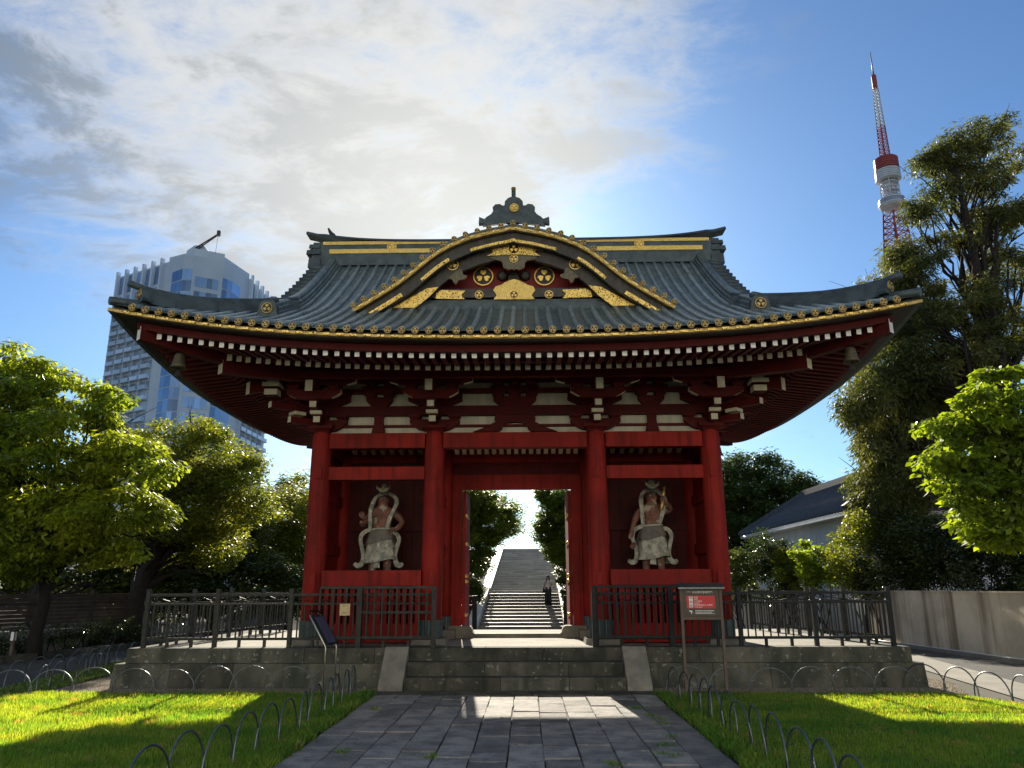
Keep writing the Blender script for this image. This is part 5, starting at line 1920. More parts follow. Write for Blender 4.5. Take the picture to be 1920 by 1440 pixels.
    for dx in (-0.042, 0.042):
        mb = MB()
        mb.lathe([(0.0, -0.012), (0.016, -0.008), (0.02, 0.0), (0.016, 0.008), (0.0, 0.012)], n=8, caps=False)
        mb.v = [(a + f0.x + dx, b * 0.7 + f0.y + 0.005, c_ + f0.z + 0.02) for a, b, c_ in mb.v]
        part('eye', mb, 'cloth_statue', r_, (f0.x + dx, f0.y, f0.z))
        mb = MB()
        mb.tube([(f0.x + dx * 0.3, f0.y - .012, f0.z + 0.04), (f0.x + dx, f0.y - .012, f0.z + 0.058), (f0.x + dx * 1.9, f0.y + .02, f0.z + 0.05)], 0.012, n=6)
        part('brow', mb, 'hair_statue', r_, (f0.x + dx, f0.y, f0.z))
        mb = MB()
        mb.tube([(f0.x + dx * 2.35, f0.y + .12, f0.z + 0.03), (f0.x + dx * 2.6, f0.y + .11, f0.z), (f0.x + dx * 2.4, f0.y + .12, f0.z - 0.05)], 0.016, n=6)
        part('ear', mb, 'skin_statue', r_, (f0.x + dx, f0.y, f0.z))
    mb = MB()
    mb.loft([[(f0.x - .012, f0.y, f0.z + .04), (f0.x + .012, f0.y, f0.z + .04), (f0.x, f0.y - .012, f0.z + .04)],
             [(f0.x - .028, f0.y, f0.z - .025), (f0.x + .028, f0.y, f0.z - .025), (f0.x, f0.y - .04, f0.z - .022)]])
    part('nose', mb, 'skin_statue', r_, tuple(f0))
    mb = MB()
    mb.tube([(f0.x - .045, f0.y + .01, f0.z - .055), (f0.x, f0.y - .01, f0.z - (0.048 if kind == 'open' else .062)), (f0.x + .045, f0.y + .01, f0.z - .055)], 0.011, n=6)
    part('mouth', mb, 'print_red', r_, tuple(f0))
    # topknot and winged crown
    h0 = Vector(S(c + 20, 262, -.05))
    mb = MB()
    mb.lathe([(0.115, -0.03), (0.11, 0.03), (0.085, 0.07), (0.075, 0.10), (0.085, 0.13), (0.06, 0.165), (0.0, 0.18)], c=tuple(h0), n=14, caps=False)
    part('topknot', mb, 'hair_statue', r_, tuple(h0))
    mb = MB()
    w = lambda u, v: (h0.x + u * 0.00155, h0.z + 0.055 - v * 0.001545)
    mb.prism([w(-92, -55), w(-78, -25), (w(-35, -8)), w(0, 12), w(35, -8), w(78, -25), w(92, -58), w(98, -5), w(60, 25), w(5, 48), w(-60, 25), w(-98, -5)], h0.y - 0.135, h0.y - 0.105)
    part('crown', mb, 'cloth_statue', r_, tuple(h0))
    mb = MB()
    mb.lathe([(0.045, 0.0), (0.04, 0.02), (0.02, 0.03)], c=(h0.x, h0.y - 0.135, h0.z + 0.065), n=10, axis='Y')
    part('crown_boss', mb, 'gold_dull', r_, tuple(h0))
    # skirt with folds
    def skirt(y0, y1, r0, r1, mat, name, folds, amp, hemw, squash=0.75):
        rings = []
        n = 48
        for i in range(9):
            t_ = i / 8
            rg = []
            for k in range(n):
                a = 2 * math.pi * k / n
                rr = (r0 + (r1 - r0) * t_ ** 0.8) * (1 + amp * t_ * math.sin(folds * a + 0.6 * math.sin(2 * a)))
                yz = y0 + (y1 - y0) * t_ + hemw * t_ * (math.sin(2 * a + 0.8) + 0.6 * math.sin(3 * a))
                p = S(c, yz)
                rg.append((p[0] + rr * math.cos(a), p[1] - 0.02 + squash * rr * math.sin(a), p[2]))
            rings.append(rg)
        mb = MB()
        mb.loft(rings, caps=False, smooth=True)
        return part(name, mb, mat, r_, S(c, y0))
    skirt(795, 1255, 0.235, 0.375, 'cloth_statue', 'skirt', 7, 0.07, 38)
    skirt(790, 985, 0.245, 0.345, 'cloth_dark', 'sash_cloth', 5, 0.10, 45)
    mb = MB()
    p = S(c, 792)
    mb.tube([(p[0] + 0.225 * math.cos(a), p[1] - .03 + 0.185 * math.sin(a), p[2] + 0.012 * math.sin(a + 1.6)) for a in np.linspace(0, 2 * math.pi, 25)], 0.022, n=6, caps=False)
    part('belt', mb, 'cloth_statue', r_, p)
    ribbon([S(c + 20, 800, -.19), S(c + 60, 860, -.22), S(c + 20, 930, -.23), S(c - 20, 1010, -.22), S(c - 10, 1150, -.23), S(c - 30, 1330, -.22)], 0.12, 0.02, 'cloth_statue', r_, 'front_sash', [0.7, 1, 1.2, 0.8, 1.0, 1.2])
    # scarf looping behind the head and down over the shoulders
    ribbon([S(c - 140, 790, -.20), S(c - 145, 660, -.21), S(c - 150, 540, -.19), S(c - 140, 430, -.05), S(c - 115, 335, .07), S(c - 50, 278, .11), S(c + 30, 262, .12), S(c + 110, 280, .11),
            S(c + 185, 340, .06), S(c + 210, 420, -.02), S(c + 185, 510, -.13), S(c + 150, 600, -.20), S(c + 95, 770, -.20)], 0.088, 0.018, 'cloth_statue', r_, 'scarf', [.8, 1.0, .9, 1.15, .95, .85, .8, .85, 1.0, 1.15, .9, 1.0, .75])
    # hip ribbons ending in curls
    ribbon([S(c - 120, 800, -.14), S(c - 200, 815, -.13), S(c - 275, 870, -.10), S(c - 290, 950, -.08), S(c - 260, 1050, -.08), S(c - 235, 1160, -.08), S(c - 240, 1260, -.08), S(c - 300, 1310, -.09), S(c - 360, 1270, -.10)],
           0.095, 0.02, 'cloth_statue', r_, 'hip_ribbon', [0.7, 0.9, 1, .9, .9, .9, 1.2, 1.1, 0.6])
    ribbon([S(c + 120, 840, -.14), S(c + 190, 830, -.13), S(c + 255, 890, -.10), S(c + 265, 960, -.08), S(c + 235, 1050, -.08), S(c + 210, 1160, -.08), S(c + 225, 1260, -.08), S(c + 280, 1310, -.09), S(c + 330, 1270, -.10)],
           0.095, 0.02, 'cloth_statue', r_, 'hip_ribbon', [0.7, 0.9, 1, .9, .9, .9, 1.2, 1.1, 0.6])
    # plinth rock
    mb = MB()
    p = S(c, fl)
    mb.lathe([(0.42, -0.005), (0.40, 0.03), (0.34, 0.045)], c=(p[0], p[1], p[2]), n=12)
    part('plinth', mb, 'cloth_dark', r_, p)
    if kind != 'open':
        a, b = Vector(S(c + 185, 245, -.25)), Vector(S(c + 112, 600, -.31))
        mb = MB()
        pts = [a + (b - a) * t_ for t_ in (0, .06, .2, .32, .42, .5, .58, .68, .8, .94, 1)]
        mb.tube(pts, [0.012, 0.035, 0.028, 0.045, 0.024, 0.028, 0.024, 0.045, 0.05, 0.034, 0.012], n=10)
        part('thunderbolt_club', mb, 'gold_dull', r_, tuple((a + b) / 2))
guardian('open')
guardian('club')

# ================================================================== WOMAN ON THE STAIRS
k = 8
sy_, sz_, _ = STEPS[k]
wx, wy = atY(1026.5, 1120, sy_ + 0.25)[0], sy_ + 0.27
sz2 = STEPS[k - 1][1]
w_ = root('person', (wx, wy, sz_), 'person in pale blouse and black trousers walking down the stone stairs', 'person')
BV = [(0, 0, .84), (0, 0, 1.0), (0, -.01, 1.17), (0, 0, 1.30), (0, -.005, 1.375), (0, -.03, 1.45), (0, -.02, 1.54)]
BR = [(.135, .10), (.12, .09), (.135, .10), (.10, .08), (.045, .045), (.075, .085), (.06, .07)]
BE = [(i, i + 1) for i in range(6)]
def bch(start, pts):
    p_ = start
    for q, rr in pts:
        BV.append(q)
        BR.append((rr, rr))
        BE.append((p_, len(BV) - 1))
        p_ = len(BV) - 1
bch(3, [((-.16, 0, 1.28), .05), ((-.21, 0, 1.06), .042), ((-.17, -.12, .92), .032)])
bch(3, [((.16, 0, 1.28), .05), ((.20, -.05, 1.07), .042), ((.10, -.20, 1.22), .032)])
bch(0, [((-.075, 0, .78), .085), ((-.08, -.03, .46), .062), ((-.08, 0, .09), .045), ((-.09, -.13, .035), .035)])
bch(0, [((.075, 0, .78), .085), ((.085, -.12, .44), .062), ((.08, -.16, .0), .045), ((.085, -.30, -.06), .035)])
skinned('body', BV, BE, BR, 'skin', w_, (wx, wy, sz_), sub=2)
def offs(mb):
    mb.v = [(a + wx, b + wy, c_ + sz_) for a, b, c_ in mb.v]
    return mb
def ell(z, rx, ry, cx=0, cy=0, n=14):
    return [(cx + rx * math.cos(2 * math.pi * i / n), cy + ry * math.sin(2 * math.pi * i / n), z) for i in range(n)]
part('blouse', offs(MB().loft([ell(.90, .17, .13), ell(1.0, .155, .115), ell(1.15, .165, .125), ell(1.28, .185, .105), ell(1.345, .07, .065)], caps=False, smooth=True)), 'blouse', w_, (wx, wy, sz_ + 1))
for sx in (-1, 1):
    e = (sx * .22, -.02 if sx > 0 else 0, 1.10)
    part('sleeve', offs(MB().tube([(sx * .12, 0, 1.30), (sx * .175, 0, 1.25), e], [.06, .068, .062], n=10)), 'blouse', w_, (wx, wy, sz_ + 1.2))
    st_ = -.0 if sx < 0 else -.13
    part('trouser_leg', offs(MB().loft([ell(.98, .10, .125, sx * .065), ell(.80, .105, .11, sx * .08), ell(.45, .095, .10, sx * .085, st_ * .7 - .02), ell(.07 if sx < 0 else -.02, .10, .105, sx * .085, st_)], caps=True, smooth=True)), 'trousers', w_, (wx, wy, sz_ + .5))
    fy = -.07 if sx < 0 else -.22
    fz = 0.0 if sx < 0 else -0.13
    part('shoe', offs(MB().loft([ell(fz, .045, .12, sx * .085, fy), ell(fz + .05, .045, .12, sx * .085, fy), ell(fz + .09, .035, .06, sx * .085, fy + .05)])), 'trousers', w_, (wx, wy, sz_))
part('hair', offs(MB().loft([ell(1.02, .07, .03, -.09, .06), ell(1.2, .10, .05, -.03, .075), ell(1.36, .11, .08, 0, .055), ell(1.46, .105, .095, 0, .025), ell(1.55, .095, .10, 0, .0), ell(1.615, .05, .06, 0, -.005)], smooth=True)), 'hair', w_, (wx, wy, sz_ + 1.4))
part('fringe', offs(MB().loft([ell(1.515, .082, .03, 0, -.075), ell(1.56, .08, .04, 0, -.06), ell(1.60, .05, .03, 0, -.03)], smooth=True)), 'hair', w_, (wx, wy, sz_ + 1.5))
part('hair_side', offs(MB().tube([(-.08, -.03, 1.45), (-.10, -.07, 1.30), (-.09, -.11, 1.16)], [.03, .03, .012], n=7)), 'hair', w_, (wx, wy, sz_ + 1.4))
for dx in (-.028, .028):
    part('eye', offs(MB().lathe([(0, -.006), (.009, 0), (0, .006)], c=(dx, -.108, 1.463), n=6, caps=False)), 'hair', w_, (wx, wy, sz_ + 1.46))
part('nose', offs(MB().tube([(0, -.105, 1.465), (0, -.122, 1.435)], [.007, .012], n=6)), 'skin', w_, (wx, wy, sz_ + 1.45))
part('mouth', offs(MB().tube([(-.022, -.105, 1.408), (.022, -.105, 1.408)], .006, n=5)), 'print_red', w_, (wx, wy, sz_ + 1.4))
for hx, hy, hz in ((-.165, -.155, .885), (.09, -.235, 1.245)):
    HV = [(0, 0, 0)]
    HE, HR = [], [(.026, .016)]
    for q in range(4):
        HV += [((q - 1.5) * .015, -.03, .0), ((q - 1.5) * .015 - .005, -.045, -.035)]
        kk = len(HV)
        HE += [(0, kk - 2), (kk - 2, kk - 1)]
        HR += [(.009, .009), (.0075, .0075)]
    HV += [(-.03, -.015, .01), (-.035, -.04, .0)]
    kk = len(HV)
    HE += [(0, kk - 2), (kk - 2, kk - 1)]
    HR += [(.010, .010), (.008, .008)]
    skinned('hand', HV, HE, HR, 'skin', w_, (wx + hx, wy + hy, sz_ + hz), sub=1)
bg_ = root('shoulder_bag', (wx - .26, wy, sz_ + .70), 'small black shoulder bag carried by the person on the stairs', 'bag')
part('pouch', offs(MB().loft([ell(.70, .05, .12, -.25), ell(.74, .065, .14, -.25), ell(.90, .055, .13, -.25), ell(.96, .03, .11, -.25)], smooth=True)), 'trousers', bg_, (wx - .25, wy, sz_ + .8))
part('strap', offs(MB().tube([(-.25, -.08, .95), (-.19, -.09, 1.2), (-.13, -.04, 1.345), (-.16, .07, 1.28), (-.25, .1, .95)], .010, n=5)), 'trousers', bg_, (wx - .2, wy, sz_ + 1.1))
flush_text()
# ================================================================== WALLS, HOUSES, FAR BUILDINGS
def wall_run(name, label, pts, th, z0, z1, mat, seg, cap=True, pname='panel'):
    """concrete wall through (x,y) points, cast in panels with narrow joints and a coping"""
    r_ = root(name, (pts[0][0], pts[0][1], z0), label, 'wall')
    for (xa, ya), (xb, yb) in zip(pts[:-1], pts[1:]):
        a, b = Vector((xa, ya, 0)), Vector((xb, yb, 0))
        L = (b - a).length
        d = (b - a).normalized()
        n = max(1, round(L / seg))
        for k in range(n):
            p, q = a + d * (L * k / n + .004), a + d * (L * (k + 1) / n - .004)
            part(pname, obox(p + Vector((0, 0, (z0 + z1) / 2)), q + Vector((0, 0, (z0 + z1) / 2)), th, z1 - z0), mat, r_, tuple((p + q) / 2))
        if cap:
            part('coping', obox(a + Vector((0, 0, z1 + .02)), b + Vector((0, 0, z1 + .02)), th + 0.05, 0.04), mat, r_, tuple((a + b) / 2 + Vector((0, 0, z1))))
    return r_
wall_run('concrete_wall', 'stained concrete wall with rust runs beside the asphalt road', [(11.70, 27.0), (12.15, 19.5), (12.6, 8.0), (13.0, -6)], 0.22, -0.1, 1.58, 'concrete_wall', 3.75)
wall_run('white_wall', 'low pale concrete wall beyond the fence at the road bend', [(8.6, 33.2), (10.0, 33.0), (11.9, 32.6)], 0.2, -0.7, 1.62, 'white_wall', 2.0)
mb = MB()
mb.tube([(11.53, 27, 0.05), (11.97, 19.5, 0.05), (12.42, 8, 0.05)], 0.03, n=6)
tag(part('conduit_pipe', mb, 'white_end', None, (11.7, 23, 0.03)), 'pale conduit pipe along the foot of the stained wall', 'pipe')
bxp = atZ(1752, 1216, 0.0)
mb = MB()
mb.box((bxp[0], bxp[1], 0.09), (0.22, 0.16, 0.22))
mb.box((bxp[0], bxp[1] - 0.085, 0.10), (0.14, 0.012, 0.13), mi=1)
tag(part('junction_box', mb, ['white_end', 'galv'], None, (bxp[0], bxp[1], 0)), 'small white junction box at the foot of the stained wall', 'box')
r_ = root('road_kerb', (11.3, 20, 0), 'low concrete kerb between asphalt road and the stained wall', 'kerb')
yk = 27.0
while yk > 8:
    xa = 11.40 + (27 - yk) * 0.055
    part('kerb_stone', obox((xa, yk, 0.02), (xa + 0.055 * 1.19, yk - 1.19, 0.02), 0.13, 0.10), 'concrete', r_, (xa, yk - .6, 0))
    yk -= 1.2
# left kerb
r_ = root('path_kerb', (-12.6, 20, 0), 'dark concrete kerb between asphalt path and hedge', 'kerb')
kp = [(-13.9, 9.0), (-13.3, 16.0), (-12.75, 19.7), (-12.15, 23.3), (-11.5, 27.0)]
for (xa, ya), (xb, yb) in zip(kp[:-1], kp[1:]):
    a, b = Vector((xa, ya, 0.06)), Vector((xb, yb, 0.06))
    n = max(1, round((b - a).length / 1.0))
    for k in range(n):
        p, q = a + (b - a) * (k / n), a + (b - a) * ((k + .99) / n)
        part('kerb_stone', obox(p, q, 0.16, 0.20), 'stone', r_, tuple((p + q) / 2))
# boarded wall behind the maple
bwl = root('boarded_wall', polar(-31, 28), 'weathered horizontal-board wall on a concrete footing behind the maple', 'wall')
P, Q = Vector(polar(-42, 24.5)), Vector(polar(-26.2, 30.5))
dv = (Q - P).normalized()
LW = (Q - P).length
nrm = Vector((dv.y, -dv.x, 0))
zb = -0.1
part('footing', obox(P + Vector((0, 0, 0.22)), Q + Vector((0, 0, 0.22)), 0.24, 0.72), 'concrete', bwl, tuple((P + Q) / 2))
nrow, ncol = 9, 5
for i in range(nrow):
    for j in range(ncol):
        z = 0.66 + 0.112 * i
        a = P + dv * (LW * j / ncol + .01) + Vector((0, 0, z))
        b = P + dv * (LW * (j + 1) / ncol - .01) + Vector((0, 0, z))
        k_ = nrm * rng.uniform(-0.008, 0.008)
        part('board', obox(a + k_, b + k_, 0.10, 0.104), 'board', bwl, tuple((a + b) / 2))
for j in range(ncol + 1):
    p = P + dv * (LW * j / ncol)
    mb = MB()
    mb.box((p.x, p.y, 1.15), (0.10, 0.16, 1.15))
    part('post', mb, 'board', bwl, (p.x, p.y, 0.58))

def tiled_house(label, x0, x1, y0, y1, zb, ze, zr, ridge_in, name='tiled_house', over=0.5, near_in=None):
    """hipped house with ridge along Y"""
    r_ = root(name, ((x0 + x1) / 2, (y0 + y1) / 2, zb), label, 'house')
    mb = MB()
    mb.box(((x0 + x1) / 2, (y0 + y1) / 2, (zb + ze) / 2), (x1 - x0, y1 - y0, ze - zb))
    part('wall', mb, 'white_wall', r_, ((x0 + x1) / 2, (y0 + y1) / 2, zb))
    xa, xb, ya, yb = x0 - over, x1 + over, y0 - over, y1 + over
    xm = (xa + xb) / 2
    ya2, yb2 = ya + (ridge_in if near_in is None else near_in), yb - ridge_in
    V = [(xa, ya, ze), (xb, ya, ze), (xb, yb, ze), (xa, yb, ze), (xm, ya2, zr), (xm, yb2, zr)]
    mb = MB()
    mb.v = V + [(x, y, z - 0.14) for x, y, z in V[:4]]
    for f in ((0, 4, 5, 3), (1, 2, 5, 4), (0, 1, 4), (3, 5, 2)):
        mb.face(f)
    for f in ((0, 6, 7, 1), (1, 7, 8, 2), (2, 8, 9, 3), (3, 9, 6, 0), (6, 9, 8, 7)):
        mb.face(f, 1)
    rf = part('roof', mb, ['tile_roof', 'white_wall'], r_, (xm, (ya + yb) / 2, ze))
    mb = MB()
    y = ya + 0.15
    while y < yb:
        t_ = 1.0
        if y < ya2:
            t_ = (y - ya) / (ya2 - ya)
        elif y > yb2:
            t_ = (yb - y) / ridge_in
        for xe in (xa, xb):
            mb.tube([(xe, y, ze + 0.02), (xe + (xm - xe) * t_, y, ze + (zr - ze) * t_ + 0.02)], 0.07, n=5)
        y += 0.28
    x = xa + 0.15
    while x < xb:
        t_ = min((x - xa) / (xm - xa), (xb - x) / (xb - xm))
        mb.tube([(x, ya, ze + 0.02), (x, ya + (ya2 - ya) * t_, ze + (zr - ze) * t_ + .02)], 0.07, n=5)
        x += 0.28
    tr_ = part('tile_rows', mb, 'tile_roof', rf, (xm, (ya + yb) / 2, ze))
    tr_['kind'] = 'stuff'
    mb = MB()
    mb.box((xm, (ya2 + yb2) / 2, zr + 0.08), (0.34, yb2 - ya2 + 0.3, 0.30))
    part('ridge', mb, 'tile_roof', rf, (xm, (ya2 + yb2) / 2, zr))
    for xe in (xa, xb):
        for yy, y2 in ((ya, ya2), (yb, yb2)):
            part('hip_ridge', obox((xe, yy, ze + 0.10), (xm, y2, zr + 0.10), 0.26, 0.24), 'tile_roof', rf, (xe, yy, ze))
    for k in range(5):
        z = ze - 0.6
        mb = MB()
        yy = y0 + (y1 - y0) * (k + .5) / 5
        mb.box((x0 - 0.005, yy, ze - 1.5), (0.03, 0.05, 2.2))
        part('wall_batten', mb, 'white_wall', r_, (x0, yy, ze - 1.5))
    return r_
tiled_house('white-walled storehouse with grey tiled roof behind the shrubs', 12.1, 16.2, 28.4, 41.3, -0.7, 4.35, 6.15, 3.1, near_in=0.06)
tiled_house('larger tiled roof rising behind the white storehouse', 19.5, 34.0, 54.0, 74.0, -0.7, 6.2, 9.9, 6.0, over=0.8)
# small shed with a pale slatted roof glimpsed under the trees
sh = root('slatted_shed', polar(-28.6, 43), 'low shed with bright slatted roof glimpsed below the tree crowns', 'shed')
sp = Vector(polar(-28.6, 43, 0))
mb = MB()
mb.box((sp.x, sp.y, 0.7), (4.5, 3.0, 3.0))
part('wall', mb, 'concrete', sh, (sp.x, sp.y, 0))
for k in range(9):
    mb = MB()
    mb.box((sp.x, sp.y - 1.75 + 0.42 * k, 2.30 + 0.13 * k), (5.2, 0.34, 0.05), rot=Matrix.Rotation(R(17), 3, 'X'))
    part('roof_slat', mb, 'white_wall', sh, (sp.x, sp.y - 1.75 + .42 * k, 2.3))

# ---- hotel tower
def hp(az, d):
    return Vector(polar(az, d))
ZT = 92.0
HPTS = [hp(-29.95, 245), hp(-26.75, 225), hp(-26.45, 222.5), hp(-25.8, 218.5), hp(-25.14, 217.5), hp(-23.04, 218.5), hp(-22.35, 220.5), hp(-21.75, 224.5), hp(-21.19, 229), hp(-19.2, 250)]
back = [hp(-21.0, 285), hp(-28.0, 280)]
hotel = root('hotel_tower', tuple(HPTS[4]), 'tall pale blue-grey hotel tower with balconies and glazed bays', 'building')
mb = MB()
mb.prism([(p.x, p.y) for p in HPTS + back], -1, ZT, axis='Z')
part('wall', mb, 'hotel_wall', hotel, tuple(HPTS[4]))
def frame(p, q):
    d = (q - p)
    return d.length, math.atan2(d.y, d.x), d.normalized(), Vector((d.y, -d.x, 0)).normalized()
FH = 3.02
def balcony_mesh(w):
    mb = MB()
    mb.box((0, -0.06, 1.25), (w * 0.88, 0.10, 2.15), mi=2)
    mb.box((0, -0.60, 0.06), (w * 0.94, 1.2, 0.22), mi=0)
    mb.box((0, -1.19, 0.62), (w * 0.80, 0.05, 0.98), mi=1)
    mb.box((w * 0.40, -0.60, 0.62), (0.05, 1.1, 0.98), mi=1)
    mb.box((-w * 0.47, -0.45, 1.5), (0.22, 0.9, 3.0), mi=0)
    mb.box((w * 0.10, -0.12, 1.25), (0.12, 0.12, 2.1), mi=0)
    return mb.mesh('balcony', ['hotel_wall', 'balcony_glass', 'hotel_dark'])
ME_PANE = MB().box((0, 0, 0), (1, 0.12, 1)).mesh('window_pane', 'hotel_glass')
ME_FIN = MB().box((0, -0.45, 0), (1, 0.9, 1)).mesh('facade_fin', 'hotel_panel')
def balconies(p, q, bays, ztop, zbot):
    L, ang, d, n = frame(p, q)
    w = L / bays
    me = balcony_mesh(w)
    rows = int((ztop - zbot) / FH)
    for j in range(rows):
        for i in range(bays):
            c = p + d * (w * (i + .5))
            inst('balcony', me, hotel, (c.x, c.y, ztop - FH * (j + 1)), rot=(0, 0, ang))
    for i in range(bays + 1):
        c = p + d * (w * i)
        inst('facade_fin', ME_FIN, hotel, (c.x, c.y, (ZT + 1.2 + ztop) / 2), rot=(0, 0, ang), scale=(0.7, 1.2, ZT + 1.2 - ztop))
        if i < bays:
            c = p + d * (w * (i + .5))
            inst('window_pane', ME_PANE, hotel, (c.x, c.y, ZT - 3.2), rot=(0, 0, ang), scale=(w * 0.84, 1, 5.4))
            inst('window_pane', ME_PANE, hotel, (c.x, c.y, ZT - 8.0), rot=(0, 0, ang), scale=(w * 0.84, 1, 2.4))
L0, a0, d0, n0 = frame(HPTS[0], HPTS[1])
pA = HPTS[0] + d0 * 1.6
pB = HPTS[1] - d0 * 2.2
balconies(pA, pB, 5, ZT - 10, 28)
for j in range(24):
    c = HPTS[0] + d0 * 0.8
    inst('window_pane', ME_PANE, hotel, (c.x, c.y, ZT - 4 - 2.6 * j), rot=(0, 0, a0), scale=(1.3, 1, 1.9))
L1, a1, d1, n1_ = frame(HPTS[8], HPTS[9])
balconies(HPTS[8] + d1 * 0.8, HPTS[9] - d1 * 0.5, 5, ZT - 10, 28)
def glazed(p, q, cols, z0, z1, fh=FH, gap=0.10, frac=0.74):
    L, ang, d, n = frame(p, q)
    w = L / cols
    rows = int((z1 - z0) / fh)
    for j in range(rows):
        for i in range(cols):
            c = p + d * (w * (i + .5))
            if frac < 1:
                inst('window_pane', ME_PANE, hotel, (c.x, c.y, z1 - fh * (j + .5 * frac)), rot=(0, 0, ang), scale=(w - gap, 1, fh * frac - 0.10))
glazed(HPTS[2], HPTS[3], 2, 30, ZT - 4, fh=3.4, frac=0.95)
glazed(HPTS[3], HPTS[4], 2, 30, ZT - 4, fh=3.4, frac=0.95)
glazed(HPTS[4] + (HPTS[5] - HPTS[4]) * .10, HPTS[5] - (HPTS[5] - HPTS[4]) * .12, 4, 30, ZT - 6, fh=4.3, frac=0.72)
glazed(HPTS[5], HPTS[6], 2, 30, ZT - 5, fh=3.4, frac=0.95)
glazed(HPTS[6], HPTS[7], 1, 30, ZT - 5, fh=3.4, frac=0.95)
# parapet and raised crown over the centre
for (p, q, h) in ((HPTS[1], HPTS[4], 1.3), (HPTS[4], HPTS[5], 2.2), (HPTS[5], HPTS[8], 1.3)):
    L, ang, d, n = frame(p, q)
    mb = MB()
    mb.box((0, 0.8, h / 2), (L, 1.6, h))
    o = part('parapet', mb.mesh('parapet', 'hotel_panel'), None, hotel, ((p.x + q.x) / 2, (p.y + q.y) / 2, ZT + 0.01))
    o.rotation_euler = (0, 0, ang)
cr = root('roof_crane', (*tuple(hp(-24.6, 224))[:2], ZT + 1), 'grey maintenance crane reaching over the hotel roof edge', 'crane')
cp = hp(-24.75, 223)
mb = MB()
mb.loft([[(cp.x - 3.4, cp.y - 2, ZT), (cp.x + 3.2, cp.y - 2, ZT), (cp.x + 3.2, cp.y + 2, ZT), (cp.x - 3.4, cp.y + 2, ZT)],
         [(cp.x - 3.0, cp.y - 2, ZT + 3.2), (cp.x + 3.0, cp.y - 2, ZT + 3.2), (cp.x + 3.0, cp.y + 2, ZT + 3.2), (cp.x - 3.0, cp.y + 2, ZT + 3.2)],
         [(cp.x - 1.0, cp.y - 2, ZT + 4.8), (cp.x + 1.6, cp.y - 2, ZT + 4.8), (cp.x + 1.6, cp.y + 2, ZT + 4.8), (cp.x - 1.0, cp.y + 2, ZT + 4.8)]])
part('cab', mb, 'hotel_panel', cr, (cp.x, cp.y, ZT))
bm0, bm1 = Vector((cp.x - 0.6, cp.y - 2.2, ZT + 3.4)), Vector((cp.x + 6.2, cp.y - 3.5, ZT + 7.4))
for dz in (0.45, -0.45):
    mb = MB()
    mb.tube([bm0 + Vector((0, 0, dz)), bm1 + Vector((0, 0, dz * .3))], 0.20, n=5)
    part('boom_chord', mb, 'sign_post', cr, tuple(bm0))
mb = MB()
for k in range(8):
    p = bm0 + (bm1 - bm0) * (k / 8)
    q = bm0 + (bm1 - bm0) * ((k + 1) / 8)
    s_ = 1 if k % 2 else -1
    mb.tube([p + Vector((0, 0, .4 * s_)), q - Vector((0, 0, .4 * s_))], 0.12, n=4)
part('boom_lacing', mb, 'sign_post', cr, tuple(bm0))
mb = MB()
mb.box(bm1 + Vector((0.1, 0, 0.3)), (0.8, 0.8, 1.6))
part('boom_head', mb, 'sign_post', cr, tuple(bm1))
mb = MB()
mb.tube([bm1, bm1 - Vector((0.3, 0, 6.0))], 0.05, n=4)
part('cable', mb, 'tower_grey', cr, tuple(bm1))

# ---- lattice tower
TA = polar(27.62, 481)
tw = root('lattice_tower', (TA[0], TA[1], 0), 'red and white lattice broadcasting tower with observation decks', 'tower')
def lattice(z0, r0, z1, r1, lev, tk, mat, name):
    mb = MB()
    cs = [(-1, -1), (1, -1), (1, 1), (-1, 1)]
    rot = R(20)
    def pt(i, z):
        t_ = (z - z0) / (z1 - z0)
        r_ = r0 + (r1 - r0) * t_
        a, b = cs[i % 4]
        return Vector((TA[0] + r_ * (a * math.cos(rot) - b * math.sin(rot)), TA[1] + r_ * (a * math.sin(rot) + b * math.cos(rot)), z))
    for i in range(4):
        mb.tube([pt(i, z0), pt(i, z1)], tk, n=4)
    for k in range(lev):
        za, zb_ = z0 + (z1 - z0) * k / lev, z0 + (z1 - z0) * (k + 1) / lev
        for i in range(4):
            mb.tube([pt(i, za), pt(i + 1, zb_)], tk * 0.55, n=3)
            mb.tube([pt(i + 1, za), pt(i, zb_)], tk * 0.55, n=3)
            mb.tube([pt(i, za), pt(i + 1, za)], tk * 0.5, n=3)
    return part(name, mb, mat, tw, (TA[0], TA[1], z0))
lattice(0, 44, 60, 26, 3, 1.6, 'tower_red', 'leg_section')
lattice(60, 26, 118, 14, 5, 1.1, 'tower_red', 'leg_section')
lattice(118, 14, 150, 9.6, 4, 0.8, 'tower_white', 'shaft_section')
lattice(150, 9.6, 186, 6.2, 7, 0.55, 'tower_white', 'shaft_section')
lattice(186, 6.2, 219, 3.9, 8, 0.50, 'tower_red', 'shaft_section')
lattice(219, 3.9, 246, 3.3, 7, 0.40, 'tower_white', 'shaft_section')
lattice(256, 2.0, 279, 1.6, 9, 0.34, 'tower_red', 'mast_section')
lattice(279, 1.6, 306, 1.15, 11, 0.28, 'tower_white', 'mast_section')
mb = MB()
mb.lathe([(1.25, 306), (1.5, 307), (1.5, 315.5), (0.8, 316.5)], c=(TA[0], TA[1], 0), n=10)
part('antenna_drum', mb, 'tower_red', tw, (TA[0], TA[1], 306))
mb = MB()
mb.tube([(TA[0], TA[1], 316), (TA[0], TA[1], 333)], [0.5, 0.25], n=6)
part('antenna_spire', mb, 'tower_grey', tw, (TA[0], TA[1], 316))
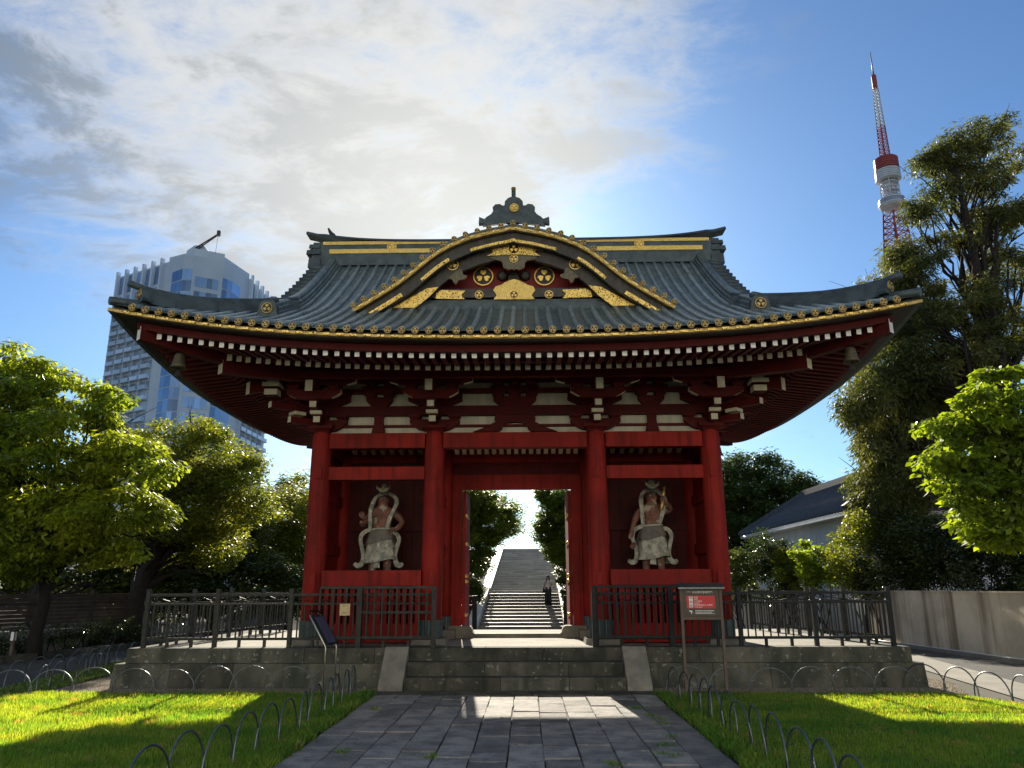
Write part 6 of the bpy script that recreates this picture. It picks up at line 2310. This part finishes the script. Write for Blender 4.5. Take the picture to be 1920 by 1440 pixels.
for z0, z1, r_, m_ in ((241, 248, 7.2, 'tower_white'), (248.05, 256, 6.9, 'tower_red')):
    prof = [(r_ * 0.75, z0)]
    n = 5
    for k in range(n):
        za = z0 + 0.6 + (z1 - z0 - 0.7) * k / n
        zc = z0 + 0.6 + (z1 - z0 - 0.7) * (k + 1) / n
        prof += [(r_, za), (r_, zc - 0.35), (r_ * 0.95, zc - 0.33), (r_ * 0.95, zc - 0.02)]
    prof.append((r_ * 0.9, z1))
    mb = MB()
    mb.lathe(prof, c=(TA[0], TA[1], 0), n=24, smooth=False)
    part('upper_drum', mb, m_, tw, (TA[0], TA[1], z0))
for z, r_ in ((239, 4.9), (236, 4.2), (233.5, 5.0), (231, 4.4)):
    mb = MB()
    mb.lathe([(r_, z), (r_, z + 0.7), (r_ * .9, z + 0.8)], c=(TA[0], TA[1], 0), n=16)
    part('service_platform', mb, 'tower_white', tw, (TA[0], TA[1], z))
for k in range(12):
    a = rng.uniform(0, 6.28)
    z = rng.uniform(232, 240)
    mb = MB()
    mb.lathe([(0.2, 0), (1.0, 0.3), (1.0, 0.5)], c=(TA[0] + 4.6 * math.cos(a), TA[1] + 4.6 * math.sin(a), z), n=8, axis='Y')
    part('dish', mb, 'tower_white', tw, (TA[0], TA[1], z))
mb = MB()
mb.lathe([(4.0, 222.0), (6.6, 223.2), (7.6, 224.6), (7.6, 225.2)], c=(TA[0], TA[1], 0), n=28, smooth=False)
part('deck_underside', mb, 'tower_white', tw, (TA[0], TA[1], 222))
mb = MB()
mb.lathe([(7.4, 225.2), (7.4, 227.6), (6.8, 227.7)], c=(TA[0], TA[1], 0), n=28, smooth=False)
part('deck_windows', mb, 'hotel_dark', tw, (TA[0], TA[1], 225))
mb = MB()
mb.lathe([(7.5, 227.7), (7.3, 228.5), (5.0, 229.0)], c=(TA[0], TA[1], 0), n=28, smooth=False)
part('deck_roof', mb, 'tower_white', tw, (TA[0], TA[1], 227.7))

# ---- curved glass skyscraper glimpsed behind the weeping tree
gp = Vector(polar(24.55, 720))
sk_ = root('glass_skyscraper', (gp.x, gp.y, 0), 'curved pale glass skyscraper glimpsed behind the drooping tree', 'building')
rings = []
for t_ in np.linspace(0, 1, 9):
    w = 13 * (1 + 0.10 * math.sin(t_ * math.pi)) * (1 - .35 * max(0, t_ - .7) / .3)
    rings.append([(gp.x + w * math.cos(a), gp.y + w * math.sin(a), 200 * t_) for a in np.linspace(0, 2 * math.pi, 24, endpoint=False)])
mb = MB()
mb.loft(rings, smooth=True)
part('glass_wall', mb, 'balcony_glass', sk_, (gp.x, gp.y, 0))
for k in range(22):
    a = math.pi + math.pi * k / 21
    mb = MB()
    mb.tube([(rr[0][0] * 0 + gp.x + (13.2 * (1 + .1 * math.sin(t_ * math.pi)) * (1 - .35 * max(0, t_ - .7) / .3)) * math.cos(a), gp.y + (13.2 * (1 + .1 * math.sin(t_ * math.pi))) * (1 - .35 * max(0, t_ - .7) / .3) * math.sin(a), 200 * t_) for rr, t_ in zip(rings, np.linspace(0, 1, 9))], 0.25, n=4)
    part('mullion', mb, 'hotel_wall', sk_, (gp.x, gp.y, 0))

# ---- pale building across the park behind the viewpoint: the sun stands full on its front and it lights the shaded side of the gate
ob = root('office_building', (0, -42, 0), 'long pale office building across the park facing the gate', 'building')
mb = MB()
mb.box((2, -50, 13), (86, 14, 26.2))
part('wall', mb, 'facade', ob, (2, -50, 0))
ME_OW = MB().box((0, 0, 0), (1, 0.1, 1)).mesh('window_pane', 'hotel_glass')
for j in range(6):
    for i in range(24):
        inst('window_pane', ME_OW, ob, (-38 + i * 3.48, -42.97, 3.2 + j * 4.0), scale=(1.5, 1, 1.3))
# ================================================================== TREES AND SHRUBS
def depth_of(Y, v):
    d = ray(960, v)
    c, s = math.cos(PITCH), math.sin(PITCH)
    return Y * c + (Y / d[1] * d[2]) * s
def blob(u, v, Y, rpx, flat=0.8, deep=1.0):
    c = atY(u, v, Y)
    r_ = rpx * depth_of(Y, v) / FPX
    return (c[0], c[1], c[2], r_, r_ * deep, r_ * flat)
def leaves_mesh(name, C, n, rc, L, W, droop, mat, flat=0.6, updir=0.7, line=None):
    """n leaves round each centre in C (k,3); a leaf is a folded rhombus"""
    k = len(C)
    N = k * n
    ctr = np.repeat(C, n, 0)
    rcs = np.repeat(nrng.uniform(0.6, 1.25, k) * rc, n)
    g = nrng.normal(size=(N, 3))
    g /= np.maximum(np.linalg.norm(g, axis=1, keepdims=True), 1e-6)
    rad = nrng.uniform(0, 1, N) ** 0.55
    pos = ctr + g * (rad * rcs)[:, None] * np.array([1, 1, flat])
    if line is not None:                       # hanging sprays: stretch downwards
        pos[:, 2] -= nrng.uniform(0, line, N)
    # leaf direction: outwards and drooping
    az_ = nrng.uniform(0, 2 * np.pi, N)
    out = g.copy()
    out[:, 2] *= 0.3
    dr = out * 0.7 + np.stack([np.cos(az_), np.sin(az_), np.zeros(N)], 1) * 0.8
    dr[:, 2] -= droop * nrng.uniform(0.3, 1.3, N)
    dr /= np.linalg.norm(dr, axis=1, keepdims=True)
    nrm_ = nrng.normal(size=(N, 3)) * (1 - updir)
    nrm_[:, 2] += updir
    sd = np.cross(dr, nrm_)
    sd /= np.maximum(np.linalg.norm(sd, axis=1, keepdims=True), 1e-6)
    up = np.cross(sd, dr)
    s = nrng.uniform(0.65, 1.3, N)[:, None]
    V = np.empty((N, 4, 3), np.float32)
    V[:, 0] = pos
    V[:, 1] = pos + dr * L * s * 0.45 + sd * W * s * 0.5 - up * W * s * 0.12
    V[:, 2] = pos + dr * L * s
    V[:, 3] = pos + dr * L * s * 0.45 - sd * W * s * 0.5 - up * W * s * 0.12
    return arrays_mesh(name, V.reshape(-1, 3), np.arange(N * 4).reshape(N, 4), mat)
def centres(blobs, k, shell=0.5):
    vol = np.array([b[3] * b[4] * b[5] for b in blobs]) ** 0.75
    pick = nrng.choice(len(blobs), k, p=vol / vol.sum())
    B = np.array(blobs)[pick]
    g = nrng.normal(size=(k, 3))
    g /= np.linalg.norm(g, axis=1, keepdims=True)
    rad = shell + (1 - shell) * nrng.uniform(0, 1, k)
    wob = 1 + 0.16 * nrng.normal(size=k)
    return B[:, :3] + g * (rad * wob)[:, None] * B[:, 3:6]
def limb(mb, a, b, r0, r1, sag=0.0, n=5, seg=6, wig=0.06):
    a, b = Vector(a), Vector(b)
    L = (b - a).length
    pts, rs = [], []
    for i in range(seg + 1):
        t_ = i / seg
        p = a + (b - a) * t_
        p.z += math.sin(t_ * math.pi) * sag * L
        if 0 < i < seg:
            p += Vector((rng.gauss(0, wig), rng.gauss(0, wig), rng.gauss(0, wig))) * L * 0.5
        pts.append(p)
        rs.append(r0 + (r1 - r0) * t_ ** 0.8)
    mb.tube(pts, rs, n=n)
    return pts
def tree(name, label, base, blobs, k, n, rc, leaf, mat, bark='bark', tr=0.2, fork=0.35, droop=0.3, flat=0.6, updir=0.7, limbs=34, shell=0.5, line=None, lean=(0, 0), group=None, cat='tree', trunk_to=None, sag=0.10, minz=None):
    zb_ = gz(base[0], base[1]) - 0.03
    r_ = root(name, (base[0], base[1], zb_), label, cat, group)
    C = centres(blobs, k, shell)
    if minz is not None:
        C = C[C[:, 2] > minz]
    top = max(b[2] + b[5] for b in blobs)
    cen = np.average(np.array([b[:3] for b in blobs]), 0, weights=[b[3] for b in blobs])
    zt = (cen[2] + 0.55 * (top - cen[2]) if trunk_to is None else trunk_to)
    mb = MB()
    tp = []
    ns = 9
    for i in range(ns + 1):
        t_ = i / ns
        x = base[0] + (cen[0] - base[0]) * t_ ** 1.6 + lean[0] * t_ + rng.gauss(0, 0.05) * (i > 0)
        y = base[1] + (cen[1] - base[1]) * t_ ** 1.6 + lean[1] * t_ + rng.gauss(0, 0.05) * (i > 0)
        tp.append(Vector((x, y, zb_ - 0.1 + (zt - zb_) * t_)))
    mb.tube(tp, [tr * (1.35 if i == 0 else 1.0) * (1 - 0.86 * (i / ns)) + 0.012 for i in range(ns + 1)], n=9)
    trunk = part('trunk', mb, bark, r_, (base[0], base[1], zb_))
    mb = MB()
    idx = nrng.choice(len(C), min(limbs, len(C)), replace=False)
    for q in idx:
        c = Vector(C[q])
        zf = max(fork, min(0.93, (c.z - zb_) / (zt - zb_) * rng.uniform(0.55, 0.85)))
        i = min(ns - 1, int(zf * ns))
        p = tp[i] + (tp[i + 1] - tp[i]) * (zf * ns - i)
        rb = tr * (1 - 0.86 * zf) * rng.uniform(0.35, 0.6)
        pts = limb(mb, p, c, rb, 0.012, sag=sag)
        for w in range(3):
            e = pts[-1] + Vector((rng.gauss(0, rc), rng.gauss(0, rc), rng.gauss(0, rc * .6)))
            limb(mb, pts[rng.choice((3, 4, 5))], e, rb * 0.35, 0.006, n=4, seg=3)
    part('limbs', mb, bark, r_, (base[0], base[1], zb_ + 1))
    me = leaves_mesh('crown', C, n, rc, leaf[0], leaf[1], droop, mat, flat, updir, line)
    cr_ = part('crown', me, None, r_, (0, 0, 0))
    return r_
# the maple beside the boarded wall
tree('maple_tree', 'backlit yellow-green maple in front of the boarded wall', (polar(-31.6, 24.6)[0], polar(-31.6, 24.6)[1]),
     [blob(30, 740, 20.5, 95), blob(-70, 830, 20, 150), blob(150, 800, 20, 95, .7), blob(90, 890, 19.5, 140, .7), blob(235, 845, 19.5, 75, .6), blob(300, 880, 19, 45, .5), blob(190, 950, 19.5, 100, .6), blob(40, 990, 20, 120, .6), blob(270, 960, 20, 55, .5), blob(20, 670, 21, 45, .8), blob(120, 1010, 20, 100, .5), blob(330, 870, 19, 22, .4), blob(60, 700, 20.5, 70, .6), blob(190, 740, 20.5, 40, .5), blob(50, 1040, 20, 85, .35), blob(200, 1030, 20, 70, .35), blob(-40, 1060, 20, 80, .4)],
     390, 170, 0.55, (0.18, 0.08), 'leaf_maple', 'bark_dark', tr=0.17, fork=0.30, droop=0.75, flat=0.42, updir=0.75, limbs=60)
tree('zelkova_tree', 'broad round-headed tree with fanning branches behind the maple', (polar(-26.6, 29.5)[0], polar(-26.6, 29.5)[1]),
     [blob(375, 850, 27, 85), blob(320, 900, 27, 90), blob(430, 905, 27, 65), blob(350, 960, 27, 100), blob(455, 880, 28, 40), blob(430, 970, 27, 55), blob(250, 840, 28, 70), blob(300, 1000, 28, 80), blob(395, 800, 27.5, 35), blob(400, 1020, 28, 70), blob(470, 940, 28, 45), blob(240, 1010, 28, 70)],
     380, 190, 0.62, (0.13, 0.062), 'leaf_zelkova', 'bark', tr=0.33, fork=0.22, droop=0.35, flat=0.6, updir=0.55, limbs=80)
tree('broadleaf_tree', 'light green tree standing close behind the gate corner on the hotel side', (-11.3, 38.5),
     [blob(540, 960, 37, 55), blob(500, 1000, 37, 60), blob(565, 925, 37, 38), blob(590, 1000, 38, 60), blob(520, 1050, 37, 60), blob(560, 1060, 37, 60), blob(460, 980, 37, 50)],
     230, 200, 0.75, (0.15, 0.08), 'leaf_zelkova', 'bark', tr=0.22, fork=0.25, limbs=40)
tree('evergreen_tree', 'dark evergreen filling the space below the fanning tree', (-12.9, 33.0),
     [blob(420, 1040, 32, 75, .7), blob(500, 1075, 32, 60, .7), blob(340, 1065, 32, 70, .6), blob(555, 1090, 33, 45, .7), blob(450, 985, 33, 50), blob(270, 1080, 32, 55, .6), blob(380, 1110, 31, 60, .6), blob(480, 1125, 31, 60, .6), blob(300, 1125, 31, 60, .6), blob(560, 1130, 32, 50, .6)],
     340, 170, 0.70, (0.16, 0.085), 'leaf_dark', 'bark_dark', tr=0.2, fork=0.15, limbs=40, shell=0.3)
tree('evergreen_tree', 'dark evergreen rising behind the boarded wall beneath the maple crown', (polar(-32, 33)[0], polar(-32, 33)[1]),
     [blob(60, 1050, 30, 80, .7), blob(170, 1075, 31, 60, .6), blob(-40, 1040, 30, 90), blob(130, 1000, 32, 80), blob(230, 1040, 32, 60), blob(40, 1090, 30.5, 70, .6), blob(200, 1100, 31.5, 60, .6), blob(0, 980, 31, 90)],
     280, 150, 0.75, (0.17, 0.09), 'leaf_dark', 'bark_dark', tr=0.2, fork=0.15, limbs=30, shell=0.3)
# far green behind everything on the left
tree('distant_tree', 'hazy distant treetop just beyond the gate column', (-13.5, 55), [blob(545, 920, 55, 40), blob(500, 935, 55, 36), blob(590, 950, 55, 50), blob(450, 960, 55, 55)], 90, 120, 0.9, (0.26, 0.14), 'leaf_dark', tr=0.25, limbs=20)
# hedge behind the left kerb
hb = []
for t_ in np.linspace(0, 1, 12):
    x = -13.9 + (-11.9 + 13.9) * t_
    y = 18.5 + 7.5 * t_
    hb.append((x - 0.5, y, 0.42, 0.75, 0.55, 0.48))
C = centres(hb, 170, 0.2)
C[:, 2] = np.maximum(C[:, 2], 0.1)
hr_ = root('hedge', (-13.2, 22, 0), 'low dark clipped hedge behind the kerb under the maple', 'hedge')
part('foliage', leaves_mesh('foliage', C, 90, 0.30, 0.07, 0.04, 0.2, 'leaf_shrub'), None, hr_)
mb = MB()
for x, y, *_ in hb:
    for q in range(4):
        mb.tube([(x + rng.gauss(0, .15), y + rng.gauss(0, .15), -0.1), (x + rng.gauss(0, .3), y + rng.gauss(0, .3), 0.5)], 0.015, n=4)
part('stems', mb, 'bark_dark', hr_, (-13.2, 22, 0))

# right-hand side
tree('camphor_tree', 'rounded dark green tree behind the gate beside the storehouse', (13.9, 47.5),
     [blob(1425, 905, 46, 62), blob(1385, 950, 46, 65), blob(1480, 930, 46, 48), blob(1420, 990, 46, 80), blob(1350, 1000, 46, 70), blob(1385, 1060, 46, 65), blob(1455, 1010, 46, 40), blob(1500, 920, 46, 28), blob(1500, 960, 46, 30), blob(1400, 880, 46, 40), blob(1345, 920, 46, 70), blob(1470, 900, 46, 45), blob(1515, 925, 46, 25)],
     380, 190, 0.85, (0.20, 0.11), 'leaf_camphor', 'bark_dark', tr=0.4, fork=0.2, limbs=30, shell=0.55)
tree('weeping_conifer', 'drooping feathery conifer in front of the storehouse', (polar(25.8, 30.2)[0], polar(25.8, 30.2)[1]),
     [blob(1690, 475, 27.5, 40), blob(1672, 545, 27.5, 50, 1.0), blob(1700, 600, 27.5, 55), blob(1640, 540, 27.5, 28, .6), blob(1650, 690, 27, 58), blob(1612, 735, 26.5, 45, 1.0), blob(1690, 720, 27.5, 60), blob(1648, 810, 27, 50), blob(1690, 880, 27, 65), blob(1640, 905, 27, 45), blob(1680, 960, 27, 50), blob(1585, 770, 26.5, 22, 1.2), blob(1620, 970, 27, 28), blob(1740, 720, 28, 60), blob(1740, 820, 28, 60), blob(1750, 920, 28, 60), blob(1700, 790, 27.5, 50), blob(1660, 620, 27.5, 50)],
     480, 220, 0.55, (0.21, 0.042), 'leaf_cypress', 'bark_dark', tr=0.26, fork=0.1, droop=1.1, flat=0.7, updir=0.3, limbs=70, line=0.5, sag=0.05)
tree('tall_conifer', 'tall dark open-branched conifer standing behind the stained wall', (polar(32.6, 30.0)[0], polar(32.6, 30.0)[1]),
     [blob(1840, 250, 26.5, 45), blob(1790, 290, 26.5, 55, .8), blob(1745, 300, 26.5, 28, .8), blob(1850, 330, 26.5, 55), blob(1905, 290, 26.5, 28), blob(1780, 360, 26.5, 45), blob(1895, 400, 26.5, 40), blob(1730, 400, 26, 35, .7), blob(1850, 420, 26.5, 50), blob(1790, 450, 26, 40), blob(1740, 500, 26, 40), blob(1880, 500, 26.5, 60), blob(1800, 560, 26, 70), blob(1740, 590, 26, 55), blob(1890, 620, 26, 75), blob(1820, 660, 26, 70), blob(1750, 680, 26, 60), blob(1700, 660, 26, 40), blob(1900, 230, 27, 20)],
     400, 165, 0.46, (0.19, 0.042), 'leaf_cypress', 'bark_dark', tr=0.42, fork=0.25, droop=0.8, flat=0.6, updir=0.35, limbs=90, line=0.2, sag=0.06, trunk_to=17.5)
tree('dogwood_tree', 'bright lime-green broadleaf tree overhanging the stained wall', (13.6, 18.6),
     [blob(1850, 755, 19, 70, .7), blob(1800, 800, 19, 50, .6), blob(1760, 860, 19, 50, .5), blob(1730, 885, 18.5, 34, .4), blob(1840, 860, 19, 85, .6), blob(1890, 800, 19, 80, .7), blob(1800, 920, 18.5, 55, .5), blob(1880, 930, 18.5, 75, .6), blob(1830, 970, 18.5, 45, .5), blob(1960, 850, 19, 120), blob(1870, 710, 19, 40, .5), blob(1790, 755, 19, 26, .5), blob(1900, 890, 18.5, 80, .6), blob(1720, 905, 18.5, 20, .3), blob(1860, 1000, 18.5, 40, .4), blob(1900, 1010, 18.5, 50, .5), blob(1870, 960, 18.5, 60, .5)],
     230, 95, 0.42, (0.19, 0.11), 'leaf_dogwood', 'bark', tr=0.14, fork=0.3, droop=0.8, flat=0.5, updir=0.7, limbs=50)
def shrub(label, u, v, Y, rpx, mat, k=34, n=200, leaf=(0.10, 0.055), flat=1.0, extra=(), name='shrub'):
    bl = [blob(u, v, Y, rpx, flat)] + [blob(a, b, Y, c_, flat) for a, b, c_ in extra]
    x, y = bl[0][0], bl[0][1]
    zb_ = gz(x, y) - 0.03
    r_ = root(name, (x, y, zb_), label, 'shrub')
    r0 = bl[0][3]
    C = centres(bl, k, 0.35)
    C[:, 2] = np.maximum(C[:, 2], zb_ + 0.2)
    part('foliage', leaves_mesh('foliage', C, n, r0 * 0.40, leaf[0], leaf[1], 0.2, mat, 0.85, 0.45), None, r_)
    mb = MB()
    for q in range(7):
        c = Vector(C[q])
        limb(mb, (x + rng.gauss(0, .08), y + rng.gauss(0, .08), zb_ - 0.1), c, 0.035, 0.01, n=5, seg=4)
    part('stems', mb, 'bark_dark', r_, (x, y, zb_))
shrub('tall dark shrub against the gate column beyond the fence', 1385, 1065, 32, 42, 'leaf_dark', extra=((1380, 1105, 40),))
shrub('dense conical evergreen in front of the storehouse wall', 1440, 1040, 31.5, 44, 'leaf_shrub', extra=((1445, 1085, 45),), k=44)
shrub('small round light green clipped bush beside the pale wall', 1482, 1080, 30.5, 28, 'leaf_zelkova', k=26)
shrub('feathery fresh green bush above the clipped round bush', 1470, 1050, 31, 24, 'leaf_zelkova', leaf=(0.14, 0.03))
shrub('sunlit yellow-green shrub in the middle of the row behind the fence', 1535, 1065, 28.5, 44, 'leaf_dogwood', k=26, leaf=(0.14, 0.08))
shrub('leafy shrub climbing the storehouse corner', 1605, 1010, 26.6, 52, 'leaf_zelkova', k=46, extra=((1600, 1070, 50),))
shrub('glossy shrub glinting below the drooping conifer', 1640, 1075, 26.2, 50, 'leaf_gloss', k=46, extra=((1690, 1060, 45),))
shrub('dark round shrub between the drooping conifer and the lime tree', 1700, 1015, 25.6, 60, 'leaf_shrub', k=50, extra=((1720, 1070, 60),))
shrub('dark shrub under the lime-green tree', 1770, 1050, 24.5, 62, 'leaf_shrub', k=50, extra=((1770, 1000, 45),))
shrub('tall glossy shrub glinting under the overhanging lime branches', 1845, 1050, 22.8, 62, 'leaf_gloss', k=50, extra=((1840, 1000, 45), (1850, 1100, 50)))
shrub('dark shrub beside the glossy one at the wall top', 1905, 1040, 22.0, 62, 'leaf_shrub', k=46, extra=((1915, 1090, 50),))

# trees along the stairway
tree('stairway_tree', 'leafy tree leaning over the shaded slope beside the stairway', (-5.2, 46.5),
     [blob(900, 955, 45, 48), blob(930, 985, 45, 40), blob(955, 960, 45, 22), blob(880, 1020, 45, 55), blob(910, 1025, 46, 30), blob(945, 1003, 46, 22), blob(860, 960, 45, 60), blob(872, 1075, 44, 30), blob(830, 1030, 45, 60), blob(905, 925, 45, 40), blob(945, 985, 45.5, 26), blob(862, 1090, 44, 28), blob(885, 1050, 45, 28), blob(935, 955, 51, 30), blob(955, 985, 51, 20), blob(915, 945, 51, 36)],
     330, 190, 0.55, (0.17, 0.09), 'leaf_stairs', 'bark_dark', tr=0.22, fork=0.25, limbs=50)
tree('stairway_tree', 'sunlit leafy tree hanging over the stairway wall above the clipped bushes', (5.6, 47.0),
     [blob(1050, 945, 46, 46), blob(1030, 985, 46, 32), blob(1062, 1010, 46, 40), blob(1040, 1030, 46, 30), blob(1085, 960, 46, 55), blob(1100, 1020, 46, 55), blob(1018, 1015, 46.5, 18), blob(1058, 1060, 45, 28), blob(1040, 930, 46, 34), blob(1018, 985, 46.5, 22), blob(1060, 1040, 45.5, 34)],
     320, 190, 0.55, (0.17, 0.09), 'leaf_stairs', 'bark_dark', tr=0.22, fork=0.25, limbs=50)
shrub('rounded clipped bush beside the stairway wall', 1064, 1088, 43.5, 20, 'leaf_dark', k=30, leaf=(0.10, 0.06))
shrub('lower clipped bush at the stairway foot', 1068, 1118, 42.5, 18, 'leaf_dark', k=30, leaf=(0.10, 0.06))
shrub('low shrub on the shaded slope beside the stairway', 885, 1105, 44.0, 24, 'leaf_dark', k=30, leaf=(0.12, 0.07))
tree('hilltop_tree', 'tree on the hill behind the leaning stairway tree', (-9.5, 58.0), [blob(850, 930, 57, 70), blob(800, 980, 57, 70), blob(760, 1010, 57, 60), blob(890, 990, 57, 30)], 120, 140, 0.9, (0.24, 0.13), 'leaf_dark', 'bark_dark', tr=0.25, limbs=24)
tree('hilltop_tree', 'tree on the hill behind the sunlit stairway tree', (9.5, 58.0), [blob(1110, 930, 57, 60), blob(1160, 980, 57, 70), blob(1075, 985, 57, 30), blob(1220, 1000, 57, 60)], 120, 140, 0.9, (0.24, 0.13), 'leaf_dark', 'bark_dark', tr=0.25, limbs=24)
# ground cover on the banks beside the stairway
for sx, lab in ((-1, 'dark leafy ground cover on the bank below the leaning stairway tree'), (1, 'leafy ground cover on the bank below the clipped bushes')):
    C = []
    for q in range(420):
        y = rng.uniform(38.5, 60)
        x = sx * rng.uniform(2.75, 9.5)
        C.append((x + st_center(y), y, gz(x, y) + 0.08))
    o = part('bank_cover', leaves_mesh('bank_cover', np.array(C), 60, 0.42, 0.14, 0.09, 0.1, 'leaf_dark', flat=0.35), None)
    tag(o, lab, 'ground cover', None, 'stuff')
